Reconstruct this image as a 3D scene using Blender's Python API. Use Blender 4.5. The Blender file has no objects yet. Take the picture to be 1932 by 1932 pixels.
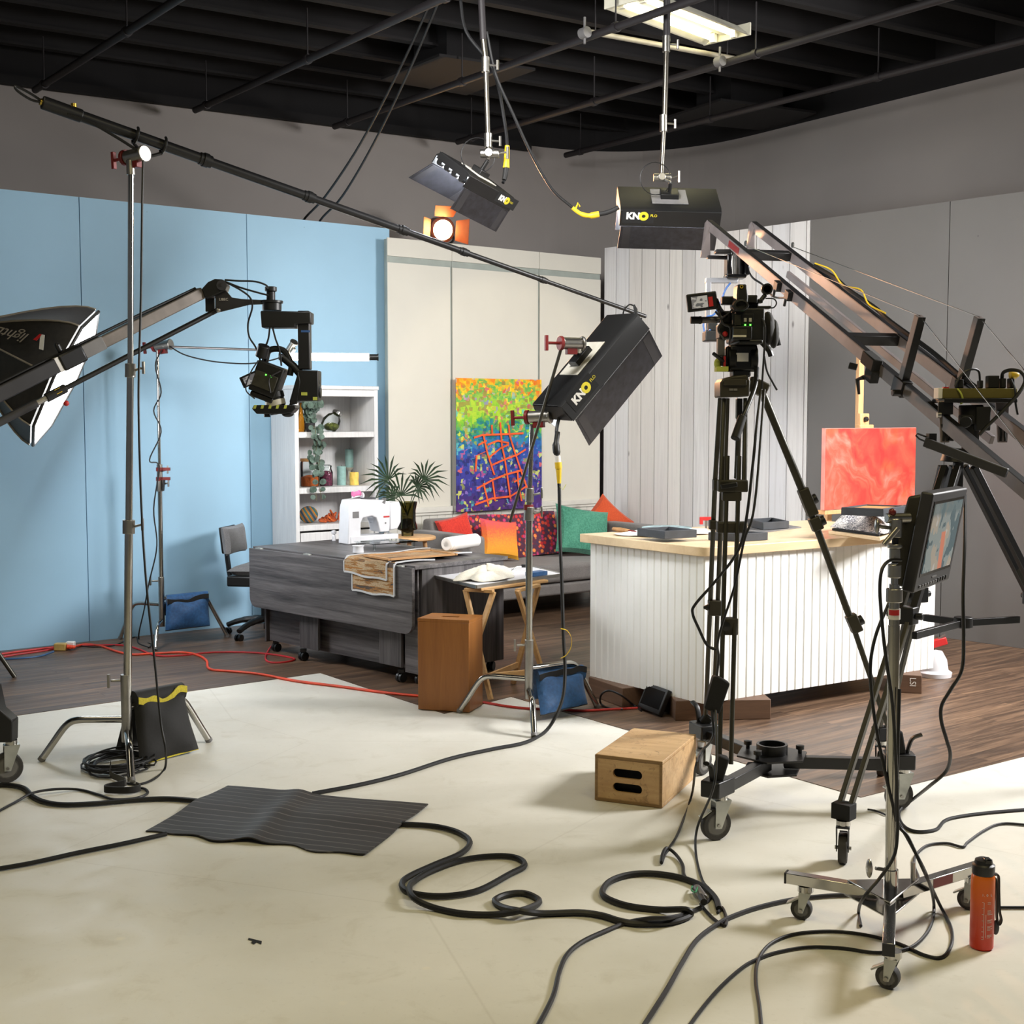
import bpy, bmesh, math, random
from mathutils import Vector, Matrix, noise
V = Vector
random.seed(11)
PI = math.pi
scene = bpy.context.scene
COL = scene.collection
# ------------------------------------------------------------------ camera
FPX, CAMZ = 2450.0, 1.67
TH = math.atan(181 / FPX)
cam_data = bpy.data.cameras.new('camera')
cam_data.sensor_width = 36.0
cam_data.sensor_fit = 'HORIZONTAL'
cam_data.lens = 36.0 * FPX / 1932.0
cam = bpy.data.objects.new('camera', cam_data)
cam.location = (0, 0, CAMZ)
cam.rotation_euler = (PI / 2 - TH, 0, 0)
COL.objects.link(cam)
scene.camera = cam
# ------------------------------------------------------------------ world, exposure
world = bpy.data.worlds.new('world')
scene.world = world
world.use_nodes = True
world.node_tree.nodes['Background'].inputs[0].default_value = (0.95, 0.97, 1.0, 1)
world.node_tree.nodes['Background'].inputs[1].default_value = 0.11
scene.view_settings.view_transform = 'Standard'
scene.view_settings.look = 'None'
scene.view_settings.gamma = 1
scene.view_settings.exposure = 0.1
scene.view_settings.use_curve_mapping = False
scene.cycles.max_bounces = 8
scene.cycles.diffuse_bounces = 4
scene.cycles.glossy_bounces = 4
scene.cycles.transmission_bounces = 8
scene.cycles.transparent_max_bounces = 12
scene.cycles.sample_clamp_indirect = 6.0
scene.cycles.caustics_reflective = False
scene.cycles.caustics_refractive = False


def area(name, loc, to, size, sizey, power, col, spread=PI):
    d = bpy.data.lights.new(name, 'AREA')
    d.shape = 'RECTANGLE'
    d.size, d.size_y, d.energy, d.color, d.spread = size, sizey, power, col, spread
    o = bpy.data.objects.new(name, d)
    o.location = loc
    o.rotation_euler = (V(to) - V(loc)).to_track_quat('-Z', 'Y').to_euler()
    COL.objects.link(o)
    return o


# the studio's own lamps: overhead fluorescents, the big soft key off to the right, a fresnel backlight; the set wash is added fill
area('overhead_fluorescent_light', (-1.2, 2.2, 4.5), (-1.2, 2.2, 0), 1.2, 1.6, 66, (1.0, 0.86, 0.47))
area('overhead_fluorescent_light', (1.6, 3.4, 4.5), (1.6, 3.4, 0), 1.2, 1.6, 48, (1.0, 0.86, 0.47))
area('overhead_fluorescent_light', (-3.0, 5.0, 4.5), (-3.0, 5.0, 0), 1.2, 1.6, 14, (1.0, 0.9, 0.66))
area('key_soft_light', (5.2, 6.6, 3.3), (0.0, 7.4, 0.1), 1.2, 1.2, 285, (1.0, 0.98, 0.965), 2.3)
area('added_wash_fill', (-0.5, 5.6, 4.0), (1.9, 11.3, 1.7), 1.2, 0.8, 66, (1.0, 0.985, 0.97), 1.7)  # unseen fill added above the frame to brighten the back walls


# ------------------------------------------------------------------ photograph geometry helpers
def ray(px, py):
    x, y = (px - 966) / FPX, (966 - py) / FPX
    return V((x, math.cos(TH) + y * math.sin(TH), -math.sin(TH) + y * math.cos(TH)))


EYE = V((0, 0, CAMZ))


def W(px, py, Y):
    d = ray(px, py)
    return EYE + d * (Y / d.y)


def G(px, py, z=0.0):
    d = ray(px, py)
    return EYE + d * ((z - CAMZ) / d.z)


def PL(px, py, p, n):
    d = ray(px, py)
    return EYE + d * ((p - EYE).dot(n) / d.dot(n))


def lerp(a, b, t):
    return a + (b - a) * t


# ------------------------------------------------------------------ mesh builder
X, Y, Z = V((1, 0, 0)), V((0, 1, 0)), V((0, 0, 1))


def frame(d, up=Z):
    """three axes: along d, sideways, and up-ish"""
    a = d.normalized()
    s = up.cross(a)
    if s.length < 1e-4:
        s = X.cross(a) if abs(a.x) < 0.9 else Y.cross(a)
    s.normalize()
    return a, s, a.cross(s).normalized()


def spline(pts, n=8):
    """Catmull-Rom through points"""
    P = [V(p) for p in pts]
    if len(P) < 3:
        return P
    out = []
    Q = [P[0] * 2 - P[1]] + P + [P[-1] * 2 - P[-2]]
    for i in range(1, len(Q) - 2):
        p0, p1, p2, p3 = Q[i - 1], Q[i], Q[i + 1], Q[i + 2]
        for k in range(n):
            t = k / n
            out.append(0.5 * ((2 * p1) + (p2 - p0) * t + (2 * p0 - 5 * p1 + 4 * p2 - p3) * t * t + (3 * p1 - p0 - 3 * p2 + p3) * t ** 3))
    out.append(P[-1].copy())
    return out


class MB:
    def __init__(s):
        s.v, s.f, s.m = [], [], []
        s.cur = 0

    def add(s, vs, fs):
        o = len(s.v)
        s.v += [V(p) for p in vs]
        for f in fs:
            s.f.append([o + i for i in f])
            s.m.append(s.cur)
        return s

    def mat(s, i):
        s.cur = i
        return s

    def box(s, c, sx, sy, sz, ax=(X, Y, Z)):
        c = V(c)
        a, b, d = ax[0] * (sx / 2), ax[1] * (sy / 2), ax[2] * (sz / 2)
        vs = [c + a * i + b * j + d * k for i in (-1, 1) for j in (-1, 1) for k in (-1, 1)]
        return s.add(vs, [(0, 1, 3, 2), (4, 6, 7, 5), (0, 4, 5, 1), (2, 3, 7, 6), (0, 2, 6, 4), (1, 5, 7, 3)])

    def bar(s, a, b, w, h, up=Z):
        a, b = V(a), V(b)
        d, sd, u = frame(b - a, up)
        return s.box((a + b) / 2, (b - a).length, w, h, (d, sd, u))

    def hex8(s, bot, top):
        """solid from four bottom and four top corners"""
        return s.add(list(bot) + list(top), [(3, 2, 1, 0), (4, 5, 6, 7), (0, 1, 5, 4), (1, 2, 6, 5), (2, 3, 7, 6), (3, 0, 4, 7)])

    def cyl(s, a, b, r, r2=None, n=16, cap=True):
        a, b = V(a), V(b)
        r2 = r if r2 is None else r2
        d, u, w = frame(b - a)
        vs = []
        for c, q in ((a, r), (b, r2)):
            for i in range(n):
                t = 2 * PI * i / n
                vs.append(c + (u * math.cos(t) + w * math.sin(t)) * q)
        fs = [(i, (i + 1) % n, n + (i + 1) % n, n + i) for i in range(n)]
        if cap:
            fs += [tuple(range(n - 1, -1, -1)), tuple(range(n, 2 * n))]
        return s.add(vs, fs)

    def lathe(s, o, ax, prof, n=24, sq=1.0, ref=None):
        """profile of (radius, height) turned about ax through o"""
        o = V(o)
        d, u, w = frame(V(ax), ref or Z)
        vs = []
        for r, h in prof:
            for i in range(n):
                t = 2 * PI * i / n
                vs.append(o + d * h + (u * math.cos(t) + w * math.sin(t) * sq) * max(r, 1e-5))
        fs = []
        for k in range(len(prof) - 1):
            for i in range(n):
                j = (i + 1) % n
                fs.append((k * n + i, k * n + j, (k + 1) * n + j, (k + 1) * n + i))
        if prof[0][0] > 1e-4:
            fs.append(tuple(range(n - 1, -1, -1)))
        if prof[-1][0] > 1e-4:
            q = (len(prof) - 1) * n
            fs.append(tuple(range(q, q + n)))
        return s.add(vs, fs)

    def tube(s, pts, r, n=8, cap=True, flat=1.0, up=None):
        P = [V(p) for p in pts]
        m = len(P)
        R = r if isinstance(r, (list, tuple)) else [r] * m
        T = [(P[min(i + 1, m - 1)] - P[max(i - 1, 0)]).normalized() for i in range(m)]
        _, u, _ = frame(T[0], up or Z)
        vs, fs = [], []
        for i in range(m):
            u = (u - T[i] * u.dot(T[i]))
            if u.length < 1e-5:
                _, u, _ = frame(T[i])
            u.normalize()
            w = T[i].cross(u)
            for k in range(n):
                t = 2 * PI * k / n
                vs.append(P[i] + (u * math.cos(t) + w * math.sin(t) * flat) * R[i])
        for i in range(m - 1):
            for k in range(n):
                j = (k + 1) % n
                fs.append((i * n + k, i * n + j, (i + 1) * n + j, (i + 1) * n + k))
        if cap:
            fs += [tuple(range(n - 1, -1, -1)), tuple(range((m - 1) * n, m * n))]
        return s.add(vs, fs)

    def strip(s, pts, w, th, side):
        """flat ribbon along pts, width vector `side`"""
        P = [V(p) for p in pts]
        m = len(P)
        sd = V(side).normalized() * (w / 2)
        vs, fs = [], []
        for i in range(m):
            t = (P[min(i + 1, m - 1)] - P[max(i - 1, 0)]).normalized()
            nn = t.cross(sd).normalized() * (th / 2)
            vs += [P[i] - sd - nn, P[i] + sd - nn, P[i] + sd + nn, P[i] - sd + nn]
        for i in range(m - 1):
            for k in range(4):
                j = (k + 1) % 4
                fs.append((i * 4 + k, i * 4 + j, i * 4 + 4 + j, i * 4 + 4 + k))
        fs += [(3, 2, 1, 0), tuple(range((m - 1) * 4, m * 4))]
        return s.add(vs, fs)

    def prism(s, poly, vec):
        n = len(poly)
        vec = V(vec)
        vs = [V(p) for p in poly] + [V(p) + vec for p in poly]
        fs = [tuple(range(n - 1, -1, -1)), tuple(range(n, 2 * n))] + [(i, (i + 1) % n, n + (i + 1) % n, n + i) for i in range(n)]
        return s.add(vs, fs)

    def sphere(s, c, r, sc=(1, 1, 1), n=16, k=10, ax=(X, Y, Z)):
        c = V(c)
        vs, fs = [], []
        for i in range(k + 1):
            a = PI * i / k
            for j in range(n):
                t = 2 * PI * j / n
                q = (max(math.sin(a), 1e-4) * math.cos(t), max(math.sin(a), 1e-4) * math.sin(t), math.cos(a))
                vs.append(c + (ax[0] * q[0] * sc[0] + ax[1] * q[1] * sc[1] + ax[2] * q[2] * sc[2]) * r)
        for i in range(k):
            for j in range(n):
                jj = (j + 1) % n
                fs.append((i * n + j, (i + 1) * n + j, (i + 1) * n + jj, i * n + jj))
        return s.add(vs, fs)

    def grid(s, fn, nu, nv):
        vs = [fn(i / nu, j / nv) for j in range(nv + 1) for i in range(nu + 1)]
        fs = []
        for j in range(nv):
            for i in range(nu):
                a = j * (nu + 1) + i
                fs.append((a, a + 1, a + nu + 2, a + nu + 1))
        return s.add(vs, fs)

    def slab(s, fn, nu, nv, vec):
        """a sheet fn(u,v) given thickness vec"""
        vec = V(vec)
        A = [fn(i / nu, j / nv) for j in range(nv + 1) for i in range(nu + 1)]
        N = len(A)
        vs = A + [p - vec for p in A]
        fs = []
        w = nu + 1
        for j in range(nv):
            for i in range(nu):
                a = j * w + i
                fs.append((a, a + 1, a + w + 1, a + w))
                fs.append((N + a, N + a + w, N + a + w + 1, N + a + 1))
        for i in range(nu):
            fs.append((i + 1, i, N + i, N + i + 1))
            q = nv * w + i
            fs.append((q, q + 1, N + q + 1, N + q))
        for j in range(nv):
            q = j * w
            fs.append((q, q + w, N + q + w, N + q))
            q = j * w + nu
            fs.append((q + w, q, N + q, N + q + w))
        return s.add(vs, fs)


ROOTM = {}


def rootm(o):
    while o is not None:
        if o.name in ROOTM:
            return ROOTM[o.name]
        o = o.parent
    return Matrix.Identity(4)


def mesh(name, mb, Minv, mats):
    me = bpy.data.meshes.new(name)
    me.from_pydata([Minv @ p for p in mb.v], [], mb.f)
    for m in (mats if isinstance(mats, (list, tuple)) else [mats]):
        me.materials.append(m)
    me.polygons.foreach_set('material_index', mb.m)
    me.polygons.foreach_set('use_smooth', [True] * len(mb.f))
    me.update()
    bm = bmesh.new()
    bm.from_mesh(me)
    bmesh.ops.recalc_face_normals(bm, faces=bm.faces)
    bm.to_mesh(me)
    bm.free()
    me.set_sharp_from_angle(angle=math.radians(38))
    return me


def tag(o, label, cat, group=None):
    o['label'] = label
    o['category'] = cat
    if group:
        o['group'] = group
    return o


def T(name, label, cat, loc, rot=0.0, group=None):
    """a thing: an Empty at its base"""
    o = bpy.data.objects.new(name, None)
    COL.objects.link(o)
    o.empty_display_size = 0.05
    o.location = V(loc)
    o.rotation_euler = (0, 0, rot)
    ROOTM[o.name] = Matrix.Translation(V(loc)) @ Matrix.Rotation(rot, 4, 'Z')
    return tag(o, label, cat, group)


def P(name, mb, m, parent, bev=0.0, label=None, seg=2):
    """a part (or sub-part) built in world coordinates"""
    me = mesh(name, mb, rootm(parent).inverted(), m)
    o = bpy.data.objects.new(name, me)
    COL.objects.link(o)
    o.parent = parent
    if bev:
        bevel(o, bev, seg)
    if label:
        o['label'] = label
    return o


def bevel(o, w, seg=2):
    b = o.modifiers.new('edge', 'BEVEL')
    b.width, b.segments, b.limit_method, b.angle_limit = w, seg, 'ANGLE', math.radians(40)


def S(name, mb, m, label=None, cat=None, group=None, kind=None, rot=0.0, bev=0.0, seg=2):
    """a thing (or piece of the setting) that is one mesh"""
    lo = V((min(p.x for p in mb.v), min(p.y for p in mb.v), min(p.z for p in mb.v)))
    hi = V((max(p.x for p in mb.v), max(p.y for p in mb.v), max(p.z for p in mb.v)))
    loc = V(((lo.x + hi.x) / 2, (lo.y + hi.y) / 2, lo.z))
    M = Matrix.Translation(loc) @ Matrix.Rotation(rot, 4, 'Z')
    me = mesh(name, mb, M.inverted(), m)
    o = bpy.data.objects.new(name, me)
    COL.objects.link(o)
    o.location = loc
    o.rotation_euler = (0, 0, rot)
    ROOTM[o.name] = M
    if bev:
        bevel(o, bev, seg)
    if kind:
        o['kind'] = kind
    if label:
        tag(o, label, cat, group)
    return o


def text(name, s, size, o, xd, yd, m, parent, ext=0.0004, font_shear=0.0, sx=1.0, bold=0.0, align='LEFT'):
    """flat lettering: baseline origin o, reading along xd, up along yd"""
    cu = bpy.data.curves.new(name, 'FONT')
    cu.body = s
    cu.size = size
    cu.extrude = ext
    cu.shear = font_shear
    cu.offset = bold
    cu.align_x = align
    ob = bpy.data.objects.new(name, cu)
    COL.objects.link(ob)
    dg = bpy.context.evaluated_depsgraph_get()
    me = bpy.data.meshes.new_from_object(ob.evaluated_get(dg))
    bpy.data.objects.remove(ob)
    bpy.data.curves.remove(cu)
    xd, yd = V(xd).normalized(), V(yd).normalized()
    zd = xd.cross(yd)
    M = Matrix(((xd.x * sx, yd.x, zd.x, o.x), (xd.y * sx, yd.y, zd.y, o.y), (xd.z * sx, yd.z, zd.z, o.z), (0, 0, 0, 1)))
    me.transform(rootm(parent).inverted() @ M)
    me.materials.clear()
    me.materials.append(m)
    t = bpy.data.objects.new(name, me)
    COL.objects.link(t)
    t.parent = parent
    return t


# ------------------------------------------------------------------ materials
def lin(c):
    return tuple((x / 255 / 12.92 if x / 255 <= 0.04045 else ((x / 255 + 0.055) / 1.055) ** 2.4) for x in c)


class NT:
    """short-hand for a node material"""

    def __init__(s, name):
        s.mat = bpy.data.materials.new(name)
        s.mat.use_nodes = True
        s.n, s.l = s.mat.node_tree.nodes, s.mat.node_tree.links
        s.bsdf = s.n['Principled BSDF']

    def node(s, t, **kw):
        nd = s.n.new(t)
        for k, v in kw.items():
            if k.startswith('i_'):
                nd.inputs[k[2:].replace('_', ' ')].default_value = v
            else:
                setattr(nd, k, v)
        return nd

    def link(s, a, b):
        s.l.new(a, b)

    def coords(s, scale=(1, 1, 1), rot=(0, 0, 0), kind='Object', loc=(0, 0, 0)):
        tc = s.node('ShaderNodeTexCoord')
        mp = s.node('ShaderNodeMapping')
        mp.inputs['Scale'].default_value = scale
        mp.inputs['Rotation'].default_value = rot
        mp.inputs['Location'].default_value = loc
        s.link(tc.outputs[kind], mp.inputs[0])
        return mp.outputs[0]

    def noise(s, vec, scale, detail=4, rough=0.55, dist=0.0):
        nd = s.node('ShaderNodeTexNoise')
        nd.inputs['Scale'].default_value = scale
        nd.inputs['Detail'].default_value = detail
        nd.inputs['Roughness'].default_value = rough
        nd.inputs['Distortion'].default_value = dist
        s.link(vec, nd.inputs['Vector'])
        return nd.outputs['Fac']

    def ramp(s, fac, stops, interp='LINEAR'):
        r = s.node('ShaderNodeValToRGB')
        r.color_ramp.interpolation = interp
        e = r.color_ramp.elements
        while len(e) < len(stops):
            e.new(0.5)
        for el, (p, c) in zip(e, stops):
            el.position = p
            el.color = (*lin(c), 1)
        s.link(fac, r.inputs[0])
        return r.outputs[0]

    def framp(s, fac, a, b, x0, x1):
        m = s.node('ShaderNodeMapRange')
        for k, v in zip(('From Min', 'From Max', 'To Min', 'To Max'), (a, b, x0, x1)):
            m.inputs[k].default_value = v
        s.link(fac, m.inputs[0])
        return m.outputs[0]

    def mix(s, fac, a, b, mode='MIX'):
        m = s.node('ShaderNodeMix', data_type='RGBA', blend_type=mode)
        for sock, v in ((m.inputs[0], fac), (m.inputs[6], a), (m.inputs[7], b)):
            if isinstance(v, (int, float)):
                sock.default_value = v
            elif isinstance(v, tuple):
                sock.default_value = (*lin(v), 1)
            else:
                s.link(v, sock)
        return m.outputs[2]

    def math(s, op, a, b=0.0):
        m = s.node('ShaderNodeMath', operation=op)
        for sock, v in ((m.inputs[0], a), (m.inputs[1], b)):
            if isinstance(v, (int, float)):
                sock.default_value = v
            else:
                s.link(v, sock)
        return m.outputs[0]

    def bump(s, h, strength=0.2, dist=0.01):
        b = s.node('ShaderNodeBump')
        b.inputs['Strength'].default_value = strength
        b.inputs['Distance'].default_value = dist
        s.link(h, b.inputs['Height'])
        s.link(b.outputs[0], s.bsdf.inputs['Normal'])

    def out(s, col=None, rough=None, metal=None, spec=None):
        for k, v in (('Base Color', col), ('Roughness', rough), ('Metallic', metal), ('Specular IOR Level', spec)):
            if v is None:
                continue
            if isinstance(v, tuple):
                s.bsdf.inputs[k].default_value = (*lin(v), 1)
            elif isinstance(v, (int, float)):
                s.bsdf.inputs[k].default_value = v
            else:
                s.link(v, s.bsdf.inputs[k])
        return s.mat


def plain(name, c, rough=0.5, metal=0.0, var=0.10, scale=9.0, bump=0.0, bscale=120.0, spec=None):
    t = NT(name)
    co = t.coords()
    n = t.noise(co, scale, 3)
    dark = tuple(max(0, int(x * (1 - var))) for x in c)
    light = tuple(min(255, int(x * (1 + var * 0.6))) for x in c)
    col = t.ramp(n, [(0.3, dark), (0.7, light)])
    if bump:
        t.bump(t.noise(co, bscale, 2), bump, 0.004)
    return t.out(col, rough, metal, spec)


def emit(name, c, strength):
    t = NT(name)
    t.out(c, 0.5)
    t.bsdf.inputs['Emission Color'].default_value = (*lin(c), 1)
    t.bsdf.inputs['Emission Strength'].default_value = strength
    return t.mat


def fabric(name, c1, c2, scale=160, rough=0.95, bump=0.5):
    t = NT(name)
    co = t.coords()
    n1 = t.noise(co, scale, 2)
    n2 = t.noise(co, 6, 4)
    col = t.mix(0.35, t.ramp(n1, [(0.3, c1), (0.7, c2)]), t.ramp(n2, [(0.35, c1), (0.65, c2)]))
    t.bump(n1, bump, 0.002)
    t.bsdf.inputs['Sheen Weight'].default_value = 0.15
    return t.out(col, rough)


def wood(name, c1, c2, along='X', scale=1.0, rough=0.5, contrast=(0.3, 0.7), fine=28, rot=(0, 0, 0), cross=9, dist=1.2):
    t = NT(name)
    k = {'X': (0.6, cross, cross), 'Y': (cross, 0.6, cross), 'Z': (cross, cross, 0.6)}[along]
    co = t.coords(tuple(a * scale for a in k), rot)
    n = t.noise(co, 1.6, 6, 0.6, dist)
    n2 = t.noise(co, fine, 3, 0.6)
    f = t.math('ADD', t.math('MULTIPLY', n, 0.75), t.math('MULTIPLY', n2, 0.25))
    col = t.ramp(f, [(contrast[0], c1), (contrast[1], c2)])
    t.bump(f, 0.08, 0.003)
    return t.out(col, rough)


def glass(name, c, rough=0.0, trans=1.0, ior=1.2):
    t = NT(name)
    tr = t.node('ShaderNodeBsdfTransparent')
    tr.inputs[0].default_value = (*lin(c), 1)
    gl = t.node('ShaderNodeBsdfGlossy')
    gl.inputs['Roughness'].default_value = max(rough, 0.03)
    fr = t.node('ShaderNodeFresnel')
    fr.inputs[0].default_value = ior + 0.2
    mx = t.node('ShaderNodeMixShader')
    t.link(fr.outputs[0], mx.inputs[0])
    t.link(tr.outputs[0], mx.inputs[1])
    t.link(gl.outputs[0], mx.inputs[2])
    t.link(mx.outputs[0], t.n['Material Output'].inputs[0])
    return t.mat


M = {}
M['black'] = plain('black_plastic', (14, 14, 15), 0.45, 0, 0.2)
M['black_metal'] = plain('black_painted_metal', (19, 19, 21), 0.4, 0.0, 0.2)
M['black_gloss'] = plain('black_gloss', (9, 9, 10), 0.18, 0, 0.1)
M['matte_black'] = plain('matte_black', (10, 10, 11), 0.8, 0, 0.25)
M['rubber'] = plain('black_rubber', (15, 15, 16), 0.7, 0, 0.2)
M['cable'] = plain('cable_black', (15, 15, 17), 0.5, 0, 0.15)
M['cable_grey'] = plain('cable_grey', (38, 37, 40), 0.5, 0, 0.15)
M['chrome'] = plain('chrome', (190, 188, 182), 0.16, 1.0, 0.06)
M['steel'] = plain('brushed_steel', (168, 166, 160), 0.34, 1.0, 0.1)
M['zinc'] = plain('zinc_plate', (196, 198, 192), 0.42, 0.75, 0.1)
M['grip_red'] = plain('red_grip_paint', (116, 32, 30), 0.4, 0.1)
M['grey_metal'] = plain('grey_metal', (120, 116, 114), 0.4, 0.6, 0.1)
M['dark_grey'] = plain('dark_grey', (46, 45, 48), 0.5, 0, 0.12)
M['mid_grey'] = plain('mid_grey', (112, 110, 110), 0.55, 0, 0.1)
M['gun'] = plain('gunmetal_tube', (72, 69, 62), 0.36, 0.55, 0.1)
M['wheel_grey'] = plain('wheel_grey', (112, 110, 106), 0.55, 0, 0.1)
M['tyre'] = plain('tyre_grey', (58, 56, 54), 0.7, 0, 0.1)
M['white'] = plain('white_paint', (238, 238, 238), 0.45, 0, 0.03)
M['white_gloss'] = plain('white_plastic', (222, 222, 226), 0.3, 0, 0.02)
M['yellow'] = plain('yellow', (226, 188, 36), 0.5, 0, 0.1)
M['yellow_green'] = plain('yellow_green_tape', (206, 214, 96), 0.6, 0, 0.08)
M['brass'] = plain('brass', (196, 168, 82), 0.3, 1.0, 0.1)
M['red'] = plain('red_plastic', (196, 40, 40), 0.45, 0, 0.1)
M['blue_cloth'] = fabric('blue_nylon', (22, 62, 104), (36, 88, 138), 60, 0.6, 0.15)
M['label_white'] = plain('label_white', (232, 230, 224), 0.6, 0, 0.05)
# ------------------------------------------------------------------ room shell
pA, pB = G(0, 1229), G(435, 1183)
u = (pB - pA).normalized()                       # along the blue / cream flats, to the right and away
nB = V((u.y, -u.x, 0))                           # out of those flats, towards the camera side
gA, gB = G(1768, 1202), G(1932, 1225)
w = (gB - gA).normalized()                       # along the plank / grey flats, to the right and nearer
nG = V((-w.y, w.x, 0)) * -1
if nG.dot(V((0, 0, 0)) - gA) < 0:
    nG = -nG
if nB.dot(V((0, 0, 0)) - pA) < 0:
    nB = -nB


def onB(px, py):
    return PL(px, py, pA, nB)


def onGr(px, py):
    return PL(px, py, gA, nG)


def sB(px, py):
    return (onB(px, py) - pA).dot(u)


def sG(px, py):
    return (onGr(px, py) - gA).dot(w)


ANG_U = math.atan2(u.y, u.x)
ANG_W = math.atan2(w.y, w.x)

# floor: worn cream painted concrete
t = NT('painted_concrete')
co = t.coords()
n1 = t.noise(co, 0.9, 6, 0.6)
n2 = t.noise(co, 5.0, 6, 0.65, 0.6)
n3 = t.noise(co, 42.0, 3, 0.6)
c = t.ramp(n1, [(0.3, (206, 202, 190)), (0.5, (217, 214, 204)), (0.72, (226, 223, 214))])
c = t.mix(t.framp(n2, 0.56, 0.72, 0.0, 0.30), c, (176, 168, 148))
c = t.mix(t.framp(n3, 0.60, 0.72, 0.0, 0.10), c, (150, 142, 124))
vo = t.node('ShaderNodeTexVoronoi', feature='DISTANCE_TO_EDGE')
vo.inputs['Scale'].default_value = 0.42
t.link(t.coords((1, 1, 1), (0, 0, 0.5)), vo.inputs['Vector'])
c = t.mix(t.framp(vo.outputs['Distance'], 0.0, 0.0022, 0.16, 0.0), c, (140, 130, 108))
v2 = t.node('ShaderNodeTexVoronoi')
v2.inputs['Scale'].default_value = 3.2
t.link(co, v2.inputs['Vector'])
c = t.mix(t.math('MULTIPLY', t.framp(v2.outputs['Distance'], 0.03, 0.06, 1.0, 0.0), t.framp(n1, 0.45, 0.55, 0, 0.35)), c, (236, 228, 206))
t.bump(n2, 0.05, 0.01)
M['floor'] = t.out(c, t.framp(n2, 0.3, 0.7, 0.42, 0.62))
fl = MB().add([V((-9, -3, 0)), V((9, -3, 0)), V((9, 18, 0)), V((-9, 18, 0))], [(0, 1, 2, 3)])
floor = S('floor', fl, M['floor'], kind='structure')

# dark wood-look vinyl laid on the concrete: boards run along the blue flats
t = NT('vinyl_planks')
co = t.coords((1, 1, 1), (0, 0, -ANG_U))
br = t.node('ShaderNodeTexBrick', offset=0.37, offset_frequency=2)
br.inputs['Scale'].default_value = 1.0
br.inputs['Brick Width'].default_value = 1.22
br.inputs['Row Height'].default_value = 0.15
br.inputs['Mortar Size'].default_value = 0.0015
br.inputs['Color1'].default_value = (0.0, 0.0, 0.0, 1)
br.inputs['Color2'].default_value = (1, 1, 1, 1)
br.inputs['Mortar'].default_value = (0.5, 0.5, 0.5, 1)
t.link(co, br.inputs['Vector'])
mp = t.node('ShaderNodeMapping')
mp.inputs['Scale'].default_value = (0.7, 11, 1)
t.link(co, mp.inputs[0])
off = t.node('ShaderNodeVectorMath', operation='ADD')
t.link(mp.outputs[0], off.inputs[0])
sc = t.node('ShaderNodeVectorMath', operation='SCALE')
sc.inputs['Scale'].default_value = 7.0
t.link(br.outputs['Color'], sc.inputs[0])
t.link(sc.outputs[0], off.inputs[1])
g1 = t.noise(off.outputs[0], 1.5, 8, 0.62, 0.9)
g2 = t.noise(off.outputs[0], 7.0, 4, 0.7, 0.3)
f = t.math('ADD', t.math('MULTIPLY', g1, 0.7), t.math('MULTIPLY', g2, 0.3))
c = t.ramp(f, [(0.30, (42, 32, 26)), (0.45, (82, 63, 49)), (0.58, (122, 96, 75)), (0.74, (164, 132, 103))])
bw = t.node('ShaderNodeRGBToBW')
t.link(br.outputs['Color'], bw.inputs[0])
c = t.mix(t.framp(bw.outputs[0], 0, 1, 0.0, 0.35), c, (70, 54, 44))
c = t.mix(t.math('MULTIPLY', br.outputs['Fac'], 0.7), c, (30, 22, 18))
t.bump(f, 0.06, 0.004)
M['vinyl'] = t.out(c, t.framp(g2, 0.3, 0.7, 0.34, 0.5))
vp = [G(-420, 1415), G(0, 1355), G(604, 1270), G(838, 1347), G(964, 1315), G(1390, 1437), G(1625, 1505), G(1932, 1428), G(2350, 1330)]
far = [V((vp[-1].x + 2.5, vp[-1].y + 2.5, 0)), V((2.0, 14.2, 0)), V((-1, 14.2, 0)), V((vp[0].x - 1.0, vp[0].y + 1.2, 0))]
vin = MB().prism([V((p.x, p.y, 0.0004)) for p in vp + far], (0, 0, 0.0026))
S('floor_vinyl', vin, M['vinyl'], kind='structure')

# upper room walls with their rounded corner
M['room_wall'] = plain('warm_grey_wall', (150, 144, 140), 0.85, 0, 0.05, 0.7)
M['soot'] = plain('black_ceiling_paint', (14, 12, 14), 0.9, 0, 0.2, 2.0)
M['joist'] = plain('black_joist_paint', (17, 14, 16), 0.8, 0, 0.2, 3.0)
M['soot_pipe'] = plain('black_pipe_paint', (32, 28, 30), 0.6, 0, 0.15, 3.0)
ZT = 4.3
a0, a1 = G(0, 145, ZT), G(900, 262, ZT)
b0, b1 = G(1360, 270, ZT), G(1932, 128, ZT)
da, db = (a1 - a0).normalized(), (b1 - b0).normalized()
den = da.x * -db.y + db.x * da.y
r = b0 - a0
ss = (r.x * -db.y + db.x * r.y) / den
cor = a0 + da * ss
RC = 1.5
arc0, arc1 = cor - da * RC, cor + db * RC
arc = [arc0 * (1 - k) ** 2 + cor * 2 * k * (1 - k) + arc1 * k * k for k in [i / 14 for i in range(15)]]
nw_out = -nB
pts = [a0 - da * 6.0] + [arc0 * 1.0]
mbL, mbR, mbT = MB(), MB(), MB()


def wallstrip(mb, P2, z0, z1, th=0.12):
    cxy = V((0, 6, 0))
    n = len(P2)
    outp = []
    for i, p in enumerate(P2):
        d = (P2[min(i + 1, n - 1)] - P2[max(i - 1, 0)])
        nn = V((-d.y, d.x, 0)).normalized()
        if nn.dot(p - cxy) < 0:
            nn = -nn
        outp.append(p + nn * th)
    for i in range(n - 1):
        q = [P2[i], P2[i + 1], outp[i + 1], outp[i]]
        mb.hex8([V((p.x, p.y, z0)) for p in q], [V((p.x, p.y, z1)) for p in q])


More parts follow.
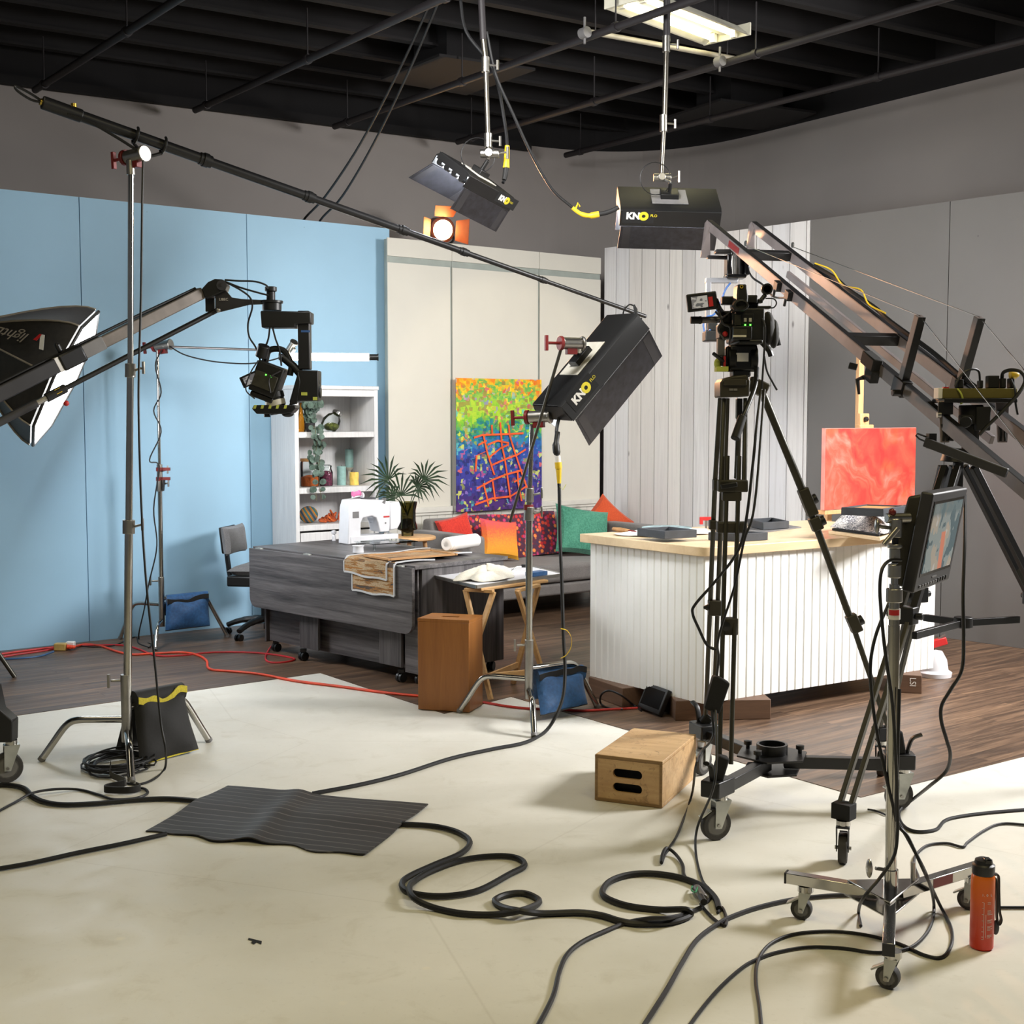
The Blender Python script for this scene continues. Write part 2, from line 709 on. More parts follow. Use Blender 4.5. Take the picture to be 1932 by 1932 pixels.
wallstrip(mbL, [a0 - da * 6.0, arc0] + arc[1:8], 0.0, ZT)
wallstrip(mbR, arc[7:] + [b1 + db * 5.0], 0.0, ZT)
wallstrip(mbT, [a0 - da * 6.0] + arc + [b1 + db * 5.0], ZT, 4.92)
S('wall_left', mbL, M['room_wall'], kind='structure')
S('wall_right', mbR, M['room_wall'], kind='structure')
S('trim_1', mbT, M['soot'], kind='structure')
ce = MB().box((0, 7, 4.96), 26, 26, 0.1)
ceiling = S('ceiling', ce, M['soot'], kind='structure')
# black joists across the ceiling, along the blue wall, and the ledger over the wall top
nin = V((da.y, -da.x, 0)).normalized()
for k in range(20):
    o_ = a0 + nin * (0.25 + k * 0.55)
    A, B = o_ - da * 4.0, o_ + da * 14
    mb = MB().bar(V((A.x, A.y, 4.50)), V((B.x, B.y, 4.50)), 0.075, 0.02).bar(V((A.x, A.y, 4.66)), V((B.x, B.y, 4.66)), 0.012, 0.30).bar(V((A.x, A.y, 4.82)), V((B.x, B.y, 4.82)), 0.075, 0.02)
    P('joist', mb, M['joist'], ceiling)
mb = MB().bar(V((a0.x, a0.y, 4.27)) - da * 5 - nB * -0.06, V((arc0.x, arc0.y, 4.27)) + nB * 0.06, 0.07, 0.07)
S('trim_2', mb, M['soot'], kind='structure')

# ------------------------------------------------------------------ set flats
ZF = 3.25


def paint(name, c, var=0.03):
    t = NT(name)
    co = t.coords()
    n = t.noise(co, 1.3, 4)
    n2 = t.noise(co, 260, 2)
    col = t.ramp(n, [(0.3, tuple(int(x * (1 - var)) for x in c)), (0.7, c)])
    v = t.node('ShaderNodeTexVoronoi')
    v.inputs['Scale'].default_value = 2.3
    t.link(co, v.inputs['Vector'])
    col = t.mix(t.framp(v.outputs['Distance'], 0.012, 0.02, 0.5, 0.0), col, tuple(int(x * 0.6) for x in c))
    t.bump(n2, 0.06, 0.002)
    return t.out(col, 0.55)


M['blue_paint'] = paint('light_blue_paint', (149, 189, 215))
M['cream_paint'] = paint('cream_paint', (208, 205, 194))
M['cream_trim'] = plain('cream_trim', (206, 204, 196), 0.5, 0, 0.03)
M['strip_grey'] = plain('grey_green_strip', (150, 158, 152), 0.6, 0, 0.05)
M['grey_paint'] = paint('flat_grey_paint', (116, 114, 112))


def flat(mb, base, d, n, s0, s1, z0, z1, off, th):
    """upright board between s0..s1 along d, its face `off` in front of the plane"""
    p = base + d * ((s0 + s1) / 2) + n * (off - th / 2)
    return mb.box(V((p.x, p.y, (z0 + z1) / 2)), s1 - s0, th, z1 - z0, (d, n, Z))


sb = [sB(149, 375), sB(465, 408), sB(735, 440)]
edges = [sb[0] - 2.44, sb[0], sb[1], sb[2]]
labs = ['light blue scenery flat behind the octagonal softbox, left end of the blue wall',
        'light blue scenery flat behind the tall chrome stand, middle of the blue set wall',
        'light blue scenery flat behind the white bookshelf, beside the cream wall']
for k in range(3):
    mb = flat(MB(), pA, u, nB, edges[k] + 0.003, edges[k + 1] - 0.003, 0.004, ZF, 0.0, 0.05)
    S('scenery_flat', mb, M['blue_paint'], labs[k], 'set wall', 'light blue set flats', rot=ANG_U)
# cream flats: header board, wall board, chair rail and beadboard
cBase = pA + nB * (onGr(1139, 1100) - pA).dot(nB)


def onC(px, py, off=0.0):
    return PL(px, py, cBase + nB * off, nB)


def sC(px, py, off=0.0):
    return (onC(px, py, off) - cBase).dot(u)


sc_ = [sb[2] - 0.10, sC(857, 600), sC(1022, 600), sC(1137.5, 600)]
labs = ['cream scenery flat beside the blue flats, behind the potted palm leaves',
        'cream scenery flat behind the colourful hanging quilt, with chair rail and beadboard',
        'narrow cream scenery flat in the corner between the quilt and the grey planks']
zr = onC(785, 958).z
zc = onC(735, 447).z


def beads(mb, o, d, n, length, z0, z1, pitch, dep=0.006, th=0.02):
    """tongue-and-groove boarding: one board per pitch, V grooves between"""
    k = max(1, round(length / pitch))
    q = length / k
    for i in range(k):
        a, b = o + d * (i * q), o + d * ((i + 1) * q)
        g = min(0.006, q * 0.12)
        pl = [a - n * th, b - n * th, b - n * dep, b - d * g, a + d * g, a - n * dep]
        mb.prism([V((p.x, p.y, z0)) for p in pl], (0, 0, z1 - z0))
    return mb


for k in range(3):
    s0, s1 = sc_[k] + 0.002, sc_[k + 1] - 0.002
    base = cBase - nB * 0.03
    c0 = base + u * ((s0 + s1) / 2)
    root = T('scenery_flat', labs[k], 'set wall', (c0.x, c0.y, 0.003), ANG_U, 'cream set flats')
    P('backing', flat(MB(), base, u, nB, s0, s1, 0.004, zc - 0.01, -0.012, 0.04), M['strip_grey'], root)
    P('header_board', flat(MB(), base, u, nB, s0, s1, zc - 0.15, zc, 0.0, 0.012), M['cream_paint'], root)
    g = 0.018 if k < 2 else 0.002
    P('wall_board', flat(MB(), base, u, nB, s0, s1 - g, zr, zc - 0.205, 0.0, 0.012), M['cream_paint'], root)
    mb = flat(MB(), base, u, nB, s0, s1, zr - 0.05, zr, 0.022, 0.034)
    mb = flat(mb, base, u, nB, s0, s1, zr - 0.075, zr - 0.05, 0.012, 0.024)
    P('chair_rail', mb, M['cream_trim'], root, 0.006)
    P('beadboard', beads(MB(), base + u * s0, u, nB, s1 - s0, 0.01, zr - 0.075, 0.085, 0.005, 0.012), M['cream_trim'], root)
# plank flat
t = NT('whitewashed_planks')
ge = t.node('ShaderNodeNewGeometry')
co = t.coords((16, 16, 0.55), (0, 0, 0))
off = t.node('ShaderNodeVectorMath', operation='ADD')
cmb = t.node('ShaderNodeCombineXYZ')
t.link(t.math('MULTIPLY', ge.outputs['Random Per Island'], 37.0), cmb.inputs[2])
t.link(co, off.inputs[0])
t.link(cmb.outputs[0], off.inputs[1])
n1 = t.noise(off.outputs[0], 1.3, 6, 0.6, 0.7)
n2 = t.noise(off.outputs[0], 5.5, 5, 0.7)
base = t.ramp(ge.outputs['Random Per Island'], [(0.0, (222, 217, 214)), (0.3, (236, 234, 232)), (0.55, (226, 227, 231)), (0.8, (240, 236, 230)), (1.0, (216, 214, 214))])
c = t.mix(t.framp(n1, 0.48, 0.78, 0, 0.45), base, (172, 168, 168))
c = t.mix(t.framp(n2, 0.58, 0.72, 0, 0.3), c, (150, 145, 145))
co2 = t.coords((1.0, 1.0, 0.42))
vo = t.node('ShaderNodeTexVoronoi')
vo.inputs['Scale'].default_value = 4.6
vo.inputs['Randomness'].default_value = 1.0
t.link(co2, vo.inputs['Vector'])
c = t.mix(t.framp(vo.outputs['Distance'], 0.03, 0.07, 0.75, 0.0), c, (112, 106, 106))
t.bump(n2, 0.12, 0.003)
M['planks'] = t.out(c, 0.6)
g0, g1_ = sG(1139, 700), sG(1527, 560)
mb = MB()
s, rnd = g0, random.Random(3)
while s < g1_ - 0.02:
    wd = min(rnd.uniform(0.148, 0.182), g1_ - s)
    p = gA + w * (s + wd / 2)
    q = wd - 0.009
    a = V((p.x, p.y, 0)) - w * q / 2
    b = V((p.x, p.y, 0)) + w * q / 2
    mb.prism([a - nG * 0.02, b - nG * 0.02, b, a], (0, 0, ZF - 0.004))
    mb.v[-8:] = [v + V((0, 0, 0.004)) for v in mb.v[-8:]]
    s += wd
cp = gA + w * ((g0 + g1_) / 2)
root = T('scenery_flat', 'whitewashed vertical plank scenery flat between the cream and grey flats', 'set wall', (cp.x, cp.y, 0.003), ANG_W)
P('plank_facing', mb, M['planks'], root)
P('backing', flat(MB(), gA, w, nG, g0, g1_, 0.004, ZF - 0.01, -0.021, 0.03), M['dark_grey'], root)
# grey flats
gs = [g1_ + 0.004, sG(1792, 430), sG(1792, 430) + 2.44]
labs = ['flat grey scenery panel next to the planks, behind the easel and red painting',
        'flat grey scenery panel at the right edge, behind the crane head']
for k in range(2):
    mb = flat(MB(), gA, w, nG, gs[k] + 0.002, gs[k + 1] - 0.004, 0.004, ZF, 0.0, 0.05)
    S('scenery_flat', mb, M['grey_paint'], labs[k], 'set wall', 'grey set flats', rot=ANG_W)
# ------------------------------------------------------------------ bookshelf
def xy(p, z=0.0):
    return V((p.x, p.y, z))


M['shelf_white'] = wood('white_stained_wood', (196, 196, 198), (222, 222, 222), 'Z', 2.0, 0.5)
bl = xy(onB(514, 1100)) + nB * 0.012
k = (557 - 966) / FPX
dep = (k * bl.y - bl.x) / (nB.x - k * nB.y)
fl_ = bl + nB * dep
# width so that the right front edge falls on the photograph's
kr = (714 - 966) / FPX
wid = (kr * fl_.y - fl_.x) / (u.x - kr * u.y)
fr_ = fl_ + u * wid
zsh = PL(713, 729, fr_, nB).z
root = T('bookshelf', 'tall white open bookshelf against the blue wall, holding jars, candles and yarn', 'bookshelf', bl + u * wid / 2, ANG_U)


def bs(s, d, z):
    """point on the shelf: s along the front, d from the back"""
    return xy(bl + u * s + nB * d, z)


AXU = (u, nB, Z)


def ubox(mb, s0, s1, d0, d1, z0, z1):
    return mb.box(bs((s0 + s1) / 2, (d0 + d1) / 2, (z0 + z1) / 2), s1 - s0, d1 - d0, z1 - z0, AXU)


tz = [PL(559, y, fl_, nB).z for y in (815.5, 921.7, 992.5)]
P('side_panel', ubox(MB(), 0, 0.035, 0, dep, 0, zsh - 0.03), M['shelf_white'], root, 0.003)
P('side_panel', ubox(MB(), wid - 0.035, wid, 0, dep, 0, zsh - 0.03), M['shelf_white'], root, 0.003)
P('back_panel', ubox(MB(), 0.035, wid - 0.035, 0, 0.012, 0.05, zsh - 0.03), M['shelf_white'], root)
P('top_board', ubox(MB(), -0.006, wid + 0.006, -0.005, dep + 0.008, zsh - 0.03, zsh), M['shelf_white'], root, 0.004)
P('front_rail', ubox(MB(), 0.035, wid - 0.035, dep - 0.02, dep, zsh - 0.085, zsh - 0.032), M['shelf_white'], root, 0.003)
for z in tz:
    P('shelf', ubox(MB(), 0.036, wid - 0.036, 0.013, dep - 0.004, z - 0.045, z), M['shelf_white'], root, 0.003)
dr = P('drawer', ubox(MB(), 0.045, wid - 0.045, dep - 0.025, dep - 0.004, tz[2] - 0.26, tz[2] - 0.06), M['shelf_white'], root, 0.004)
P('knob', MB().sphere(bs(wid / 2, dep + 0.012, tz[2] - 0.16), 0.016), M['steel'], dr)
P('plinth', ubox(MB(), 0.036, wid - 0.036, 0.02, dep - 0.03, 0, tz[2] - 0.27), M['shelf_white'], root)


def at_shelf(px, d, i):
    """foot of something standing on shelf i, seen at column px, d from the back"""
    o = bs(0, d, tz[i])
    kk = (px - 966) / FPX
    s = (kk * o.y - o.x) / (u.x - kk * u.y)
    return o + u * s + Z * 0.001


# amber bottle
M['amber'] = glass('amber_glass', (238, 196, 110), 0.03, 0.85, 1.3)
p = at_shelf(569, 0.20, 0)
S('glass_bottle', MB().lathe(p, Z, [(0.0, 0), (0.036, 0.0), (0.040, 0.02), (0.036, 0.09), (0.018, 0.15), (0.012, 0.2), (0.013, 0.23), (0.0, 0.231)], 20), M['amber'],
  'amber glass bottle at the left end of the top bookshelf compartment', 'bottle')
# trailing eucalyptus
M['leaf_grey'] = plain('eucalyptus_leaf', (80, 100, 90), 0.6, 0, 0.35, 30)
M['stem'] = plain('plant_stem', (96, 92, 56), 0.7, 0, 0.2)
p = at_shelf(586, dep - 0.08, 0)
root = T('trailing_plant', 'trailing eucalyptus with round grey-green leaves hanging over the top bookshelf board', 'plant', p)
rnd = random.Random(5)
P('pot', MB().lathe(p, Z, [(0.0, 0), (0.03, 0), (0.04, 0.07), (0.036, 0.07), (0.03, 0.06), (0, 0.06)], 18), M['dark_grey'], root)
ml = MB()
ms = MB()


def leaf(mb, c, r, n, asp=0.9):
    a, b, d = frame(n)
    vs = [c + (b * math.cos(t) * r + d * math.sin(t) * r * asp) + a * (0.15 * r * math.cos(2 * t)) for t in [2 * PI * i / 9 for i in range(9)]]
    vs.append(c - a * 0.1 * r)
    mb.add(vs, [(i, (i + 1) % 9, 9) for i in range(9)])


for v in range(9):
    ang = rnd.uniform(-0.9, 0.9)
    st = [p + Z * 0.06]
    hang = v > 4
    dirv = (u * math.sin(ang) * 1.0 + nB * math.cos(ang) * 0.5)
    for i in range(1, 8):
        if hang:
            f = i / 7
            st.append(p + nB * (0.10 + 0.02 * math.sin(i)) + u * (0.02 * (v - 7) + 0.03 * (v % 2)) + Z * (0.08 - f * (0.62 if v % 2 else 0.42)))
        else:
            f = i / 7
            st.append(p + dirv * 0.16 * f + Z * (0.06 + 0.17 * math.sin(f * 2.2)))
    st = spline(st, 3)
    ms.tube(st, 0.0018, 5)
    for q in st[2::2]:
        for e in range(1 if hang else 2):
            leaf(ml, q + u * rnd.uniform(-0.035, 0.035) + nB * rnd.uniform(-0.01, 0.02), rnd.uniform(0.021, 0.034), (nB + u * rnd.uniform(-0.6, 0.6) + Z * rnd.uniform(-0.3, 0.5)))
lv = P('foliage', ml, M['leaf_grey'], root)
P('stem', ms, M['stem'], root)
# tilted glass jar with moss
M['clear'] = glass('clear_glass', (246, 250, 250), 0.02, 0.96, 1.15)
M['moss'] = plain('moss', (92, 98, 42), 0.95, 0, 0.5, 60, 0.6)
p = at_shelf(626, 0.18, 0)
tilt = (Z + u * 0.75).normalized()
root = T('terrarium_jar', 'tilted round glass terrarium jar with moss and a chrome lid on the top shelf', 'jar', p)
c = p + Z * 0.075
P('jar_body', MB().lathe(c - tilt * 0.075, tilt, [(0.03, 0), (0.066, 0.02), (0.075, 0.07), (0.06, 0.12), (0.036, 0.145), (0.034, 0.15)], 22), M['clear'], root)
P('moss_filling', MB().sphere(c - Z * 0.036, 0.062, (1, 1, 0.55)), M['moss'], root)
P('lid', MB().lathe(c + tilt * 0.077, tilt, [(0.0, 0), (0.042, 0), (0.042, 0.022), (0.02, 0.035), (0, 0.036)], 20), M['chrome'], root)
# jar of orange lentils with wooden lid
M['lentil'] = plain('orange_lentils', (226, 104, 34), 0.8, 0, 0.35, 240, 0.7, 300)
M['plum'] = plain('plum_petals', (104, 38, 66), 0.8, 0, 0.5, 70, 0.7, 90)
M['bamboo'] = wood('bamboo', (150, 104, 62), (196, 150, 96), 'X', 3, 0.5)
p = at_shelf(584, 0.2, 1)
root = T('storage_jar', 'wide glass storage jar half full of orange lentils on the middle bookshelf board', 'jar', p)
P('jar_body', MB().lathe(p, Z, [(0.0, 0.0), (0.070, 0.0), (0.074, 0.01), (0.074, 0.19), (0.070, 0.2)], 26), M['clear'], root)
P('filling', MB().lathe(p + Z * 0.004, Z, [(0.0, 0.0), (0.068, 0.0), (0.070, 0.07), (0.02, 0.086), (0, 0.088)], 24), M['lentil'], root)
P('lid', MB().lathe(p + Z * 0.201, Z, [(0.0, 0.0), (0.074, 0.0), (0.074, 0.022), (0, 0.022)], 26), M['bamboo'], root)
p = at_shelf(615, 0.2, 1)
root = T('clip_jar', 'clear glass clip jar filled with dark plum petals, beside the orange lentil jar', 'jar', p)
P('jar_body', MB().lathe(p, Z, [(0.0, 0), (0.052, 0.0), (0.055, 0.01), (0.055, 0.11), (0.044, 0.135), (0.044, 0.15)], 24), M['clear'], root)
P('filling', MB().lathe(p + Z * 0.003, Z, [(0.0, 0), (0.050, 0.0), (0.052, 0.09), (0.03, 0.115), (0, 0.12)], 24), M['plum'], root)
P('lid', MB().lathe(p + Z * 0.151, Z, [(0.0, 0), (0.046, 0.0), (0.046, 0.012), (0.03, 0.02), (0, 0.02)], 22), M['clear'], root)
P('wire_clip', MB().tube([p + nB * 0.056 + Z * 0.10, p + nB * 0.06 + Z * 0.13, p + nB * 0.05 + Z * 0.165], 0.002, 6), M['chrome'], root)
M['teal_wax'] = plain('teal_wax', (136, 172, 168), 0.6, 0, 0.08, 30)
M['yellow_wax'] = plain('yellow_wax', (240, 200, 96), 0.6, 0, 0.08, 30)
M['black_wick'] = M['matte_black']


def candle(p, r, h, m, label, twist=False, stand=0.0):
    root = T('pillar_candle', label, 'candle', p, 0, 'pillar candles on the bookshelf')
    q = p + Z * stand
    mb = MB()
    if twist:
        N, K = 30, 14
        vs = []
        for j in range(K + 1):
            for i in range(N):
                t = 2 * PI * i / N
                rr = r * (1 + 0.045 * math.cos(6 * t + j * 0.55))
                vs.append(q + V((math.cos(t) * rr, math.sin(t) * rr, h * j / K)))
        fs = [(j * N + i, j * N + (i + 1) % N, (j + 1) * N + (i + 1) % N, (j + 1) * N + i) for j in range(K) for i in range(N)]
        fs += [tuple(range(K * N, K * N + N)), tuple(range(N - 1, -1, -1))]
        mb.add(vs, fs)
    else:
        mb.lathe(q, Z, [(0.0, 0), (r, 0), (r, h - 0.004), (r - 0.004, h), (0, h - 0.004)], 24)
    P('wax', mb, m, root)
    P('wick', MB().cyl(q + Z * (h - 0.006), q + Z * (h + 0.012), 0.0015, n=6), M['black_wick'], root)
    if stand:
        P('candle_holder', MB().lathe(p, Z, [(0.0, 0), (0.036, 0), (0.034, 0.012), (0.014, 0.03), (0.012, stand - 0.03), (0.03, stand - 0.008), (0.036, stand), (0, stand)], 20), M['cream_paint'], root)


candle(at_shelf(644, 0.2, 1), 0.037, 0.155, M['teal_wax'], 'short teal pillar candle standing directly on the middle shelf')
candle(at_shelf(659, 0.12, 1), 0.034, 0.15, M['teal_wax'], 'tall teal pillar candle raised on a turned cream holder', False, 0.14)
candle(at_shelf(668, 0.24, 1), 0.036, 0.105, M['yellow_wax'], 'yellow twisted pillar candle, lowest on the middle shelf', True)
# striped yarn ball
t = NT('rainbow_yarn')
co = t.coords((9, 9, 9), (0.9, 0.5, 0.3))
wv = t.node('ShaderNodeTexWave')
wv.inputs['Scale'].default_value = 0.55
wv.inputs['Distortion'].default_value = 1.5
t.link(co, wv.inputs[0])
c = t.ramp(wv.outputs['Fac'], [(0.0, (58, 60, 84)), (0.2, (84, 130, 120)), (0.4, (196, 112, 40)), (0.55, (190, 52, 38)), (0.7, (226, 168, 48)), (0.85, (96, 130, 70)), (1, (66, 100, 130))])
w2 = t.node('ShaderNodeTexWave')
w2.inputs['Scale'].default_value = 6
w2.inputs['Distortion'].default_value = 3
t.link(co, w2.inputs[0])
t.bump(w2.outputs['Fac'], 0.6, 0.004)
M['yarn'] = t.out(c, 0.95)
p = at_shelf(581, 0.23, 2)
S('yarn_ball', MB().sphere(p + Z * 0.069, 0.076, (1.0, 0.9, 0.9), 26, 16), M['yarn'], 'rainbow striped ball of yarn on the lowest open shelf', 'yarn')
M['skein'] = fabric('orange_red_yarn', (146, 42, 34), (232, 118, 48), 40, 0.95, 0.6)
rnd = random.Random(8)
mb = MB()
p = at_shelf(620, 0.22, 2)
for i in range(26):
    a = rnd.uniform(0, 6.28)
    c = p + u * rnd.uniform(-0.07, 0.07) + nB * rnd.uniform(-0.05, 0.05)
    hgt = 0.115 * max(0.25, min(1, 0.55 + (c - p).dot(u) * 6))
    st = [c + Z * (0.008 + rnd.random() * 0.02), c + u * 0.03 * math.cos(a) + Z * hgt * rnd.uniform(0.5, 1), c + u * 0.05 * math.cos(a + 1) + nB * 0.03 * math.sin(a) + Z * hgt * rnd.uniform(0.3, 0.9), c + nB * 0.05 * math.sin(a) + Z * 0.01]
    mb.tube(spline(st, 6), 0.008, 6)
S('yarn_skein', mb, M['skein'], 'tangled orange and red yarn skein beside the striped yarn ball', 'yarn')

# ------------------------------------------------------------------ sewing cabinet table
ZTAB = 0.758
C0, C1, C2 = G(783, 1068, ZTAB), G(541, 1025, ZTAB), G(958.5, 1049, ZTAB)
ta = xy(C2 - C0).normalized()                    # along the short end, to the right
tb = V((-ta.y, ta.x, 0))                         # along the long leaf side, away to the left
tl = (xy(C1) - xy(C0)).dot(tb)
tw = (C2 - C0).length
o = xy(C0)
ANG_T = math.atan2(ta.y, ta.x)
TAX = (ta, tb, Z)


def tp(a, b, z):
    return xy(o + ta * a + tb * b, z)


def tbox(mb, a0_, a1_, b0_, b1_, z0, z1):
    return mb.box(tp((a0_ + a1_) / 2, (b0_ + b1_) / 2, (z0 + z1) / 2), a1_ - a0_, b1_ - b0_, z1 - z0, TAX)


M['ash_h'] = wood('grey_ash_laminate_long', (42, 40, 41), (106, 102, 103), 'Y', 1.0, 0.45, (0.33, 0.66), 12, cross=16, dist=0.7)
M['ash_v'] = wood('grey_ash_laminate_upright', (40, 37, 38), (98, 94, 95), 'Z', 1.0, 0.45, (0.33, 0.66), 12, cross=18, dist=0.5)
root = T('sewing_cabinet', 'dark grey wood-grain sewing cabinet on casters with a hanging drop leaf', 'cabinet', tp(tw / 2, tl / 2, 0), ANG_T)
P('tabletop', tbox(MB(), 0.0, tw, 0.0, tl, ZTAB - 0.025, ZTAB), M['ash_h'], root, 0.003)
# drop leaf with rounded lower corners
zl = 0.335
r_ = 0.07
poly = [tp(-0.03, -0.005, ZTAB - 0.012), tp(-0.03, tl + 0.005, ZTAB - 0.012)]
for i in range(7):
    a = PI / 2 * i / 6
    poly.append(tp(-0.03, tl + 0.005 - r_ + r_ * math.cos(a), zl + r_ - r_ * math.sin(a)))
for i in range(7):
    a = PI / 2 * i / 6
    poly.append(tp(-0.03, -0.005 + r_ - r_ * math.sin(a), zl + r_ - r_ * math.cos(a)))
leafp = P('drop_leaf', MB().prism(poly, ta * 0.024), M['ash_h'], root, 0.002)
for b in (0.12, tl * 0.62, tl - 0.1):
    P('hinge', tbox(MB(), -0.028, 0.01, b - 0.03, b + 0.03, ZTAB - 0.011, ZTAB - 0.004), M['zinc'], leafp)
P('end_panel', tbox(MB(), 0.075, tw - 0.02, 0.02, 0.04, 0.075, ZTAB - 0.026), M['ash_v'], root, 0.002)
P('end_panel', tbox(MB(), 0.075, tw - 0.02, tl - 0.04, tl - 0.02, 0.075, ZTAB - 0.026), M['ash_v'], root, 0.002)
P('front_panel', tbox(MB(), 0.10, 0.12, 0.045, tl - 0.045, 0.085, ZTAB - 0.026), M['ash_h'], root)
P('side_panel', tbox(MB(), tw - 0.045, tw - 0.025, 0.04, tl - 0.04, 0.075, ZTAB - 0.026), M['ash_v'], root)


def leafpx(px):
    """distance along the leaf side seen at column px"""
    kk = (px - 966) / FPX
    q = tp(0.05, 0, 0)
    return (kk * q.y - q.x) / (tb.x - kk * tb.y)


for px0, px1, a_ in ((757, 715, 0.04), (601, 566, 0.03)):
    b0_, b1_ = leafpx(px0), leafpx(px1)
    gate = P('gate_leg', tbox(MB(), a_, a_ + 0.02, b0_, b1_, 0.10, ZTAB - 0.03), M['ash_v'], root, 0.002)
P('apron_panel', tbox(MB(), 0.055, 0.07, 0.04, leafpx(757) - 0.02, 0.075, ZTAB - 0.026), M['ash_h'], root)
P('lower_shelf', tbox(MB(), 0.12, tw - 0.05, 0.05, tl - 0.05, 0.08, 0.10), M['ash_h'], root)


def small_caster(parent, p, r=0.035, ang=0.0):
    c = P('caster', MB().box(p + Z * (2 * r + 0.012), r * 1.3, r * 1.3, 0.02), M['black'], parent)
    d = V((math.cos(ang), math.sin(ang), 0))
    s_ = V((-d.y, d.x, 0))
    P('wheel', MB().cyl(p + Z * r - s_ * 0.022, p + Z * r - s_ * 0.004, r, n=18).cyl(p + Z * r + s_ * 0.004, p + Z * r + s_ * 0.022, r, n=18), M['black'], c)
    return c


for a_, b_ in ((0.06, leafpx(752)), (0.06, leafpx(566)), (0.1, 0.07), (tw - 0.08, 0.08), (tw - 0.08, tl - 0.1), (0.13, tl - 0.08)):
    small_caster(root, tp(a_, b_, 0.003), 0.03, ANG_T + 0.6 * a_)
P('power_outlet', tbox(MB(), 0.092, 0.10, leafpx(566) + 0.03, leafpx(566) + 0.07, 0.2, 0.26), M['mid_grey'], root)


# ------------------------------------------------------------------ things on the sewing table
def ont(px, py, z=ZTAB + 0.001):
    return G(px, py, z)


# sewing machine: tower at left, arm to the right
ma = u
mbk = nB
so = ont(652, 1026)
ANG_M = ANG_U
root = T('sewing_machine', 'white sewing machine with a pink thread spool on top of the grey cabinet', 'sewing machine', so + u * 0.2, ANG_M)


def sp(a, d, z):
    return so + u * a + nB * d + Z * z


ml_ = 0.44
body = [(0, 0), (0.105, 0), (0.105, 0.03), (0.108, 0.15), (0.125, 0.185), (0.20, 0.195), (0.235, 0.18), (0.25, 0.14), (0.265, 0.075), (0.345, 0.075), (0.35, 0.12), (0.355, 0.29), (0.30, 0.305), (0.10, 0.32), (0.03, 0.315), (0.012, 0.26)]
mb = MB().prism([sp(a - 0.02, -0.07, z) for a, z in body], nB * 0.14)
P('body', mb, M['white_gloss'], root, 0.008, seg=3)
P('bed', MB().box(sp(0.20, 0, 0.03), 0.40, 0.15, 0.055, (u, nB, Z)), M['white_gloss'], root, 0.006)
P('head_cover', MB().prism([sp(a, -0.062, z) for a, z in ((0.337, 0.085), (0.40, 0.09), (0.43, 0.14), (0.432, 0.25), (0.415, 0.29), (0.337, 0.285))], nB * 0.125), M['white_gloss'], root, 0.008)
P('hand_slot', MB().box(sp(0.19, 0.0, 0.318), 0.11, 0.03, 0.012, (u, nB, Z)), M['dark_grey'], root)
P('vent', MB().box(sp(0.045, 0.0705, 0.21), 0.05, 0.004, 0.045, (u, nB, Z)), M['mid_grey'], root)
P('brand_plate', MB().box(sp(0.30, 0.0705, 0.185), 0.05, 0.003, 0.012, (u, nB, Z)), M['red'], root)
P('button', MB().cyl(sp(0.292, 0.066, 0.14), sp(0.292, 0.073, 0.14), 0.006, n=10), M['mid_grey'], root)
P('presser_foot', MB().cyl(sp(0.318, 0.02, 0.03), sp(0.318, 0.02, 0.11), 0.005, n=8).box(sp(0.318, 0.02, 0.062), 0.03, 0.02, 0.006, (u, nB, Z)), M['steel'], root)
P('thread_guide', MB().prism([sp(0.262, 0.02, 0.29), sp(0.30, 0.02, 0.32), sp(0.29, 0.02, 0.275)], nB * 0.05), M['mid_grey'], root)
P('spool_pin', MB().cyl(sp(0.055, 0.0, 0.33), sp(0.155, 0.0, 0.345), 0.006, n=8).lathe(sp(0.135, 0, 0.342), u, [(0, 0), (0.022, 0), (0.022, 0.012), (0, 0.012)], 14), M['white_gloss'], root)
M['pink'] = plain('pink_thread', (228, 120, 172), 0.8, 0, 0.1, 40)
S('thread_spool', MB().lathe(sp(0.062, 0.0, 0.352), u + Z * 0.15, [(0, 0), (0.021, 0), (0.021, 0.008), (0.015, 0.009), (0.017, 0.052), (0.021, 0.053), (0.021, 0.06), (0, 0.06)], 16), M['pink'], 'pink thread spool lying on top of the white sewing machine', 'spool')
# clear extension table and small bits
q = ont(728, 1033)
root = T('extension_table', 'clear acrylic sewing extension table in front of the sewing machine', 'sewing accessory', q, ANG_U)
P('acrylic_top', MB().box(q + Z * 0.042, 0.36, 0.26, 0.006, AXU), M['clear'], root)
for a_, b_ in ((-0.16, -0.11), (0.16, -0.11), (-0.16, 0.11), (0.16, 0.11)):
    P('leg', MB().cyl(q + u * a_ + nB * b_, q + u * a_ + nB * b_ + Z * 0.039, 0.008, n=10), M['clear'], root)
q = ont(676, 1045)
S('thread_cup', MB().lathe(q, Z, [(0.0, 0), (0.028, 0), (0.038, 0.01), (0.034, 0.045), (0.040, 0.055), (0.03, 0.05), (0.0, 0.02)], 20), M['white_gloss'], 'small white cup at the table edge by the sewing machine', 'cup')
q = ont(630, 1020)
S('lens_cap_light', MB().lathe(q, Z, [(0.0, 0), (0.014, 0), (0.014, 0.03), (0.008, 0.045), (0.018, 0.05), (0.02, 0.07), (0.0, 0.08)], 16), M['white_gloss'], 'little white knob-shaped magnifier lamp left of the sewing machine', 'lamp')
bpy.data.objects['lens_cap_light'].name = 'magnifier_lamp'
